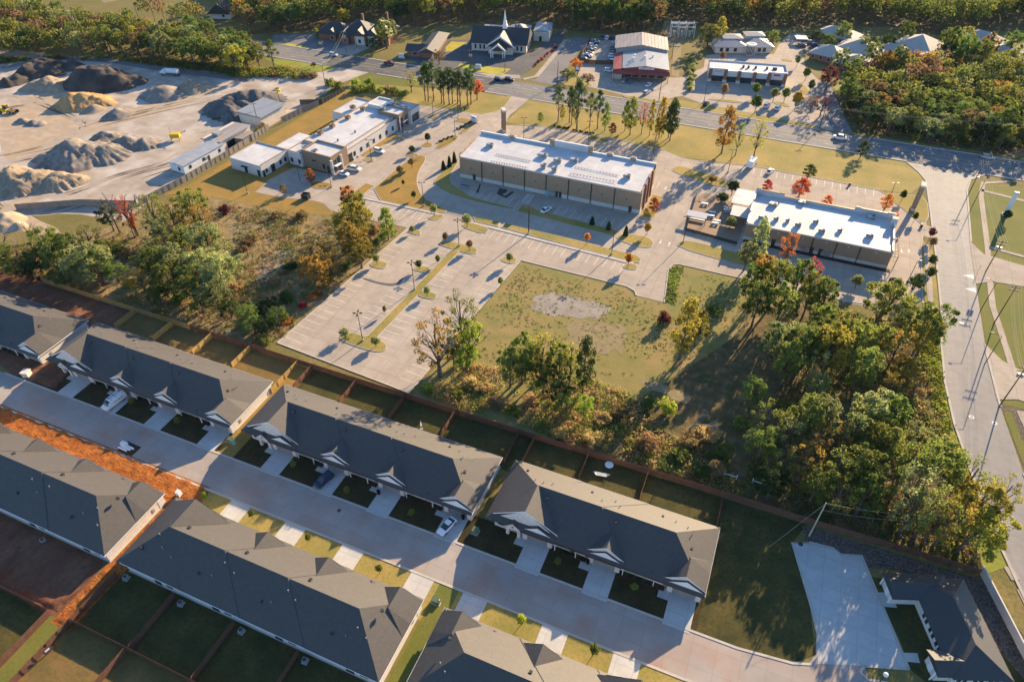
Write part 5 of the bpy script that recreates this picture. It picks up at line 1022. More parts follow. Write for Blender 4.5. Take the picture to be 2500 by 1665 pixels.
pile('huge black soil mound with pale top in the rear of the yard', 'pile_black', [(*(-301.1,216.2), 7.6, 3), (*(-293.8,217.6), 7.4, 4), (*(-286.2,218.8), 5.8, 3), (*(-282.3,222.8), 3.6, 2)], slope=.75, seed=7)
pile('bright orange sand heap with crumbling crest', 'pile_orange', [(*(-286.0,195.7), 5.8), (*(-281.7,197.5), 5.4), (*(-277.6,199.0), 4.2)], ridges=.6, seed=8)
pile('brown earth heap left of the black mound', 'pile_tan', [(*(-314.7,204.8), 5.0), (*(-318.2,201.5), 4), (*(-310.1,204.9), 3.6)], seed=9)
pile('dark long earth bank at the far left rear', 'pile_black', [(*(-334.4,220.1), 5, 3), (*(-334.7,213.0), 4.6, 2), (*(-323.8,217.2), 3.6), (*(-331.9,203.8), 4), (*(-334.1,199.4), 3.4)], slope=.6, seed=10)
pile('small black heap right of the long earth bank', 'pile_black', [(*(-323.6,226.0), 4)], slope=.7, seed=11)
pile('pale sand heap behind the white tanker truck', 'pile_tan', [(*(-252.3,227.6), 4.6), (*(-248.4,229.0), 3)], rough=.3, seed=12)
pile('grey gravel heap in front of the pale sand heap', 'pile_grey', [(*(-257.8,217.4), 4.2, 2), (*(-262.4,215.3), 3.2)], rough=.3, seed=13)
pile('small sharp grey cone in the middle of the yard', 'pile_grey', [(*(-260.2,193.5), 3.6)], rough=.3, seed=14)
pile('low brown cone below the orange heap', 'pile_tan', [(*(-274.3,193.0), 2.6)], rough=.3, seed=15)
pile('low long grey rubble ridge behind the loader', 'pile_grey', [(*(-291.4,173.0), 1.8), (*(-286.2,173.3), 2), (*(-282.8,174.5), 1.6)], seed=16)
pile('pale sand slope at the left edge above the trees', 'quarry_tan', [(*(-227.3,115.1), 3.6), (*(-221.9,115.1), 2)], seed=17)
# ================================================================ TREES AND OTHER PLANTS
rng = np.random.default_rng(11)
def quads_mesh(name, P, A, B, m, extra=None):
    """P centres (n,3), A and B half axes (n,3) -> one mesh of leaf-shaped quads"""
    n = len(P); V = np.empty((n, 4, 3)); V[:, 0] = P - A; V[:, 1] = P + B; V[:, 2] = P + A; V[:, 3] = P - B
    me = bpy.data.meshes.new(name); me.vertices.add(n * 4); me.vertices.foreach_set('co', V.reshape(-1)); me.loops.add(n * 4); me.polygons.add(n)
    me.loops.foreach_set('vertex_index', np.arange(n * 4, dtype=np.int32)); me.polygons.foreach_set('loop_start', np.arange(0, n * 4, 4, dtype=np.int32))
    me.update(calc_edges=True)
    if m: me.materials.append(MATS[m])
    return me
def leaf_axes(n, size, N=None, flat=.5):
    R = rng.normal(size=(n, 3))
    if N is not None: R = R * flat + N
    R /= np.linalg.norm(R, axis=1)[:, None] + 1e-9
    T = np.cross(R, rng.normal(size=(n, 3))); T /= np.linalg.norm(T, axis=1)[:, None] + 1e-9; B = np.cross(R, T)
    s = size * rng.uniform(.6, 1.3, (n, 1)); return T * s, B * s * rng.uniform(.45, .8, (n, 1))
def clump_leaves(cl, per, size):
    """cl: (x,y,z,r) clumps -> leaf centres and axes, spread on the clumps' outer shells"""
    cl = np.array(cl); n = len(cl) * per; c = np.repeat(cl, per, axis=0)
    d = rng.normal(size=(n, 3)); d[:, 2] += .25; d /= np.linalg.norm(d, axis=1)[:, None]
    rr = c[:, 3] * rng.uniform(.35, 1.08, n) ** .6
    P = c[:, :3] + d * rr[:, None] * np.array([1, 1, .72]); A, B = leaf_axes(n, size, d, .75); return P, A, B
def trunk_mesh(name, h, r, limbs, m='bark', lean=(0, 0), twigs=2):
    b = MB(); p = Vector((0, 0, -.2)); segs = 4; pts = [p]
    for i in range(1, segs + 1):
        f = i / segs; pts.append(Vector((lean[0] * f + random.uniform(-.12, .12), lean[1] * f + random.uniform(-.12, .12), h * f)))
    for i in range(segs): b.tube(pts[i], pts[i + 1], r * (1 - .55 * i / segs) * (1.35 if i == 0 else 1), r * (1 - .55 * (i + 1) / segs), 7, cap=False)
    for (x, y, z) in limbs:
        q = Vector((x, y, z)); k = min(segs, max(1, int(segs * min(.98, z / h * random.uniform(.5, .8))))); s0 = pts[k]
        mid = s0.lerp(q, .5) + Vector((random.uniform(-.4, .4), random.uniform(-.4, .4), random.uniform(.1, .6)))
        b.tube(s0, mid, r * .38, r * .22, 5, cap=False); b.tube(mid, q, r * .22, r * .07, 4, cap=False)
        for _ in range(twigs):
            e = q + Vector((random.uniform(-1, 1), random.uniform(-1, 1), random.uniform(-.2, .9))) * 1.1; b.tube(mid.lerp(q, random.uniform(.3, .9)), e, r * .09, r * .03, 3, cap=False)
    return b.mesh(name, m)
PROTO = {}
def proto(kind, crown, trunk): PROTO.setdefault(kind, []).append((crown, trunk))
# broadleaved crowns: 10 m tall, about 4 m in radius
for v in range(5):
    random.seed(100 + v); cl = []; nb = 15 + v
    for i in range(nb):
        a = 2.4 * i + random.uniform(-.5, .5); f = (i + .5) / nb; z = 4.0 + 5.3 * f + random.uniform(-.5, .5); rad = 3.1 * math.sqrt(max(.03, 1 - ((z - 6.0) / 3.7) ** 2)) * random.uniform(.6, 1.08)
        cl.append((cos(a) * rad, sin(a) * rad, z, random.uniform(.9, 1.55)))
    big = list(cl)
    for (x, y, z, r) in big:
        for _ in range(2): cl.append((x + random.uniform(-1, 1) * r, y + random.uniform(-1, 1) * r, z + random.uniform(-.6, .8) * r, r * random.uniform(.3, .55)))
    P, A, B = clump_leaves(cl, 120, .19)
    proto('oak', quads_mesh('crown', P, A, B, 'leaf_green'), trunk_mesh('trunk', 8.2, .26, [c[:3] for c in big[::2]]))
for v in range(3):   # thin autumn crowns with bare limbs showing
    random.seed(200 + v); cl = []
    for i in range(22):
        a = 2.4 * i + random.uniform(-.6, .6); f = (i + .5) / 22; z = 3.4 + 6.2 * f; rad = 3.4 * math.sqrt(max(.05, 1 - ((z - 6.2) / 4) ** 2)) * random.uniform(.5, 1.1); cl.append((cos(a) * rad, sin(a) * rad, z, random.uniform(.5, 1.1)))
    P, A, B = clump_leaves(cl, 60, .17)
    proto('sparse', quads_mesh('crown', P, A, B, 'leaf_brown'), trunk_mesh('trunk', 9.0, .24, [c[:3] for c in cl], 'bark', twigs=4))
for v in range(3):   # pines: bare stem, tuft of needles high up
    random.seed(300 + v); cl = []
    for i in range(15):
        a = 2.4 * i; f = i / 14; z = 5.2 + 4.5 * f + random.uniform(-.3, .3); rad = (1 - f) ** .7 * 2.1 * random.uniform(.5, 1) + .15; cl.append((cos(a) * rad, sin(a) * rad, z, random.uniform(.55, .95)))
    P, A, B = clump_leaves(cl, 85, .20)
    proto('pine', quads_mesh('crown', P, A, B, 'leaf_pine'), trunk_mesh('trunk', 9.6, .17, [c[:3] for c in cl[:9]], 'bark', twigs=0))
for v in range(2):   # upright oval street trees and evergreens, low branched
    random.seed(400 + v); cl = []
    for i in range(20):
        a = 2.4 * i; f = i / 19; z = 2.2 + 7.4 * f; rad = 2.6 * math.sin(pi * min(.97, f * .85 + .15)) ** .8 * random.uniform(.55, 1); cl.append((cos(a) * rad, sin(a) * rad, z, random.uniform(.8, 1.3)))
    P, A, B = clump_leaves(cl, 90, .27)
    proto('oval', quads_mesh('crown', P, A, B, 'leaf_green'), trunk_mesh('trunk', 8.5, .2, [c[:3] for c in cl[::3]], 'bark', twigs=0))
for v in range(2):   # round small crown on a clear stem (10 x 4 box again)
    random.seed(450 + v); cl = []
    for i in range(16):
        a = 2.4 * i; f = i / 15; z = 4.6 + 4.6 * f; rad = 2.6 * math.sin(pi * (f * .8 + .12)) * random.uniform(.5, 1.05); cl.append((cos(a) * rad, sin(a) * rad, z, random.uniform(1.0, 1.7)))
    P, A, B = clump_leaves(cl, 45, .55)
    proto('sapling', quads_mesh('crown', P, A, B, 'leaf_green'), trunk_mesh('trunk', 7.5, .2, [c[:3] for c in cl[::3]], 'bark', twigs=0))
for v in range(3):   # bushes to the ground: 3 m tall, 2 m radius
    random.seed(500 + v); cl = []
    for i in range(14):
        a = 2.4 * i; rad = random.uniform(0, 1.5); cl.append((cos(a) * rad, sin(a) * rad, random.uniform(.4, 2.2) * (1 - rad * .25), random.uniform(.5, .85)))
    P, A, B = clump_leaves(cl, 75, .18); P[:, 2] = np.abs(P[:, 2])
    b = MB()
    for c in cl[:6]: b.tube((0, 0, 0), c[:3], .06, .02, 4)
    proto('bush', quads_mesh('crown', P, A, B, 'leaf_green'), b.mesh('stem', 'bark'))
for v in range(1):   # clipped cone
    n = 1300; f = rng.uniform(0, 1, n) ** 1.3; a = rng.uniform(0, 2 * pi, n); rad = 1.25 * np.sqrt(1 - f) * rng.uniform(.85, 1.02, n)
    P = np.stack([np.cos(a) * rad, np.sin(a) * rad, .3 + f * 9.2], 1); N = np.stack([np.cos(a), np.sin(a), a * 0 + .3], 1); A, B = leaf_axes(n, .42, N, .4); A[:, 2] *= 2; B[:, 2] *= 2
    proto('cone', quads_mesh('crown', P, A, B, 'leaf_dark'), MB().tube((0, 0, 0), (0, 0, 8), .16, .05, 6).mesh('stem', 'bark'))
random.seed(77)
def bare_mesh(seed, h=10, r=.3, m='bark_pale'):
    random.seed(seed); b = MB()
    def grow(p, d, L, r, k):
        q = p + d * L; b.tube(p, q, r, r * .68, 5 if k > 1 else 3, cap=False)
        if k == 0: return
        for _ in range(random.choice((2, 2, 3))):
            e = (d + Vector((random.uniform(-1, 1), random.uniform(-1, 1), random.uniform(-.3, .8))) * .62).normalized(); grow(q, e, L * random.uniform(.6, .85), r * .62, k - 1)
    grow(Vector((0, 0, -.2)), Vector((random.uniform(-.12, .12), random.uniform(-.12, .12), 1)).normalized(), h * .32, r, 5); return b.mesh('trunk', m)
BARE = [bare_mesh(s) for s in (1, 4)] + [bare_mesh(9, m='bark')]
def names_(c): return {'sage': 'grey-green', 'dark': 'dark green'}.get(c, c)
def tree(kind, loc, h, r, leaf, label, group=None, name=None, cat=None, rz=None, lean=None):
    base = {'oak': (10, 4), 'sparse': (10, 4), 'pine': (10, 2.6), 'oval': (10, 3.2), 'sapling': (10, 4), 'bush': (3, 2), 'cone': (9.5, 1.3)}[kind]
    cr, tr = random.choice(PROTO[kind]); nm = name or {'pine': 'pine_tree', 'bush': 'shrub', 'cone': 'clipped_evergreen', 'sapling': 'young_tree'}.get(kind, 'tree')
    t = thing(nm, (loc[0], loc[1], 0), label, cat or ('shrub' if kind == 'bush' else 'tree'), group, random.uniform(0, 6.28) if rz is None else rz, (r / base[1], r / base[1] * random.uniform(.92, 1.08), h / base[0]))
    if lean: t.rotation_euler = (lean[0], lean[1], t.rotation_euler[2])
    put('stem' if kind in ('bush', 'cone') else 'trunk', tr, t); c = put('crown', cr, t); c.material_slots[0].link = 'OBJECT'; c.material_slots[0].material = MATS['leaf_' + leaf]
    return t
def bare(loc, h, label, v=0, group=None, rz=0):
    t = thing('bare_tree', (loc[0], loc[1], 0), label, 'tree', group, rz, (h / 10, h / 10, h / 10)); put('trunk', BARE[v], t); return t
# ---- right-hand wood (positions are under the crown)
RW = 'trees of the right-hand wood'
WOOD = [('oval', (2.1,182.6), 16.6, 3.3, 'sage'), ('oak', (-0.1,180.7), 9.7, 3.3, 'sage'), ('sparse', (10.6,185.9), 13.1, 2.9, 'orange'), ('oak', (5.3,167.8), 15.2, 3.5, 'gold'), ('sparse', (18.1,176.4), 11.7, 2.6, 'red'), ('oval', (22.6,176.4), 15.2, 3.3, 'olive'),
 ('oak', (8.9,164.3), 16.6, 4.6, 'olive'), ('oak', (3.6,163.7), 13.8, 4.0, 'green'), ('oak', (14.5,169.0), 15.2, 4.0, 'green'), ('oak', (18.0,163.9), 15.2, 4.0, 'olive'), ('oak', (21.8,164.2), 13.8, 3.7, 'green'), ('oak', (5.7,154.7), 15.2, 4.2, 'green'), ('oak', (11.5,155.5), 15.2, 4.2, 'olive'), ('oak', (16.5,153.8), 15.2, 4.2, 'green'), ('oak', (21.6,152.7), 13.8, 4.2, 'olive'),
 ('oak', (47.1,161.0), 16.6, 4.8, 'olive'), ('oak', (45.4,158.5), 13.8, 4.6, 'yellow'), ('sparse', (38.6,174.5), 11.0, 3.1, 'gold'), ('oak', (45.7,186.5), 7.6, 2.2, 'dark'), ('oak', (30.2,147.4), 15.2, 4.4, 'olive'), ('oak', (26.2,148.0), 15.2, 4.2, 'olive'), ('oak', (10.9,142.2), 14.5, 4.2, 'sage'), ('sparse', (16.0,143.3), 13.8, 4.0, 'sage'), ('oak', (35.1,149.8), 13.8, 4.0, 'olive'),
 ('oak', (11.4,139.3), 15.2, 4.0, 'sage'), ('oak', (18.2,138.8), 16.6, 4.4, 'green'), ('oak', (15.2,134.2), 13.8, 4.0, 'green'), ('oak', (21.7,145.0), 15.2, 4.2, 'green'), ('oak', (24.5,141.0), 16.6, 4.6, 'yellow'), ('oak', (29.6,143.6), 16.6, 4.4, 'olive'), ('oak', (32.0,138.0), 15.2, 4.4, 'olive'), ('sparse', (21.5,136.7), 12.4, 3.7, 'sage'), ('oak', (22.5,131.2), 9.7, 3.1, 'sage'), ('sparse', (39.2,149.3), 13.8, 4.2, 'gold'), ('oak', (42.1,145.6), 9.7, 3.3, 'gold'), ('sparse', (38.6,138.3), 9.7, 3.3, 'gold'), ('sparse', (44.1,140.7), 9.0, 3.1, 'gold'),
 ('oak', (16.5,115.6), 16.6, 4.6, 'sage'), ('oak', (20.6,116.8), 15.2, 4.0, 'olive'), ('oak', (24.0,117.5), 15.2, 4.2, 'sage'), ('oak', (33.2,124.0), 15.2, 4.8, 'sage'), ('oak', (37.6,124.6), 13.8, 4.4, 'green'), ('oak', (30.4,116.4), 13.8, 4.0, 'sage'), ('oak', (34.3,115.4), 13.8, 4.4, 'olive'), ('oak', (37.6,114.3), 13.8, 4.4, 'olive'), ('oak', (47.0,124.0), 12.4, 4.6, 'olive'), ('oak', (42.7,120.6), 12.4, 4.0, 'sage'), ('sparse', (27.6,114.0), 12.4, 3.7, 'gold'), ('sparse', (23.4,110.5), 12.4, 4.0, 'brown'), ('sparse', (21.8,105.9), 12.4, 4.0, 'gold'),
 ('sparse', (41.0,111.3), 15.2, 4.6, 'olive'), ('oak', (46.6,114.0), 15.2, 5.1, 'olive'), ('sparse', (41.8,105.6), 15.2, 4.8, 'sage'), ('oak', (46.6,107.3), 15.2, 4.8, 'olive'), ('sparse', (51.8,111.0), 15.2, 4.8, 'olive'), ('oak', (53.7,106.8), 13.8, 4.4, 'yellow'), ('sparse', (58.0,110.1), 13.8, 3.7, 'yellow'), ('sparse', (36.9,107.3), 13.8, 4.4, 'olive'), ('oak', (31.9,107.5), 13.8, 4.4, 'olive'), ('sparse', (17.4,102.7), 10.3, 4.0, 'green'), ('oak', (16.6,99.0), 9.7, 3.7, 'dark'), ('sparse', (20.9,98.8), 10.3, 3.7, 'olive'), ('oak', (24.9,101.5), 11.0, 4.0, 'olive'), ('sparse', (29.0,100.4), 11.7, 3.7, 'yellow'), ('oak', (33.9,102.4), 12.4, 4.0, 'green'), ('sparse', (27.8,104.8), 13.8, 4.2, 'olive'), ('sparse', (13.2,114.4), 12.4, 4.0, 'olive'), ('oak', (13.0,108.6), 11.0, 3.7, 'green'), ('sparse', (18.1,111.9), 12.4, 3.7, 'sage'), ('oak', (7.3,131.8), 12.4, 3.5, 'green'), ('oak', (9.4,123.3), 11.0, 3.3, 'green')]
WL = {'oak': 'broad %s tree in the dense wood beside the road', 'sparse': 'thin %s tree with bare twigs in the dense wood', 'oval': 'upright %s tree at the edge of the dense wood'}
random.seed(21)
WOOD = [w for i, w in enumerate(WOOD) if i % 8 != 5]
for k, p, h, r, c in WOOD: tree(k, p, h, r, c, WL[k] % {'sage': 'grey-green', 'olive': 'olive', 'dark': 'dark green'}.get(c, c), RW)
tree('oak', (35.1,165.9), 15, 6.6, 'olive', 'big leaning oak overhanging the side road', rz=1.0, lean=(radians(8), radians(16)))
tree('oak', (52.4,100.6), 13, 5.4, 'yellow', 'leaning yellow-green oak at the corner by the masonry wall', rz=.5, lean=(0, radians(14)))
for i, p in enumerate(((42.0,100.7), (44.7,100.7), (46.5,100.5), (48.2,100.0))): tree('sparse', p, 15, 4.4, ('sage', 'olive', 'olive', 'gold')[i], 'slender trunk tree behind the brown fence, %s from the left' % ('first', 'second', 'third', 'fourth')[i], 'slender trees behind the fence')
# ---- left scrub lot
LS = 'trees of the left scrub lot'
LOT = [('oak', (-176.0,129.0), 14.5, 4.3, 'olive', 'sparse'), ('oak', (-169.5,130.3), 13.1, 4.0, 'yellow', 'sparse'), ('oak', (-167.6,136.7), 13.1, 4.3, 'olive', 'oak'), ('x', (-162.1,134.3), 11.0, 3.6, 'gold', 'sparse'), ('x', (-149.3,123.1), 13.8, 4.9, 'sage', 'oak'), ('x', (-156.5,109.2), 13.1, 4.7, 'olive', 'oak'), ('x', (-149.8,110.7), 13.1, 4.5, 'sage', 'oak'), ('x', (-143.1,113.5), 12.4, 4.3, 'sage', 'oak'), ('x', (-134.4,111.4), 13.8, 4.5, 'sage', 'oak'), ('x', (-147.6,104.9), 11.7, 4.0, 'olive', 'oak'), ('x', (-141.0,106.0), 11.0, 3.8, 'green', 'oak'), ('x', (-132.5,105.9), 11.0, 3.6, 'sage', 'oak'), ('x', (-157.4,103.6), 8.3, 3.1, 'gold', 'sparse'),
 ('x', (-173.1,101.0), 13.1, 4.9, 'sage', 'oak'), ('x', (-184.9,104.9), 11.7, 4.0, 'green', 'oak'), ('x', (-192.7,104.3), 12.4, 4.0, 'olive', 'oak'), ('x', (-185.6,101.4), 11.0, 3.8, 'olive', 'oak'), ('x', (-186.7,112.9), 9.7, 3.1, 'olive', 'sparse'), ('x', (-203.0,97.8), 8.3, 3.6, 'olive', 'oak'), ('x', (-196.5,99.0), 9.0, 3.1, 'brown', 'sparse'), ('x', (-192.3,98.8), 8.3, 3.1, 'green', 'oak'), ('x', (-191.2,124.7), 9.0, 2.9, 'dark', 'oak'), ('x', (-172.0,102.5), 11.0, 3.8, 'green', 'oak'),
 ('x', (-118.0,155.5), 14.5, 3.4, 'olive', 'oak'), ('x', (-114.0,147.1), 15.2, 4.3, 'yellow', 'oak'), ('x', (-112.9,150.1), 12.4, 3.6, 'olive', 'sparse'), ('x', (-110.2,140.8), 12.4, 3.6, 'gold', 'oak'), ('x', (-106.3,137.8), 10.3, 3.4, 'yellow', 'oak'), ('x', (-115.5,131.3), 11.0, 4.0, 'gold', 'sparse'), ('x', (-112.3,124.8), 11.0, 3.8, 'gold', 'oak'), ('x', (-112.2,131.4), 9.7, 3.4, 'gold', 'sparse'), ('x', (-120.7,133.9), 9.7, 3.4, 'brown', 'sparse')]
for _, p, h, r, c, k in LOT: tree(k, p, h, r * 1.32, c, ('broad %s tree standing in the left scrub lot' if k == 'oak' else 'thin %s tree with bare twigs in the left scrub lot') % {'sage': 'grey-green', 'dark': 'dark green'}.get(c, c), LS)
for i, (p, h, r, c) in enumerate((((-168.3,104.7), 6, 3.4, 'green'), ((-148.8,101.0), 6.5, 3.4, 'olive'), ((-135.5,103.0), 6.5, 3.2, 'green'), ((-127.0,104.2), 6, 3.2, 'dark'), ((-120.3,103.6), 6, 3.2, 'green'), ((-113.9,102.6), 5, 3, 'dark'), ((-178.8,96.3), 8, 3.8, 'green'), ((-175.4,98.3), 8, 3.8, 'sage'), ((-192.2,96.1), 6, 3.4, 'dark'), ((-197.5,95.2), 6, 3.2, 'olive'), ((-177.4,109.9), 9, 3.6, 'olive'), ((-158.1,122.0), 11, 4, 'olive'), ((-168.1,123.6), 11, 3.8, 'sage'), ((-112.5,106.3), 6, 3, 'green'), ((-118.6,110.0), 5, 3, 'dark'), ((-116.6,101.3), 5, 3, 'green'))): tree('oak', p, h, r, c, 'low %s tree of the thicket in the left lot' % names_(c), 'thicket trees of the left lot')
tree('sparse', (-181.8,124.2), 15, 2.9, 'red', 'bright red-orange narrow tree beside the stone yard', rz=0)
tree('sparse', (-181.9,125.0), 12, 2.6, 'orange', 'orange companion right behind the bright red tree', rz=1)
tree('oak', (-120.0,155.4), 16, 3.0, 'orange', 'rust-topped tall tree at the upper corner of the left lot')
tree('oval', (-106.7,154.4), 11.5, 2.8, 'lime', 'bright lime-green tree at the edge of the big parking lot')
for i, (p, h) in enumerate((((-188.4,124.6), 14), ((-206.3,100.2), 14), ((-182.2,125.6), 17), ((-201.8,98.6), 9), ((-202.1,104.8), 12))): bare(p, h, ['bare dead tree left of the bright red tree', 'bare pale tree at the left edge of the lot', 'bare tree crown sticking up behind the red tree', 'short bare tree above the left end of the yellow fence', 'bare thin tree among the left green trees'][i], (2, 0, 2, 1, 2)[i], rz=i)
# ---- meadow
tree('sparse', (-63.6,105.5), 19, 6.4, 'gold', 'tall half-bare old oak at the lot corner', rz=2); bare(((-63.6,105.5)[0] + .4, (-63.6,105.5)[1] + .4), 17, 'dead pale limbs of the old oak trunk at the lot corner', 0, rz=.6)
tree('sparse', (-62.7,116.8), 18, 5.0, 'olive', 'thin tall oak just right of the half-bare old oak'); bare((-58.2,111.1), 15, 'bare limbs rising right of the half-bare old oak', 2, rz=2)
MD = [('oak', (-59.7,115.1), 11.5, 4.2, 'lime'), ('oak', (-57.7,109.2), 9.5, 3.5, 'lime'), ('oak', (-61.7,110.1), 10.8, 3.3, 'olive'), ('oak', (-45.8,108.8), 12.8, 3.7, 'olive'), ('oak', (-43.5,113.1), 14.2, 4.0, 'olive'), ('sparse', (-39.9,115.0), 14.2, 4.0, 'yellow'), ('oak', (-35.3,114.5), 13.5, 3.7, 'olive'), ('sparse', (-32.7,115.1), 12.2, 3.5, 'yellow'), ('oak', (-43.5,110.9), 10.8, 3.3, 'green'), ('oak', (-37.7,110.2), 10.8, 3.5, 'green'), ('oak', (-32.7,107.4), 10.1, 3.3, 'dark'), ('oak', (-29.9,104.2), 8.1, 2.9, 'green'), ('oak', (-25.8,105.1), 8.1, 2.6, 'lime')]
for k, p, h, r, c in MD: tree(k, p, h, r, c, '%s tree of the clump between the meadow and the brown fence' % {'olive': 'olive', 'dark': 'dark green'}.get(c, c), 'trees between meadow and fence')
tree('oval', (-28.7,113.4), 18, 2.6, 'dark', 'narrow dark evergreen standing over the meadow clump'); tree('oval', (-9.6,134.7), 19, 3.8, 'yellow', 'tall ivy-clad olive tree alone at the right of the meadow'); tree('oak', (-6.9,141.4), 11, 3.0, 'yellow', 'yellow crown leaning on the lone ivy-clad tree'); tree('bush', (-16.8,147.8), 5, 2.4, 'maroon', 'dark maroon shrub left of the lone ivy-clad tree'); tree('bush', (-5.0,157.3), 3.6, 2.6, 'green', 'round green shrub right of the lone ivy-clad tree')
bare((-2.8,111.0), 10, 'pale dead leaning snag in the brush', 0, rz=.2).rotation_euler = (.1, .55, .3)
SH = [((-8.5,115.1), 6.0, 2.6, 'lime'), ((-12.8,115.8), 4, 2.4, 'olive'), ((-10.7,104.1), 4.2, 3.2, 'brown'), ((-1.0,107.8), 4, 3.0, 'brown'), ((2.4,111.5), 4.5, 3.2, 'straw'), ((-2.3,103.5), 3.4, 2.6, 'olive'), ((-22.0,99.8), 3.2, 2.6, 'straw'), ((-29.4,99.1), 3, 2.2, 'straw'), ((2.1,100.2), 3.2, 2.6, 'green'), ((5.1,102.6), 3.4, 2.8, 'straw'), ((6.0,108.1), 3.6, 2.8, 'olive'), ((8.3,118.0), 3.6, 2.6, 'olive'), ((-18.4,110.1), 3.2, 2.4, 'brown'), ((-21.9,107.0), 3, 2.4, 'straw'), ((-54.8,105.4), 3.2, 2.6, 'straw'), ((-51.4,105.1), 3.0, 2.4, 'straw'), ((-46.7,101.8), 3, 2.4, 'brown'), ((-56.1,101.3), 2.6, 2.2, 'olive'), ((-64.0,99.8), 2.2, 2, 'lime'), ((-41.7,101.3), 3, 2.4, 'olive'), ((-44.7,102.2), 2.6, 2.2, 'straw'), ((-39.2,105.7), 3, 2.4, 'straw')]
for p, h, r, c in SH: tree('bush', p, h, r, c, 'wild %s bush in the brush above the brown fence' % {'straw': 'straw-coloured', 'lime': 'light green'}.get(c, c), 'wild bushes above the brown fence')
SB = [((-111.5,119.5), 1.8, 1.8, 'orange'), ((-111.8,115.8), 1.6, 1.6, 'red'), ((-110.6,121.7), 1.8, 1.6, 'orange'), ((-111.9,108.2), 2.2, 1.8, 'orange'), ((-111.8,99.1), 2.6, 2.2, 'olive'), ((-109.1,151.5), 2.4, 1.8, 'green'), ((-109.5,147.6), 2.4, 1.8, 'sage'), ((-108.8,154.6), 2.6, 2, 'green'), ((-113.5,156.5), 3.5, 2.4, 'brown'), ((-164.3,104.4), 3, 2.4, 'yellow'), ((-145.6,104.7), 3.4, 2.6, 'green'), ((-145.0,131.4), 3, 2.6, 'brown'), ((-145.9,135.4), 3, 2.4, 'brown'), ((-165.5,147.9), 3.5, 2.6, 'maroon'), ((-148.1,151.8), 3, 2.6, 'brown'), ((-140.2,154.3), 3.4, 2.8, 'brown'), ((-125.6,129.7), 3, 2.4, 'dark'), ((-146.7,138.1), 3, 2.6, 'brown'), ((-120.7,107.4), 3.4, 2.8, 'green'), ((-117.9,116.2), 3.2, 2.6, 'green'), ((-112.6,128.4), 3, 2.4, 'olive'), ((-110.7,135.8), 3.0, 2.4, 'green'), ((-134.4,115.5), 3, 2.4, 'straw'), ((-126.1,121.5), 2.6, 2.2, 'straw'), ((-176.1,115.6), 2.8, 2.2, 'brown'), ((-180.6,116.6), 2.6, 2.2, 'dark')]
for p, h, r, c in SB: tree('bush', p, h, r, c, 'wild %s bush in the left scrub lot' % {'straw': 'straw-coloured', 'sage': 'grey-green'}.get(c, c), 'wild bushes of the left scrub lot')
# ---- rows along the main road
PG = 'pines in the clump left of the entrance road'
for a, hh in (((-147.8,256.4,15.2), 0), ((-146.3,256.3,16.5), 0), ((-144.1,257.2,17.0), 0), ((-140.0,256.8,15.2), 0), ((-138.4,256.0,13.6), 0), ((-136.4,256.9,15.7), 0), ((-135.6,258.6,14.7), 0), ((-133.6,259.4,13.2), 0), ((-131.3,257.6,15.1), 0), ((-128.4,258.8,15.6), 0), ((-127.7,260.5,14.2), 0)): tree('pine', a, a[2], 3.3, 'pine', 'tall pine in the dense clump left of the entrance road', PG)
tree('oak', (-127.5,266.3), 8.5, 3.4, 'orange', 'orange-brown tree at the right end of the pine clump'); tree('sparse', (-158.1,262.4), 9, 3.6, 'yellow', 'olive-yellow tree left of the pine clump')
PR = 'trees in the row between the road and the tan building'
for a, k, c, r in (((-87.0,258.5,15.2), 'pine', 'pine', 2.8), ((-85.8,260.3,6.8), 'oval', 'yellow', 1.5), ((-82.2,259.2,15.2), 'pine', 'pine', 2.6), ((-80.9,257.8,14.4), 'pine', 'pine', 2.4), ((-79.9,260.2,9.2), 'oval', 'olive', 1.6), ((-77.5,254.9,20.1), 'pine', 'pine', 4.2), ((-73.4,259.1,14.1), 'pine', 'green', 2.8), ((-69.8,258.1,16.0), 'pine', 'pine', 2.8), ((-66.5,257.6,11.3), 'oval', 'green', 2.2), ((-59.0,260.7,12.3), 'oval', 'green', 2.2), ((-56.1,257.6,14.9), 'oval', 'olive', 3.0), ((-52.0,260.0,13.2), 'sparse', 'orange', 2.2), ((-48.7,259.5,14.4), 'oval', 'yellow', 1.8), ((-45.8,260.1,8.3), 'oval', 'yellow', 1.5), ((-44.8,260.0,16.2), 'oval', 'gold', 2.4), ((-43.9,260.3,9.1), 'oval', 'olive', 1.6), ((-41.3,260.8,14.6), 'oval', 'dark', 2.6), ((-40.2,258.9,16.4), 'oval', 'dark', 3.0)):
    tree(k, a, a[2], r, c, 'slim %s in the row between the road and the tan building' % ({'pine': 'dark pine', 'green': 'green tree', 'yellow': 'yellow-green tree', 'olive': 'olive tree', 'orange': 'pinkish bare-twigged tree', 'gold': 'gold-topped tree', 'dark': 'dark evergreen'}[c]), PR)
a = (-19.4,255.6,17.8); tree('oval', a, a[2], 4.4, 'gold', 'large green and gold tree on the lawn near the white van'); a = (-14.3,255.6,13.5); tree('sparse', a, a[2], 2.4, 'olive', 'thin half-bare tree between the two lawn trees'); a = (-7.6,256.2,15.3); tree('sparse', a, a[2], 3.6, 'yellow', 'yellow-green tree nearest the white van')
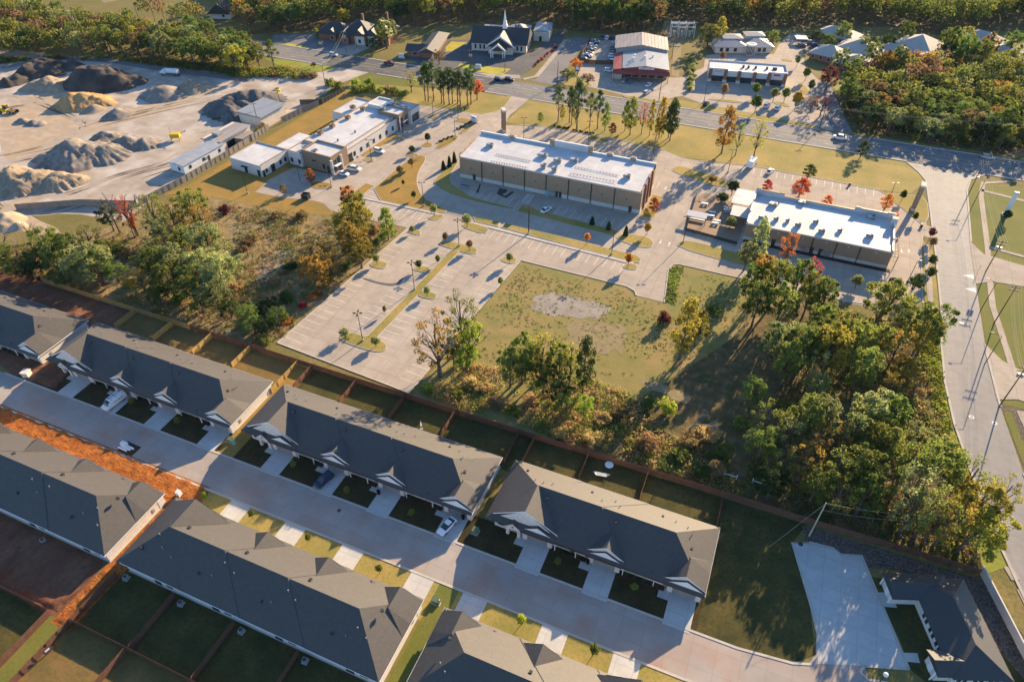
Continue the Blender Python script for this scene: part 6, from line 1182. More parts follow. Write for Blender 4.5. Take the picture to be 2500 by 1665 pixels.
for p, h, r, c, lb in (((-93.5,255.1), 4.2, 1.6, 'olive', 'small olive shrub tree left on the roadside lawn'), ((-62.7,254.9), 5, 1.7, 'maroon', 'dark red small tree in the row by the tan building'), ((29.8,272.8), 6.5, 2.6, 'dark', 'dark round tree on the lawn beside the main road'), ((12.8,248.2), 5, 2.6, 'dark', 'dark green shrub tree at the lot edge by the red tree')): tree('oval', p, h, r, c, lb)
# ---- shrubs and hedge left of the clinic
for i, (p, h, r, c) in enumerate((((-190.0,252.2), 6, 4.4, 'olive'), ((-196.8,255.6), 4, 3, 'green'), ((-181.3,252.7), 4.5, 3.4, 'olive'), ((-178.4,256.2), 4, 3, 'lime'), ((-174.5,257.1), 5, 3.2, 'olive'), ((-170.7,257.2), 4, 3, 'lime'), ((-167.4,257.8), 4.5, 3, 'brown'), ((-163.6,257.9), 4.5, 3, 'olive'), ((-159.5,258.1), 4, 3, 'green'), ((-186.0,260.1), 4, 3, 'lime'), ((-179.8,262.6), 4, 3, 'lime'), ((-209.2,260.0), 3.6, 3, 'brown'), ((-212.9,258.5), 3.6, 3, 'brown'), ((-217.1,256.8), 4, 3.4, 'olive'), ((-195.0,205.9), 3.5, 2.4, 'straw'), ((-195.1,202.2), 3, 2.2, 'olive'), ((-199.3,223.7), 2, 2.2, 'red'))): tree('bush', p, h, r, c, 'unkempt %s bush of the hedge behind the clinic' % {'lime': 'light green', 'straw': 'straw-coloured'}.get(c, c), 'unkempt bushes behind the clinic')
# ---- small trees of the lots
for p, h, r, c, lb in (((-33.2,203.0), 5.5, 2.0, 'red', 'bright red small tree at the right end of the tan building'), ((-35.1,200.5), 2.2, 1.4, 'gold', 'low golden shrub at the corner of the tan building'), ((11.1,233.7), 6.5, 3.2, 'red', 'big crimson tree behind the restaurant'), ((0.0,231.8), 4.6, 2.0, 'red', 'crimson tree half hidden behind the restaurant roof, left'), ((20.1,228.6), 4.6, 2.0, 'orange', 'orange-red tree half hidden behind the restaurant roof, middle'), ((38.4,234.5), 6, 2.3, 'orange', 'orange tree at the right rear corner of the restaurant'), ((40.9,227.2), 4, 1.3, 'orange', 'small orange tree beside the cream roof pier'), ((-150.8,175.7), 5.5, 2.2, 'orange', 'orange tree in front of the clinic corner'), ((-154.8,165.1), 4, 1.5, 'brown', 'pinkish-brown small tree in the clinic lot')): tree('oval', p, h, r, c, lb)
for p, h, r, c, lb in (((-10.7,224.6), 5.5, 2.8, 'dark', 'dark spreading tree behind the patio canopies'), ((-7.9,202.1), 4.5, 2.5, 'sage', 'round grey-green tree at the front of the patio'), ((-12.9,217.5), 4, 2.6, 'dark', 'low dark tree in the middle of the patio'), ((31.0,184.4), 4.2, 2.4, 'sage', 'round grey-green tree alone behind the restaurant drive')): tree('sapling', p, h, r, c, lb)
YT = 'young trees of the parking lots'
for p, h, r, c, lb in (((-31.7,188.6), 4.5, 1.5, 'gold', 'golden young tree on the rounded island right of the tan building'), ((-47.8,175.9), 4.2, 1.2, 'orange', 'orange young tree on the long grass strip'), ((-32.6,169.1), 4.8, 1.4, 'orange', 'orange young tree at the small end island'), ((-127.3,219.8), 4.2, 1.7, 'dark', 'round dark tree on the clinic island, upper'), ((-128.3,209.2), 3.4, 1.5, 'dark', 'round dark shrub tree on the clinic island, lower'), ((-124.4,193.1), 3.6, 1.8, 'brown', 'brown young tree on the orange lawn'), ((-123.2,199.6), 3.8, 1.8, 'brown', 'green-brown young tree on the orange lawn'), ((-119.4,186.4), 2.4, .8, 'dark', 'tiny round tree on the orange lawn'), ((-111.3,179.6), 3.2, 1.1, 'dark', 'young tree on the orange lawn near the lamp'), ((-99.9,172.7), 4.4, 1.6, 'sage', 'grey-green young tree on the tip of the orange lawn'), ((-86.9,170.8), 4.6, 2.0, 'sage', 'broad grey-green young tree on the island by the ring road'), ((-101.6,160.7), 2.6, 1.3, 'sage', 'young tree on the round island below the orange lawn'), ((-89.4,160.0), 3.4, 1.3, 'brown', 'bare young tree left of the lamp at the median head'), ((-80.4,159.0), 3.6, 1.5, 'brown', 'brown young tree right of the lamp at the median head'), ((-103.1,141.4), 3.4, 1.6, 'sage', 'young tree on the left island of the big lot'), ((-85.9,148.2), 3.4, 1.0, 'olive', 'thin young tree at the upper part of the median'), ((-90.0,143.8), 3.2, 1.5, 'dark', 'young tree on the middle island beside the lamp'), ((-66.3,157.1), 3.8, 1.4, 'sage', 'young tree on the right corner island'), ((-64.2,145.4), 3.4, 1.1, 'olive', 'thin young tree at the right kerb of the big lot'), ((-81.8,133.4), 3.0, 1.4, 'sage', 'young tree on the lower right island of the median'), ((-88.7,121.6), 2.8, .8, 'gold', 'tiny young tree low on the median'), ((-93.3,108.9), 3.2, 1.7, 'sage', 'left young tree on the big end island'), ((-84.0,109.1), 3.0, 1.7, 'sage', 'right young tree on the big end island'), ((43.8,242.8), 4.2, 1.5, 'dark', 'dark small tree left of the stone pylon sign'), ((47.4,229.9), 3.6, 1.3, 'dark', 'small tree right of the pylon shadow'), ((51.8,220.7), 4, 1.6, 'maroon', 'dark red small tree on the right verge, upper'), ((51.8,214.7), 4.2, 1.6, 'brown', 'brown small tree on the right verge, second'), ((51.2,203.9), 4.4, 1.7, 'dark', 'dark small tree on the right verge, third'), ((50.5,196.3), 4.6, 1.8, 'dark', 'dark small tree on the right verge, fourth'), ((46.1,190.0), 4.4, 1.8, 'dark', 'dark tree at the corner of the restaurant drive'), ((75.2,242.3), 3.8, 1.8, 'dark', 'palm-like dark shrub at the foot of the white steel column'), ((-18.7,231.2), 2.2, 2.2, 'gold', 'golden shrub on the rounded island right of the tan building top')): tree('sapling', p, h, r, c, lb, YT)
for p, h, lb in (((-110.6,209.6), 4, 'upper clipped evergreen beside the tan building'), ((-110.8,205.9), 4, 'middle clipped evergreen beside the tan building'), ((-111.8,202.9), 3.4, 'lower clipped evergreen beside the tan building'), ((-37.9,185.7), 3.4, 'clipped evergreen on the rounded island'), ((-44.0,187.0), 2.8, 'right small clipped evergreen behind the shaded stalls'), ((-49.8,187.8), 2.8, 'left small clipped evergreen behind the shaded stalls')): tree('cone', p, h, .85, 'dark', lb)
for i, p in enumerate(((-91.7,53.7), (-65.2,66.4), (-49.9,66.6), (-66.1,53.8), (-79.9,54.0), (-20.9,54.3), (-7.2,54.2), (-18.8,67.9), (-3.8,68.3), (-17.0,71.4), (-126.6,68.5), (-112.1,67.8), (-79.7,67.6), (-49.6,53.3))): tree('sapling', p, 2.6 if i not in (5, 6) else 3.2, .9 if i not in (5, 6) else 1.2, 'lime' if i in (0, 5) else 'olive', ['spiky young tree beside the orange soil strip', 'young tree on the dark lawn right of the blue car', 'young tree on the dark lawn left of the white car', 'young tree on the third yellow front lawn', 'young tree on the second yellow front lawn', 'palm-like young tree on the front lawn at the bottom', 'grey-green young tree on the rightmost front lawn at the bottom', 'young tree on the lawn of the first house of the short row', 'young tree on the lawn between the last two garages of the short row', 'young tree beside the porch of the short row', 'young tree on the dark lawn right of the ladder van', 'young tree on the dark lawn left of the last yellow-fence house', 'young tree on the dark lawn left of the blue car', 'bare young tree on the fifth front lawn'][i], 'young trees on the front lawns')
# small lot shrubs, as rows
for i, (p, q, n, c, lb) in enumerate((((-148.0,207.1), (-145.8,219.1), 10, 'dark', 'low dark shrub of the bed along the clinic wall'), ((-147.2,193.8), (-146.9,199.3), 6, 'dark', 'low dark shrub by the clinic entrance'), ((-121.8,235.2), (-120.2,243.4), 7, 'dark', 'low shrub of the clinic island by the sign'), ((-123.6,222.5), (-121.3,228.7), 6, 'dark', 'low shrub of the middle clinic island'), ((-86.4,253.1), (-80.7,253.5), 6, 'dark', 'low dark shrub at the lot edge below the pines'), ((-77.9,252.8), (-69.6,252.6), 8, 'dark', 'low dark shrub at the lot edge below the big pine'), ((-50.3,350.3), (-42.5,312.0), 12, 'sage', 'tall grey-green bush of the hedge beside the white plaza'), ((-118.7,314.7), (-118.2,341.0), 7, 'red', 'reddish bush along the church lot edge'))):
    for k in range(n):
        f = k / (n - 1); big = 3 if i == 6 else 1.4 if i == 7 else 1
        tree('bush', (p[0] + (q[0] - p[0]) * f + random.uniform(-.4, .4) * big, p[1] + (q[1] - p[1]) * f + random.uniform(-.3, .3) * big), random.uniform(.9, 1.3) * (1.5 if big > 1 else 1) * (1.6 if i == 6 else 1), random.uniform(.6, .9) * big, c, lb, 'bushes: ' + lb)
# ---- trees north of the main road
for k, p, h, r, c, lb in (('oak', (-162.5,298.3), 6.5, 3.6, 'brown', 'round brownish tree at the church entrance'), ('oak', (-197.4,308.0), 14, 6.4, 'olive', 'large spreading tree between the gabled house and the low office'), ('oak', (-200.4,300.9), 7, 4, 'dark', 'dark low tree at the foot of the large spreading tree'), ('oak', (-221.2,316.4), 7.5, 3.4, 'gold', 'brown-gold tree before the gabled house'), ('oak', (-236.9,329.5), 9, 4, 'yellow', 'yellowish tree behind the gabled house'), ('oval', (-238.8,306.9), 5, 2, 'lime', 'small light green tree left of the gabled house'), ('pine', (-232.3,262.2), 13, 4.0, 'green', 'tall pine on the green bank left of the road'), ('pine', (-251.6,266.6), 13, 4.5, 'green', 'pine at the edge of the left wood'), ('oak', (-98.2,314.6), 6, 3.2, 'orange', 'orange tree at the corner of the repair shop lot'), ('oak', (-97.7,301.6), 5.5, 3.6, 'olive', 'spreading olive tree at the repair shop corner'), ('oak', (-87.7,301.0), 5, 3.2, 'brown', 'reddish-brown spreading tree in front of the repair shop'), ('oak', (-46.4,370.9), 12, 6, 'olive', 'large green tree left of the rotunda office'), ('oval', (-42.5,380.4), 13, 3.6, 'yellow', 'tall yellow tree behind the large green tree'), ('sapling', (-36.2,354.4), 5, 2, 'brown', 'small brown tree before the rotunda office'), ('sapling', (-28.0,309.2), 6.5, 2.3, 'brown', 'reddish tree in front of the white plaza'), ('sapling', (-15.3,315.9), 6, 2.6, 'green', 'green tree right of the reddish one at the plaza'), ('sapling', (-12.9,298.6), 7.5, 3.2, 'green', 'larger green tree on the plaza forecourt'), ('sapling', (-7.2,313.5), 6, 2.5, 'sage', 'grey-green tree in front of the plaza end'), ('sapling', (-2.7,314.6), 6.5, 2.4, 'green', 'slim green tree right of the grey-green one at the plaza'), ('sapling', (2.4,309.0), 7.5, 3.2, 'gold', 'golden-brown tree at the right end of the plaza forecourt'), ('sapling', (-1.7,360.8), 5.5, 1.9, 'green', 'small tree at the plaza lot island, rear'), ('sapling', (3.6,344.5), 6, 2.3, 'green', 'small tree at the plaza lot, middle island'), ('sapling', (6.7,329.5), 6, 2, 'dark', 'dark small tree at the plaza lot, front island'), ('oak', (-16.4,389.3), 7.5, 3.3, 'olive', 'round tree beside the rotunda office'), ('oak', (13.0,335.2), 11, 4.2, 'maroon', 'dark reddish tall tree where the lane forks'), ('sparse', (13.0,305.4), 9, 4.5, 'maroon', 'thin purplish tree beside the shaded lane'), ('sparse', (8.8,309.0), 7, 3.4, 'brown', 'bare purplish tree by the plaza sign'), ('oak', (28.6,386.9), 10, 4.5, 'green', 'tree overlapping the leftmost pale home'), ('oak', (-320.0,241.7), 6, 2.6, 'olive', 'small leaning tree at the haul track'), ('oak', (-216.0,270.7), 2.5, 1.4, 'maroon', 'tiny dark red tree on the green bank')): tree(k, p, h, r, c, lb)
for i, (p, h, r, c) in enumerate((((16.7,358.6), 12, 4.4, 'green'), ((22.7,349.0), 12, 4.4, 'olive'), ((30.2,369.5), 13, 4.6, 'olive'), ((36.4,361.4), 12, 4.2, 'gold'), ((41.3,368.9), 13, 4.2, 'olive'), ((53.5,368.5), 12, 4.4, 'gold'), ((64.0,400.6), 15, 5, 'green'), ((70.2,390.1), 15, 5, 'green'), ((77.9,389.7), 14, 4.6, 'olive'), ((82.1,403.9), 13, 4.2, 'gold'), ((93.0,412.6), 13, 5, 'green'), ((10.2,388.3), 9, 4, 'green'), ((37.7,399.7), 9, 3.6, 'dark'), ((45.6,414.3), 12, 4, 'olive'), ((4.1,397.2), 8, 3.4, 'dark'), ((16.1,403.5), 11, 4.4, 'green'))): tree('oak', p, h, r, c, '%s tree standing close among the pale hip-roofed homes' % names_(c), 'trees among the pale homes')
# ---- big woods: near trees one by one, the far mass as one
def scatter(poly, sp, seed, avoid=None):
    r = random.Random(seed); xs = [p[0] for p in poly]; ys = [p[1] for p in poly]; out = []; g = {}
    tries = int((max(xs) - min(xs)) * (max(ys) - min(ys)) / sp / sp * 6)
    for _ in range(tries):
        p = (r.uniform(min(xs), max(xs)), r.uniform(min(ys), max(ys)))
        if not inside(p, poly) or (avoid and avoid(p)): continue
        c = (int(p[0] // sp), int(p[1] // sp))
        if any(hypot(p[0] - q[0], p[1] - q[1]) < sp for i in (-1, 0, 1) for j in (-1, 0, 1) for q in g.get((c[0] + i, c[1] + j), ())): continue
        g.setdefault(c, []).append(p); out.append(p)
    return out
W1 = [(-393.3,196.9), (-364.3,219.6), (-346.7,236.2), (-319.3,244.8), (-290.0,247.0), (-261.3,248.4), (-238.5,249.5), (-238.9,254.3), (-240.7,263.9), (-254.9,272.6), (-276.6,289.1), (-311.3,296.2), (-334.2,295.9), (-371.5,294.6), (-410.9,295.9), (-487.4,291.3)]
W2 = [(-308.7,328.2), (-277.7,297.1), (-262.1,307.9), (-251.8,322.2), (-233.2,347.4), (-206.7,342.1), (-177.6,363.4), (-153.3,383.0), (-122.6,372.6), (-94.0,375.7), (-76.0,383.2), (-79.3,411.4), (-64.0,417.8), (-57.3,404.3), (-18.4,420.5), (-18.8,418.0), (5.6,431.6), (42.7,447.0), (66.6,438.3), (75.8,446.4), (109.0,482.7), (129.9,486.8), (160.5,597.2), (-127.1,477.5), (-342.7,387.8), (-345.6,356.1)]
W3 = [(21.5,319.8), (21.8,346.6), (26.7,358.2), (37.1,369.2), (48.9,375.8), (60.9,386.0), (64.9,403.8), (72.5,420.3), (78.2,400.2), (85.8,396.3), (101.6,399.4), (127.2,403.3), (108.7,296.2), (87.5,299.0), (64.1,297.1), (46.7,295.7), (30.9,297.5), (25.0,305.1)]
no_road = lambda p: 272.5 < p[1] < 295
cols = {1: ['olive', 'olive', 'yellow', 'green', 'olive', 'brown', 'green', 'sage'], 2: ['green', 'olive', 'dark', 'green', 'green', 'olive', 'olive', 'dark', 'brown', 'green', 'gold'], 3: ['green', 'olive', 'olive', 'dark', 'green', 'olive', 'gold', 'green', 'olive', 'sage', 'green', 'olive', 'dark', 'brown']}
names = {'sage': 'grey-green', 'dark': 'dark green'}
far = []
CAM = Vector((0, 0))
for wid, poly, sp, lim, lb in ((1, W1, 5.4, 45, 'the upper left wood behind the stone yard'), (2, W2, 5.8, 35, 'the long wood across the top'), (3, W3, 6.2, 40, 'the right-hand grove beyond the main road')):
    pts = scatter(poly, sp, wid, no_road); pts.sort(key=lambda p: hypot(*p)); r_ = random.Random(wid)
    for i, p in enumerate(pts):
        c = r_.choice(cols[wid]); h = r_.uniform(11.5, 18) * (1.0, .85, 1.0, .68)[wid]; r = r_.uniform(4.0, 6.2)
        if i < lim: tree('sparse' if c in ('brown', 'gold') and r_.random() < .4 else 'oak', p, h, r, c, '%s tree among many in %s' % (names.get(c, c), lb), 'trees of ' + lb)
        else: far.append((p[0], p[1], h, r, c))
print('far trees', len(far))
byc = {}
for q in far: byc.setdefault(q[4], []).append(q)
VV = []; mats_used = sorted(byc)
PP, AA, BB, MI = [], [], [], []
for mi, c in enumerate(mats_used):
    for (x, y, h, r, _) in byc[c]:
        k = 14; cl = []
        for i in range(k):
            a = 2.4 * i; f = (i + .5) / k; z = h * (.42 + .5 * f); rad = r * .78 * math.sqrt(max(.04, 1 - ((f - .3) / .75) ** 2)) * random.uniform(.6, 1.05); cl.append((x + cos(a) * rad, y + sin(a) * rad, z, random.uniform(.3, .42) * r))
        P, A, B = clump_leaves(cl, 30, .55); PP.append(P); AA.append(A); BB.append(B); MI.append(np.full(len(P), mi, dtype=np.int32))
if PP:
    me = quads_mesh('far_wood', np.concatenate(PP), np.concatenate(AA), np.concatenate(BB), None)
    for c in mats_used: me.materials.append(MATS['leaf_' + c])
    me.polygons.foreach_set('material_index', np.concatenate(MI)); me.update()
    tag(put('far_wood', me), 'far mass of mixed autumn trees along the top edge', 'wood', kind='stuff')
# ---- brush, weeds and tall grass
def brush(name, label, poly, n, hgt, size, mats_, seed, dens=.08, avoid=None, cat='brush'):
    from mathutils import noise
    r = random.Random(seed); xs = [p[0] for p in poly]; ys = [p[1] for p in poly]; pts = []; t_ = 0
    while len(pts) < n and t_ < n * 12:
        t_ += 1; p = (r.uniform(min(xs), max(xs)), r.uniform(min(ys), max(ys)))
        if not inside(p, poly): continue
        if noise.noise((p[0] * dens, p[1] * dens, seed)) + .35 * noise.noise((p[0] * .4, p[1] * .4, seed)) < r.uniform(-.45, .35): continue
        if avoid and avoid(p): continue
        pts.append(p)
    P = []; k = 7
    base = np.array(pts); base = np.repeat(base, k, axis=0); m_ = len(base)
    hh = hgt * rng.uniform(.1, 1, m_) * np.repeat(rng.uniform(.4, 1.1, len(pts)), k)
    Pq = np.stack([base[:, 0] + rng.normal(0, size * 1.6, m_), base[:, 1] + rng.normal(0, size * 1.6, m_), hh], 1)
    A, B = leaf_axes(m_, size, np.tile([.25, .9, .9], (m_, 1)), .8)
    me = quads_mesh(name, Pq, A, B, None)
    for c in mats_: me.materials.append(MATS['leaf_' + c])
    pick = np.array([min(len(mats_) - 1, max(0, int((noise.noise((p[0] * .13, p[1] * .13, seed + 5)) * 1.1 + .5) * len(mats_) + r.uniform(-.6, .6)))) for p in pts], dtype=np.int32)
    me.polygons.foreach_set('material_index', np.repeat(pick, k)); me.update()
    return tag(put(name, me), label, cat, kind='stuff')
clear = lambda p: (-66 < p[0] < -38 and 118 < p[1] < 150 and random.random() < .0)
brush('scrub_brush', 'tangled autumn brush covering the left lot', [(-186,97), (-110,97.4), (-109,104), (-106.5,150), (-106,160), (-109.6,161.3), (-130.5,159.1), (-167.1,152.4), (-185.4,137.9), (-189.1,118.9), (-212.4,100.4), (-204.4,94.2), (-189.8,97.0)], 5600, 1.0, .22, ['straw', 'olive', 'straw', 'olive', 'green', 'brown'], 3)
brush('meadow_brush', 'dry brush and weeds between the meadow and the brown fence', [(-66,98), (-66.5,108), (-58,113), (-40,116), (-30,120), (-18,118), (-8,110), (8,106), (10,97.5)], 4000, 1.0, .2, ['straw', 'olive', 'straw', 'olive', 'green'], 8)
brush('wood_undergrowth', 'undergrowth beneath the right-hand wood', [(10,97.5), (14,118), (16,140), (20,172), (46,172), (51,150), (55,122), (57,98)], 4800, 1.2, .24, ['olive', 'straw', 'green', 'olive'], 13)
brush('meadow_grass', 'long grass of the open meadow', [(-64,112), (-62,158), (-31,158), (-26,155), (-19,156), (-18,175), (4,175), (4,160), (-6,130), (-30,118)], 1300, .2, .14, ['olive', 'straw', 'olive', 'lime'], 15, .09, cat='grass')
brush('shaded_undergrowth', 'dark undergrowth below the right-hand grove', W3, 4500, 1.4, .4, ['dark', 'brown', 'green'], 17)
brush('wood_edge_brush', 'brush along the front edge of the upper left wood', [(-359.8,216.1), (-343.0,233.1), (-315.2,241.0), (-286.9,243.8), (-259.1,245.9), (-236.5,247.0), (-236.5,248.7), (-222.3,254.6), (-209.5,261.5), (-223.5,267.6), (-238.8,257.8), (-292.4,249.6), (-365.8,220.8)], 2600, 2.2, .4, ['olive', 'green', 'yellow', 'brown'], 19)
brush('verge_weeds', 'bright weeds on the bank of the side road', [(46,172), (52,171), (52.6,152), (53.6,137), (57,113), (55,112), (51,135), (48,160)], 1500, .5, .2, ['lime', 'olive', 'lime'], 23, cat='weeds')
brush('kerb_weeds', 'bright green weeds along the meadow kerb', [(-18.3,157), (-15.5,157), (-17,172), (-17,176), (-20,175), (-20.6,172)], 300, .35, .18, ['olive', 'lime'], 29, cat='weeds')
# ================================================================ VEHICLES
def loft(secs):
    """secs: list of rings (lists of points) -> closed skin"""
    b = MB(); n = len(secs[0])
    for r in secs: b.v += [tuple(p) for p in r]
    for i in range(len(secs) - 1):
        for k in range(n): j = (k + 1) % n; b.f.append((i * n + k, i * n + j, (i + 1) * n + j, (i + 1) * n + k))
    b.f.append(tuple(range(n - 1, -1, -1))); b.f.append(tuple((len(secs) - 1) * n + k for k in range(n))); return b
def ring(x, w, z0, z1, c=.12):     # rounded cross-section across the car at position x
    return [(x, -w + c, z0), (x, w - c, z0), (x, w, z0 + c), (x, w, z1 - c), (x, w - c, z1), (x, -w + c, z1), (x, -w, z1 - c), (x, -w, z0 + c)]
def trap(x, w0, w1, z0, z1): return [(x, -w0, z0), (x, w0, z0), (x, w1, z1), (x, -w1, z1)]
def wheel_meshes(r, w):
    ty = MB().tube((0, -w / 2, 0), (0, w / 2, 0), r, r, 14).mesh('tyre', 'rubber'); ri = MB().tube((0, -w / 2 - .01, 0), (0, w / 2 + .01, 0), r * .6, r * .6, 10).mesh('rim', 'rim'); return ty, ri
TY, RI = wheel_meshes(.33, .24)
def car_meshes(kind):
    M_ = {}
    if kind == 'sedan':
        body = loft([ring(-2.3, .72, .38, .80), ring(-2.15, .86, .25, .95), ring(-1.2, .9, .22, 1.0), ring(.6, .9, .22, .98), ring(1.6, .88, .22, .90), ring(2.15, .82, .25, .78), ring(2.32, .68, .34, .64)])
        cab = loft([trap(-1.75, .76, .70, .93, .98), trap(-.95, .78, .60, .95, 1.42), trap(.1, .78, .60, .95, 1.45), trap(1.15, .78, .70, .93, .97)]); roof = loft([trap(-.98, .62, .58, 1.38, 1.46), trap(.14, .62, .58, 1.40, 1.49)]); wb = 1.4
    elif kind == 'suv':
        body = loft([ring(-2.3, .8, .40, 1.0), ring(-2.2, .92, .3, 1.1), ring(-1.2, .94, .28, 1.12), ring(.8, .94, .28, 1.1), ring(1.7, .92, .28, 1.04), ring(2.2, .86, .32, .92), ring(2.34, .74, .42, .76)])
        cab = loft([trap(-2.22, .82, .76, 1.05, 1.1), trap(-1.95, .82, .66, 1.05, 1.66), trap(.2, .82, .66, 1.05, 1.70), trap(1.15, .82, .74, 1.04, 1.1)]); roof = loft([trap(-1.98, .68, .64, 1.62, 1.7), trap(.22, .68, .64, 1.66, 1.74)]); wb = 1.42
    elif kind == 'pickup':
        body = loft([ring(-2.85, .9, .5, 1.0), ring(-2.7, .96, .42, 1.1), ring(-.6, .98, .4, 1.12), ring(.9, .98, .4, 1.14), ring(2.2, .96, .4, 1.1), ring(2.8, .9, .44, .98), ring(2.9, .8, .5, .8)])
        cab = loft([trap(-.75, .84, .72, 1.08, 1.82), trap(1.0, .84, .72, 1.08, 1.84), trap(1.75, .84, .76, 1.08, 1.14)]); roof = loft([trap(-.78, .74, .7, 1.78, 1.88), trap(1.02, .74, .7, 1.80, 1.9)]); wb = 1.8
    else:   # van
        body = loft([ring(-2.9, .94, .45, 1.95), ring(-2.75, 1.0, .35, 2.1), ring(1.0, 1.0, .33, 2.12), ring(1.7, 1.0, .33, 1.75), ring(2.2, .98, .33, 1.2), ring(2.75, .9, .36, 1.02), ring(2.85, .8, .42, .85)])
        cab = loft([trap(1.12, .86, .78, 1.3, 2.02), trap(1.70, .88, .84, 1.22, 1.74), trap(2.12, .90, .88, 1.2, 1.26)]); cab.v = [(x + .06, y * 1.005, z + .03) for x, y, z in cab.v]; roof = loft([trap(-2.6, .92, .9, 2.08, 2.14), trap(.9, .92, .9, 2.1, 2.16)]); wb = 1.75
    M_['body'] = body.mesh('body', 'car_white', False); M_['window'] = cab.mesh('window', 'glass'); M_['roof'] = roof.mesh('roof', 'car_white'); M_['wb'] = wb
    fx = max(v[0] for v in body.v); rx = min(v[0] for v in body.v)
    M_['hl'] = MB().box(fx - .16, fx - .02, -.16, .16, .60, .74).mesh('headlight', 'headlight'); M_['tl'] = MB().box(rx - .01, rx + .1, -.14, .14, .72, .92).mesh('taillight', 'taillight')
    M_['bed'] = MB().box(-2.6, -.85, -.78, .78, 1.08, 1.135).mesh('load_bed', 'frame_dark') if kind == 'pickup' else None
    return M_
CAR = {k: car_meshes(k) for k in ('sedan', 'suv', 'pickup', 'van')}
def car(kind, loc, ang, color, label, group=None, near=False):
    m = CAR[kind]; t = thing({'sedan': 'car', 'suv': 'sport_utility_car', 'pickup': 'pickup_truck', 'van': 'panel_van'}[kind], (*loc, .05), label, {'sedan': 'car', 'suv': 'car', 'pickup': 'pickup', 'van': 'van'}[kind], group, radians(ang))
    for nm in ('body', 'roof'):
        o = put(nm, m[nm], t); o.material_slots[0].link = 'OBJECT'; o.material_slots[0].material = MATS['car_' + color]
    put('window', m['window'], t)
    if m['bed']: put('load_bed', m['bed'], t)
    for sx in (-1, 1):
        for sy in (-1, 1):
            w = put('wheel', TY, t, (sx * m['wb'], sy * .84, .33)); put('rim', RI, w)
    for sy in (-.6, .6): put('headlight', m['hl'], t, (0, sy, 0)); put('taillight', m['tl'], t, (0, sy, 0))
    return t
car('sedan', (-42.2,67.2), -104, 'white', 'white sedan parked in the drive of the middle townhouse row')
car('suv', (-71.7,67.3), -104 + 0, 'navy', 'dark blue car parked in the drive of the middle townhouse row')
v = car('van', (-131.1,67.3), -96, 'white', 'white work van with a ladder on its roof in a drive')
lb_ = MB()
for y in (-.35, .05): lb_.box(-2.6, 1.2, y - .03, y + .03, 2.34, 2.42)
for k in range(13): lb_.box(-2.55 + k * .3, -2.5 + k * .3, -.35, .05, 2.35, 2.4)
lad = lb_.build('ladder', 'metal_grey', v); rk = MB()
for x in (-2.2, -.6, .7): rk.box(x - .04, x + .04, -.85, .85, 2.16, 2.32)
rk.build('roof_rack', 'metal_dark', v); MB().tube((-2.6, .6, 2.42), (1.0, .6, 2.42), .12, .12, 8).build('pipe_carrier', 'steel_white', v)
for k in range(4): MB().box(-1.9 + k * .62, -1.45 + k * .62, 1.0, 1.012, 1.15, 1.5).build('side_lettering', 'car_silver', v)
car('sedan', (-66.6,189.9), 70, 'white', 'white sports car parked behind the long tan building')
car('suv', (-140.8,205.8), -8, 'white', 'white car in the clinic lot, farthest from the entrance')
car('pickup', (-142.1,189.8), 5, 'white', 'white pickup in front of the clinic entrance'); car('sedan', (-143.6,185.2), 0, 'white', 'white sedan nearest the clinic entrance')
car('pickup', (21.9,286.1), 178, 'white', 'white pickup driving on the main road in tree shade'); car('suv', (74.2,289.8), 0, 'silver', 'silver car on the main road at the right edge')
car('pickup', (-184.6,288.7), 2, 'maroon', 'dark red pickup driving on the main road'); car('sedan', (-0.5,246.7), 75, 'white', 'small white car beside the box van in the north lot')
car('suv', (-127.1,289.7), 2, 'navy', 'left dark car waiting at the road junction'); car('suv', (-122.7,291.6), 2, 'black', 'right dark car waiting at the road junction'); car('suv', (-216.4,288.2), 0, 'silver', 'silver car on the main road at upper left')
car('sedan', (-33.5,299.3), 80, 'black', 'dark car at the plaza forecourt entrance'); car('suv', (-9.0,307.4), 75, 'white', 'left white car on the plaza forecourt'); car('suv', (-4.3,306.5), 75, 'white', 'right white car on the plaza forecourt')
car('suv', (-83.4,320.4), 10, 'white', 'white car left of the repair shop front'); car('sedan', (-73.5,311.3), 95, 'silver', 'pale car under the repair shop shade'); car('sedan', (-70.7,310.8), 95, 'teal', 'teal car under the repair shop shade'); car('sedan', (-61.8,310.6), 80, 'white', 'white car in front of the repair shop, nearer the wall'); car('suv', (-60.3,301.2), 75, 'silver', 'silver car nearest the road at the repair shop')
cs = ['white', 'white', 'silver', 'black', 'grey', 'white', 'blue', 'silver', 'black', 'red']; rr = random.Random(4)
n = 0
for row, (p, q, k) in enumerate((((-98.7,330.2), (-101.7,357.8), 9), ((-85.6,332.0), (-91.5,360.0), 8), ((-100.2,364.6), (-93.4,366.4), 4))):
    for i in range(k):
        f = i / (k - 1); c = rr.choice(cs); n += 1
        car(rr.choice(('sedan', 'suv', 'suv', 'pickup')), (p[0] + (q[0] - p[0]) * f, p[1] + (q[1] - p[1]) * f), 8 + rr.uniform(-4, 4) if row < 2 else 95, c, ['%s car in the left row of the fenced repair yard', '%s car in the right row of the fenced repair yard', '%s car at the rear of the fenced repair yard'][row] % c, 'cars in the fenced repair yard')
fence('repair_fence', 'rusty brown fence left of the repair yard cars', [(-101.4,332.7), (-105.2,360.5)], 2.0, 'fence_brown'); fence('repair_fence', 'rusty brown fence in front of the repair yard', [(-98.5,325.8), (-83.0,330.5)], 2.0, 'fence_brown')
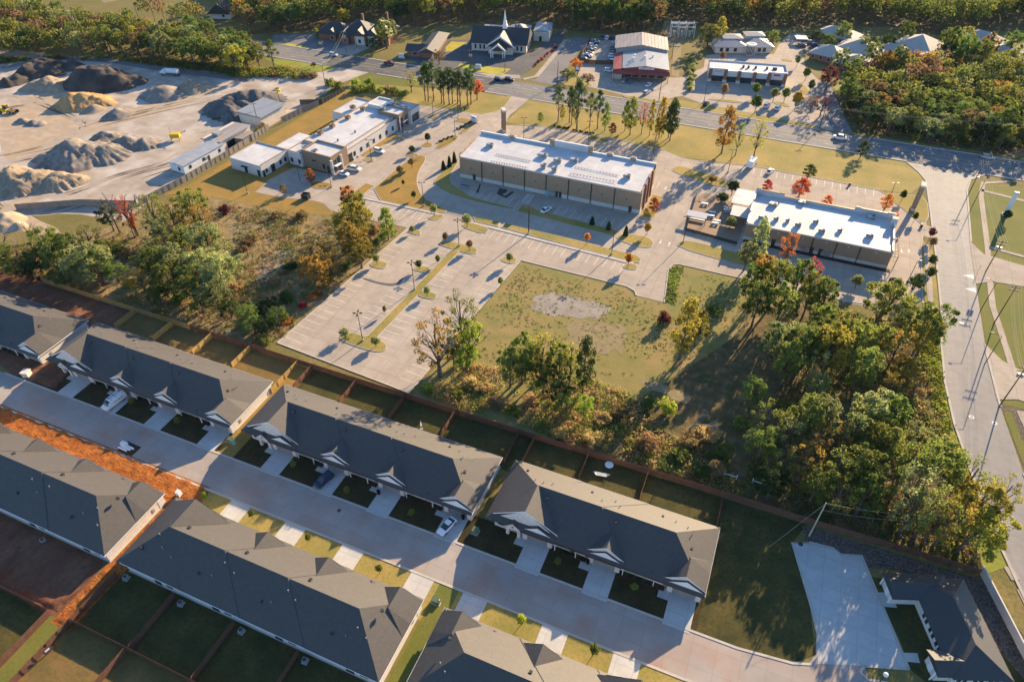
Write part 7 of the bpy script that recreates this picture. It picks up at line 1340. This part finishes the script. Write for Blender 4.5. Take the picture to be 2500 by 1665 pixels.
for i, p in enumerate(((-4.3,405.6), (1.8,398.9), (-1.9,392.3), (4.4,395.0), (0.1,404.3))): car('suv', p, 20, cs[i * 2], ['pale car at the rear of the care home lot', 'silver car in the middle of the care home lot', 'dark car beside the small canopy in the care home lot', 'blue car at the right of the care home lot', 'black car behind the care home hedge'][i])
p = (-3.3,397.8); t = thing('carport', (*p, 0), 'small white-roofed carport in the care home lot', 'carport', rz=.3); MB().box(-3, 3, -3, 3, 2.6, 2.8).build('roof', 'roof_white', t)
for a in (-2.8, 2.8):
    for q in (-2.8, 2.8): MB().box(a - .08, a + .08, q - .08, q + .08, 0, 2.6).build('post', 'metal_grey', t)
for i in range(9): car('suv', (84 + .12 * i + (i % 2) * .3, 226 - i * 2.8 - 3), 4, ['white', 'silver', 'white', 'white', 'grey', 'white', 'silver', 'white', 'black'][i], '%s of the cars parked in a row at the right edge' % ['topmost', 'second', 'third', 'fourth', 'fifth', 'sixth', 'seventh', 'eighth', 'ninth'][i], 'cars parked at the right edge')
sheet('edge_lot', [(80.5,199), (130,195), (130,232), (80.5,231)], .06, 'asphalt')
# box van
p = (-7.3,249.5); t = thing('box_van', (*p, .05), 'white box van on the north parking lot', 'van', rz=radians(78))
MB().box(-3.4, 1.2, -1.15, 1.15, .75, 3.2).build('cargo_box', 'car_white', t); loft([ring(1.3, .95, .4, 2.0), ring(2.3, .95, .4, 1.9), ring(2.9, .9, .4, 1.15), ring(3.2, .85, .45, 1.0)]).build('cab', 'car_white', t); loft([trap(1.9, .88, .8, 1.3, 1.95), trap(2.4, .9, .86, 1.2, 1.85), trap(2.85, .88, .86, 1.16, 1.2)]).build('windscreen', 'glass', t)
for x in (-2.3, 2.2):
    for y in (-.95, .95): w = put('wheel', TY, t, (x, y, .33)); put('rim', RI, w)
# tanker truck
p = (-272.8,236.8); t = thing('tanker_truck', (*p, .05), 'white water tanker truck standing between the stone heaps', 'truck', rz=radians(192))
MB().tube((-4.6, 0, 2.1), (1.4, 0, 2.1), 1.15, 1.15, 14).build('tank', 'steel_white', t); MB().box(-4.8, 4.2, -.5, .5, .7, 1.0).build('chassis', 'metal_dark', t); loft([ring(1.7, 1.1, .8, 2.9), ring(2.9, 1.1, .8, 2.8), ring(3.2, 1.0, .8, 1.9), ring(4.6, .9, .8, 1.8)]).build('cab', 'car_white', t); MB().box(2.95, 3.12, -.9, .9, 1.95, 2.6).build('windscreen', 'glass', t)
for x in (-4, -2.8, 3.6):
    for y in (-1, 1): w = put('wheel', TY, t, (x, y, .5), sc=(1.5, 1.3, 1.5)); put('rim', RI, w)
# wheel loader at the left edge
p = (-305.4,176.8); t = thing('wheel_loader', (*p, 0), 'yellow wheel loader at the left edge of the stone yard', 'loader', rz=radians(20))
loft([ring(-3, 1.0, .9, 2.0), ring(-2.6, 1.2, .8, 2.3), ring(-.4, 1.2, .8, 2.3), ring(.2, .9, .8, 1.8)]).build('body', 'yellow_machine', t); MB().box(-.3, 1.1, -.8, .8, 2.0, 3.6).build('cab', 'glass', t); MB().box(-.4, 1.2, -.9, .9, 3.6, 3.75).build('cab_roof', 'yellow_machine', t)
for s_ in (-.6, .6): MB().tube((.8, s_, 1.6), (3.4, s_, .9), .16, .16, 6).build('lift_arm', 'yellow_machine', t)
MB().poly([(3.3, -1.5, .2), (3.3, 1.5, .2), (4.6, 1.5, .2), (4.6, -1.5, .2)]).poly([(3.3, -1.5, .2), (3.3, 1.5, .2), (3.2, 1.5, 1.4), (3.2, -1.5, 1.4)]).box(3.2, 4.4, -1.55, -1.5, .2, 1.1).box(3.2, 4.4, 1.5, 1.55, .2, 1.1).build('bucket', 'metal_dark', t)
for x in (-2.2, 1.6):
    for y in (-1.15, 1.15): w = put('wheel', TY, t, (x, y, .8), sc=(2.4, 2.4, 2.4)); put('rim', RI, w)
# screening machine and conveyor
p = (-220.6,184.4); t = thing('screening_machine', (*p, 0), 'yellow screening machine by the yard road', 'machine', rz=.5)
MB().box(-1.8, 1.8, -1.2, 1.2, 1.2, 2.8).build('hopper', 'yellow_machine', t)
for a in (-1.6, 1.6):
    for q in (-1, 1): MB().box(a - .12, a + .12, q - .12, q + .12, 0, 1.3).build('leg', 'yellow_machine', t)
MB().poly([(1.5, -.5, 2.4), (4.2, -.5, 3.6), (4.2, .5, 3.6), (1.5, .5, 2.4)]).box(4.0, 4.3, -.5, .5, 3.4, 3.6).build('conveyor', 'metal_dark', t); MB().tube((-1.4, 0, 2.8), (-1.4, 0, 5.2), .07, .05, 6).build('mast', 'metal_dark', t)
p = (-216.4,207.2); t = thing('conveyor_belt', (*p, 0), 'low yellow conveyor lying across the yard road', 'machine', rz=radians(28)); MB().box(-5, 2.5, -.4, .4, .5, .9).build('belt', 'metal_dark', t); MB().box(-.5, 3, -.6, .6, .2, 1.5).build('drive_unit', 'yellow_machine', t)
for x in (-4.4, -2): MB().box(x - .08, x + .08, -.5, .5, 0, .6).build('leg', 'metal_dark', t)
bm_ = MB().box(-.85, .85, -.4, .4, 0, .85).box(-.25, .25, -.25, .25, .85, .95).mesh('concrete_block', 'paint_yellow')
pp = [(-213.2,227.0), (-213.1,228.9), (-212.7,230.5), (-212.6,232.3), (-212.3,233.9), (-212.0,235.5), (-212.5,237.5), (-213.7,240.0), (-215.7,242.2)]
for i, p in enumerate(pp): tag(put('concrete_block', bm_, None, (*p, 0), .5), 'yellow concrete block in the row beside the dark gravel heap', 'block', 'yellow blocks by the dark heap')
for i, p in enumerate(((-297.3,244.3), (-290.7,245.4), (-287.1,246.4))): tag(put('concrete_block', bm_, None, (*p, 0), .1), ['left', 'middle', 'right'][i] + ' yellow block at the edge of the haul track', 'block', 'yellow blocks by the haul track')
# ================================================================ POLES, LAMPS, WIRES
LP = MB().tube((0, 0, .6), (0, 0, 1), .10, .07, 8)
def lamp(loc, h, label, heads=2, rz=0, group='parking lot lamps', m='bronze'):
    t = thing('lot_lamp', (*loc, 0), label, 'lamp', group, rz); MB().tube((0, 0, 0), (0, 0, .75), .32, .32, 10).build('footing', 'kerb', t); MB().tube((0, 0, .75), (0, 0, h), .11, .07, 8).build('pole', m, t)
    for k in range(heads):
        a = 2 * pi * k / heads; MB().tube((0, 0, h - .1), (cos(a) * .55, sin(a) * .55, h), .04, .04, 5).build('arm', m, t)
        o = MB().box(-.36, .36, -.2, .2, -.08, .08).build('lamp_head', m, t, loc=(cos(a) * .85, sin(a) * .85, h + .02)); o.rotation_euler = (0, 0, a)
    return t
for p, h, n_, lb in (((-88.4,109.6), 9.5, 4, 'lamp on the big end island of the large lot'), ((-86.5,134.5), 9.5, 4, 'lamp halfway up the grass median'), ((-84.4,159.6), 9.5, 4, 'lamp at the head of the grass median'), ((-66.9,174.8), 9.6, 4, 'lamp on the long grass strip, left'), ((-66.9,174.4), 9.6, 4, 'lamp on the long grass strip below the white sports car'), ((-39.0,173.7), 9.5, 4, 'lamp at the right end of the long grass strip'), ((-20.0,188.6), 9.5, 2, 'lamp on the island left of the restaurant'), ((-106.1,176.9), 9.0, 2, 'lamp at the edge of the orange lawn'), ((-138.0,219.4), 8.5, 2, 'lamp beside the clinic stalls, upper'), ((-139.8,198.5), 8.5, 2, 'lamp beside the clinic stalls, lower'), ((-119.2,227.8), 8.5, 2, 'lamp on the clinic entrance island'), ((-154.4,174.1), 7, 1, 'lamp in the clinic south lot'), ((-142.5,175.8), 7, 1, 'lamp beside the small orange island'), ((-167.1,160.9), 7, 1, 'lamp on the lawn left of the clinic lot'), ((-125.9,244.2), 8, 2, 'lamp at the top of the clinic lot'), ((-137.2,243.5), 8, 2, 'lamp below the pine clump'), ((-93.7,237.2), 9, 2, 'lamp behind the left end of the tan building'), ((-69.1,244.0), 9, 2, 'lamp behind the raised parapet'), ((-43.0,242.5), 9, 2, 'lamp behind the right end of the tan building'), ((-14.6,240.8), 9, 2, 'lamp at the rounded island near the box van'), ((39.0,236.9), 9, 2, 'lamp behind the right end of the restaurant'), ((45.0,192.7), 8, 1, 'lamp at the right drive of the restaurant'), ((-34.9,301.9), 9, 2, 'lamp on the plaza forecourt'), ((-150.7,300.5), 7, 1, 'lamp on the yellow church lawn, left'), ((-129.2,301.7), 7, 1, 'lamp on the yellow church lawn, right'), ((-210.0,299.8), 7, 1, 'lamp in the lot of the gabled house'), ((-120.1,346.1), 7, 2, 'lamp at the rear of the church lot')): lamp(p, h, lb, n_, .4)
# tall street lamps beside the side road
def utility_pole(loc, h, label, arms=2, rz=0, m='wood_pole', tr=False, lean=(0, 0)):
    t = thing('utility_pole', (*loc, 0), label, 'pole', 'utility poles', rz); MB().tube((0, 0, 0), (0, 0, h), .17, .11, 8).build('pole', m, t); t.rotation_euler = (lean[0], lean[1], rz)
    for k in range(arms):
        z = h - .4 - k * 1.0; a = MB().box(-1.3, 1.3, -.07, .07, z, z + .14).build('crossarm', m, t)
        for x in (-1.2, -.5, .5, 1.2): MB().tube((x, 0, z + .14), (x, 0, z + .36), .06, .05, 6).build('insulator', 'plastic_white', a)
    if tr:
        for x in (-.45, .45): MB().tube((x, .1, h - 3.1), (x, .1, h - 2.1), .28, .28, 10).build('transformer', 'metal_grey', t)
    return t
UP = {}
for key, p, h, lb, ar, rz, tr in (('a', (66.7,207.7), 11, 'power pole with transformers on the right verge', 2, 0, True), ('b', (66.6,182.0), 12.5, 'power pole beside the lower drive on the right', 2, 0, False), ('c', (64.5,147.6), 13, 'power pole at the right edge by the bare verge', 2, 0, True), ('d', (66.8, 262), 10.5, 'power pole at the junction, upper right', 2, .2, False), ('e', (104, 303), 12, 'power pole in the right-hand grove', 2, .6, False), ('f', (-197.7,253.6), 9.5, 'power pole at the stone yard entrance', 1, .9, False), ('g', (-198.9,207.5), 9.5, 'power pole in front of the wide cream shed', 1, .9, False), ('h', (-199.5,223.6), 10, 'power pole right of the wide cream shed', 1, .9, False), ('i', (-213.7,295.4), 10, 'power pole with transformers before the gabled house', 1, .6, True), ('j', (-144.8,296.9), 9.5, 'power pole with transformers at the church lawn', 1, .2, True), ('k', (-101.1,297.0), 10, 'bare pole at the repair shop street corner', 0, 0, False), ('l', (-53.4,295.7), 9.5, 'pole at the repair shop exit', 0, 0, False), ('m', (13.6,293.4), 9, 'pole with lamp on the main road verge, right', 1, .3, False), ('n', (-59.9,350.0), 9, 'thin pole beside the gravel lane', 0, 0, False), ('o', (-351.0,295.9), 9, 'left pole in the hay field', 0, 0, False), ('p', (-339.2,296.1), 10, 'middle pole in the hay field', 0, 0, False), ('q', (-336.1,299.8), 10, 'right pole in the hay field', 0, 0, False), ('r', (-291.4,361.7), 10, 'pole at the wood edge, top left', 0, 0, False), ('s', (62, 330), 11, 'pole deep in the right-hand grove', 1, .5, False)):
    UP[key] = (p[0], p[1], h); utility_pole(p, h, lb, ar, rz, tr=tr)
UP['w'] = (25.6, 93.4, 11.2); utility_pole((25.6, 93.4), 11.2, 'pale new wooden pole beside the parking court', 0, 0, 'wood_pole_light')
def wires(label, a, b, offs, sag=1.2, m='wire', r=.016):
    A = Vector((a[0], a[1], a[2] - .1)); Bq = Vector((b[0], b[1], b[2] - .1)); d = (Bq - A); n = Vector((-d.y, d.x, 0)).normalized()
    t = thing('power_line', (a[0], a[1], 0), label, 'wires', 'overhead wires')
    for (o, dz) in offs:
        pts = []
        for i in range(13):
            f = i / 12; q = A + d * f + n * o; pts.append((q.x - a[0], q.y - a[1], q.z + dz - sag * 4 * f * (1 - f)))
        MB().path(pts, r, 4).build('wire', m, t)
four = [(-1.2, 0), (-.5, 0), (.5, 0), (1.2, 0), (0, -1.6)]
wires('wires between the two poles on the right verge', UP['a'], UP['b'], four, m='wire_pale'); wires('wires from the lower right verge pole to the right edge', UP['b'], UP['c'], four, m='wire_pale'); wires('wires from the right verge pole up to the junction', UP['d'], UP['a'], four, m='wire_pale'); wires('wires from the junction into the grove', UP['d'], UP['e'], four, m='wire_pale'); wires('wires from the right edge pole out of frame', UP['c'], (83, 92, 13), four, m='wire_pale')
wires('wires across the main road to the stone yard', UP['i'], UP['f'], [(-.6, 0), (.6, 0), (0, -1.2)], m='wire_pale'); wires('wires along the stone yard entrance', UP['f'], UP['h'], [(-.6, 0), (.6, 0)], .8); wires('wires between the two stone yard poles', UP['h'], UP['g'], [(-.6, 0), (.6, 0)], .6)
wires('pale wires from the new pole over the brown fence', UP['w'], (52, 103, 9.5), [(0, 0), (0, -2.2)], 1.6, 'wire_pale', .018); wires('guy wire of the pale new pole', UP['w'], (18.5, 87.6, .3), [(0, 0)], 0, 'wire_pale', .018); wires('wires across the grove from pole to pole', (14, 293, 9), UP['e'], [(-.6, 0), (.6, 0)], 1.2, 'wire_pale', .018)
for i, (p, rz) in enumerate((((63.8,187.1), 3.0), ((62.7,162.8), 3.1), ((66.4,249.6), 3.1))):
    t = thing('street_lamp', (*p, 0), ['street lamp beside the side road, middle', 'street lamp beside the side road, lower', 'street lamp beside the side road, upper'][i], 'lamp', 'street lamps of the side road', rz); MB().tube((0, 0, 0), (0, 0, 9.5), .12, .07, 8).build('pole', 'bronze', t); MB().tube((0, 0, 9.4), (2.2, 0, 9.9), .05, .04, 6).build('arm', 'bronze', t); MB().box(1.9, 2.7, -.16, .16, 9.84, 9.98).build('lamp_head', 'bronze', t)
p = (38.8,68.1); t = thing('lamp_post', (*p, 0), 'round white globe lamp on a dark post beside the parking court', 'lamp'); MB().tube((0, 0, 0), (0, 0, 3.0), .09, .06, 8).build('post', 'metal_dark', t); MB().tube((0, 0, 0), (0, 0, .5), .2, .14, 8).build('post_base', 'metal_dark', t); MB().tube((0, 0, 3.0), (0, 0, 3.2), .16, .28, 10).build('collar', 'metal_dark', t)
g = bpy.data.meshes.new('globe'); bm = bmesh.new(); bmesh.ops.create_icosphere(bm, subdivisions=2, radius=.42); bm.to_mesh(g); bm.free(); g.materials.append(MATS['plastic_white']); put('globe', g, t, (0, 0, 3.5))
# ================================================================ SMALL THINGS AROUND THE HOUSES
def ac(loc, label):
    t = thing('condenser_unit', (*loc, 0), label, 'air conditioner', 'condenser units behind the houses', random.uniform(-.3, .3)); MB().box(-.42, .42, -.42, .42, .08, .85).build('housing', 'metal_grey', t); MB().tube((0, 0, .85), (0, 0, .9), .34, .34, 12).build('fan', 'metal_dark', t); MB().box(-.55, .55, -.55, .55, 0, .08).build('pad', 'concrete_new', t)
for p, lb in (((-114.8,33.5), 'condenser unit behind the lower left row'), ((-93.5,33.8), 'condenser unit behind the first dark yard house'), ((-80.2,33.8), 'condenser unit behind the second dark yard house'), ((-66.5,33.9), 'condenser unit behind the third dark yard house'), ((-52.9,33.9), 'condenser unit behind the fourth dark yard house')): ac(p, lb)
def utility_box(loc, label, s_=.9, m='green_box', h=1.0, rz=0):
    t = thing('utility_box', (*loc, 0), label, 'box', None, rz); MB().box(-s_ / 2, s_ / 2, -s_ / 2, s_ / 2, .08, h).build('cabinet', m, t); MB().box(-s_ / 2 - .15, s_ / 2 + .15, -s_ / 2 - .15, s_ / 2 + .15, 0, .08).build('pad', 'concrete_new', t); MB().poly([(-s_ / 2, -s_ / 2, h), (s_ / 2, -s_ / 2, h), (s_ / 2, s_ / 2, h + .12), (-s_ / 2, s_ / 2, h + .12)]).build('lid', m, t)
utility_box((-37.2,52.3), 'pale green transformer box on the yellow grass strip', 1.1); utility_box((-36.5,68.5), 'pale green transformer box right of the white car', 1.2); utility_box((-97.8,68.6), 'green transformer box beside the orange lawn strip', 1.0); utility_box((-36.4,52.1), 'small green pedestal beside the transformer box', .5, h=.7); utility_box((-96.6,68.4), 'teal cable pedestal beside the orange lawn strip', .5, 'turquoise', .8); utility_box((-97.9,52.6), 'white and red site pump box on the orange soil', .9, 'plastic_white', 1.3)
def wheelie(loc, label, m='black'):
    t = thing('wheeled_bin', (*loc, .06), label, 'bin', 'household bins', random.uniform(0, 1)); loft([[(-.24, -.28, .1), (.24, -.28, .1), (.24, .28, .1), (-.24, .28, .1)], [(-.3, -.36, 1.0), (.3, -.36, 1.0), (.3, .36, 1.0), (-.3, .36, 1.0)]]).build('body', m, t); MB().box(-.33, .33, -.4, .4, 1.0, 1.08).build('lid', m, t)
    for x in (-.26, .26): MB().tube((x - .04, .28, .12), (x + .04, .28, .12), .12, .12, 8).build('wheel', 'rubber', t)
wheelie((-59.2,69.0), 'black bin on the drive right of the blue car'); wheelie((-40.1,70.3), 'black bin beside the white sedan'); wheelie((-13.5,70.5), 'black bin by the middle garage of the short row')
# pallet of timber in the street, dumpster-like white stack
p = (-117.8,58.0); t = thing('material_stack', (*p, .03), 'white boards stacked on a dark tarp in the street', 'boards', rz=radians(-2)); MB().box(-1.6, 2.6, -1.5, 1.5, 0, .04).build('tarp', 'bed_mulch', t)
for k in range(3): MB().box(-2.0 + k * .3, .6 + k * .5, -.9 + k * .5, -.5 + k * .5, .05, .3 + .06 * k).build('board', 'plastic_white', t)
MB().box(-2.2, -.6, .0, .9, .05, .7).build('crate', 'plastic_white', t)
t = thing('site_crate', (*(-158.8,66.1), 0), 'upright pale crate on the dark red soil by the street', 'crate', rz=.3); MB().box(-.8, .8, -.8, .8, .05, 1.5).build('panel', 'cream_band', t); MB().box(-.95, .95, -.95, .95, 1.5, 1.6).build('lid', 'cream_band', t); MB().box(-.9, .9, -.9, .9, 0, .05).build('base', 'wood_pole_light', t)
# yard furniture
p = (-16.4,94.7); t = thing('trampoline', (*p, 0), 'round pale trampoline in the shaded yard', 'trampoline'); MB().tube((0, 0, .62), (0, 0, .66), .95, .95, 20).build('mat', 'plastic_white', t)
for k in range(6): a = k * pi / 3; MB().tube((cos(a) * .9, sin(a) * .9, 0), (cos(a) * .9, sin(a) * .9, .64), .04, .04, 6).build('leg', 'metal_dark', t)
p = (-17.2,91.7); t = thing('hammock', (*p, 0), 'pale grey hammock on a stand in the shaded yard', 'hammock', rz=radians(10)); MB().poly([(-1.1, -.5, .5), (1.1, -.5, .5), (1.1, .5, .5), (-1.1, .5, .5)]).poly([(1.1, -.5, .5), (1.1, .5, .5), (1.9, 0, .95)]).poly([(-1.1, -.5, .5), (-1.1, .5, .5), (-1.9, 0, .95)]).build('cloth', 'metal_grey', t)
for s_ in (-1, 1): MB().tube((s_ * 1.2, 0, .05), (s_ * 1.95, 0, 1.0), .05, .05, 6).build('stand_arm', 'metal_dark', t)
MB().box(-1.3, 1.3, -.05, .05, 0, .1).build('stand_base', 'metal_dark', t)
p = (-59.5,88.5); t = thing('garden_umbrella', (*p, 0), 'closed white parasol standing behind the middle row', 'umbrella'); MB().tube((0, 0, .1), (0, 0, 2.8), .04, .04, 6).build('pole', 'metal_grey', t); MB().tube((0, 0, 1.1), (0, 0, 2.7), .22, .05, 8).build('canopy', 'plastic_white', t); MB().tube((0, 0, 0), (0, 0, .12), .4, .36, 10).build('base', 'metal_grey', t)
for i, p in enumerate(((8.6,101.9), (14.5,102.3))):
    t = thing('white_hurdle', (*p, 0), ['left white pipe barrier in the brush behind the fence', 'right white pipe barrier in the brush behind the fence'][i], 'barrier', 'white pipe barriers')
    for s_ in (-1.3, 1.3): MB().tube((s_, 0, 0), (s_, 0, 1.5), .09, .09, 8).build('post', 'plastic_white', t)
    MB().tube((-1.3, 0, .8), (1.3, 0, .8), .07, .07, 8).build('rail', 'plastic_white', t)
# fallen timber frame in the green passage
p = (-95.1,18.1); t = thing('broken_gate', (*p, 0), 'pale plank and hanging gate on the passage fence', 'gate', rz=1.4); MB().box(-.8, .8, -.05, .05, .2, 1.7).build('gate_leaf', 'fence_brown', t); MB().box(-.5, .3, -.3, -.2, 1.0, 1.4).build('board', 'plastic_white', t)
# substation-like steel frame
p = (-62.5,384.6); t = thing('switchyard', (*p, 0), 'white steel switchyard frames at the end of the gravel lane', 'frame', rz=.3)
for x in (-6, -2, 2, 6):
    for y in (-3, 3): MB().tube((x, y, 0), (x, y, 7), .14, .14, 6).build('column', 'steel_white', t)
for y in (-3, 3): MB().box(-6.2, 6.2, y - .15, y + .15, 5.4, 5.7).build('beam', 'steel_white', t)
for x in (-4, 0, 4): MB().box(x - .6, x + .6, -.8, .8, 0, 2.6).build('breaker', 'metal_grey', t)
MB().box(-6.2, 6.2, -.1, .1, 6.8, 7.1).build('beam', 'steel_white', t)
# dog-leg signs and lone objects on the verge
p = (64.6,207.1); t = thing('warning_sign', (*p, 0), 'small pale road sign on the right verge', 'sign', rz=1.5); MB().tube((0, 0, 0), (0, 0, 2.6), .04, .04, 6).build('post', 'metal_grey', t); MB().box(-.35, .35, -.02, .02, 1.9, 2.6).build('plate', 'plastic_white', t)
for i, p in enumerate(((49.7,227.6), (-127.6,254.2), (26.9,247.7))):
    t = thing('refuse_bin', (*p, 0), ['dark bin on the path by the side road', 'dark bin below the pine clump', 'dark post box on the lawn edge'][i], 'bin'); MB().box(-.35, .35, -.35, .35, 0, 1.0).build('body', 'metal_dark', t); MB().box(-.42, .42, -.42, .42, 1.0, 1.1).build('lid', 'black', t)
for i, p in enumerate(((-230.6,298.1), (-183.6,298.5), (-142.2,299.7))):
    t = thing('monument_sign', (*p, 0), ['brick monument sign before the gabled house', 'white monument sign beside the low office', 'white stone sign on the yellow church lawn'][i], 'sign', rz=.2); MB().box(-1.6, 1.6, -.3, .3, 0, .7).build('sign_base', 'stone_brown' if i == 0 else 'cream_band', t); MB().box(-1.3, 1.3, -.22, .22, .7, 2.3).build('sign_panel', 'stone_brown' if i == 0 else 'steel_white', t); MB().box(-1.0, 1.0, -.25, -.22, 1.0, 2.0).build('sign_face', 'cream_band', t)
# spare: stacked goods beside the stone-yard shed
p = (-202.5,223.1); t = thing('scrap_heap', (*p, 0), 'row of parked light scrap beside the yard fence', 'scrap')
for k in range(5): MB().box(-3 + k * 1.4, -2 + k * 1.4, -.5, .5, 0, .7 + .2 * (k % 3)).build('bale', ('steel_white', 'metal_grey', 'metal_dark')[k % 3], t)
# ================================================================ LABELS: tell look-alikes apart by their order from the left
from bpy_extras.object_utils import world_to_camera_view
S.render.resolution_x = 1024; S.render.resolution_y = 681
bpy.context.view_layer.update()
WORDS = ['leftmost', 'second from left', 'third from left', 'fourth from left', 'fifth from left', 'sixth from left', 'seventh from left', 'eighth from left', 'ninth from left', 'tenth from left', 'eleventh from left', 'twelfth from left', 'thirteenth from left', 'fourteenth from left', 'fifteenth from left', 'sixteenth from left', 'seventeenth from left', 'eighteenth from left', 'nineteenth from left', 'twentieth from left'] + ['%s from left' % w for w in ('twenty-first', 'twenty-second', 'twenty-third', 'twenty-fourth', 'twenty-fifth', 'twenty-sixth', 'twenty-seventh', 'twenty-eighth')]
byl = {}
for o in C.objects:
    if o.parent is None and o.get('label'): byl.setdefault(o['label'], []).append(o)
for lb, os_ in byl.items():
    if 1 < len(os_) <= 28 and 'among many' not in lb:
        os_.sort(key=lambda o: world_to_camera_view(S, cam, o.matrix_world.translation).x)
        if len(lb.split()) > 12: lb = lb.replace(' with bare twigs', '').replace(' with transformers', '')
        for i, o in enumerate(os_): o['label'] = lb + ', ' + (WORDS[i] if i < len(os_) - 1 or len(os_) < 3 else 'rightmost')
# ================================================================ HAZE
hm = bpy.data.materials.new('haze'); hm.use_nodes = True; nn = hm.node_tree.nodes; nn.remove(nn['Principled BSDF'])
pv = nn.new('ShaderNodeVolumePrincipled'); pv.inputs['Color'].default_value = (.45, .70, 1.0, 1); pv.inputs['Density'].default_value = .00002; pv.inputs['Anisotropy'].default_value = 0.0
hm.node_tree.links.new(pv.outputs[0], nn['Material Output'].inputs['Volume'])
hz = MB().box(-1620, 1620, -720, 2320, -1, 124).build('haze', None); hz.data.materials.append(hm); tag(hz, 'thin bluish air over the whole place', 'haze', kind='stuff')
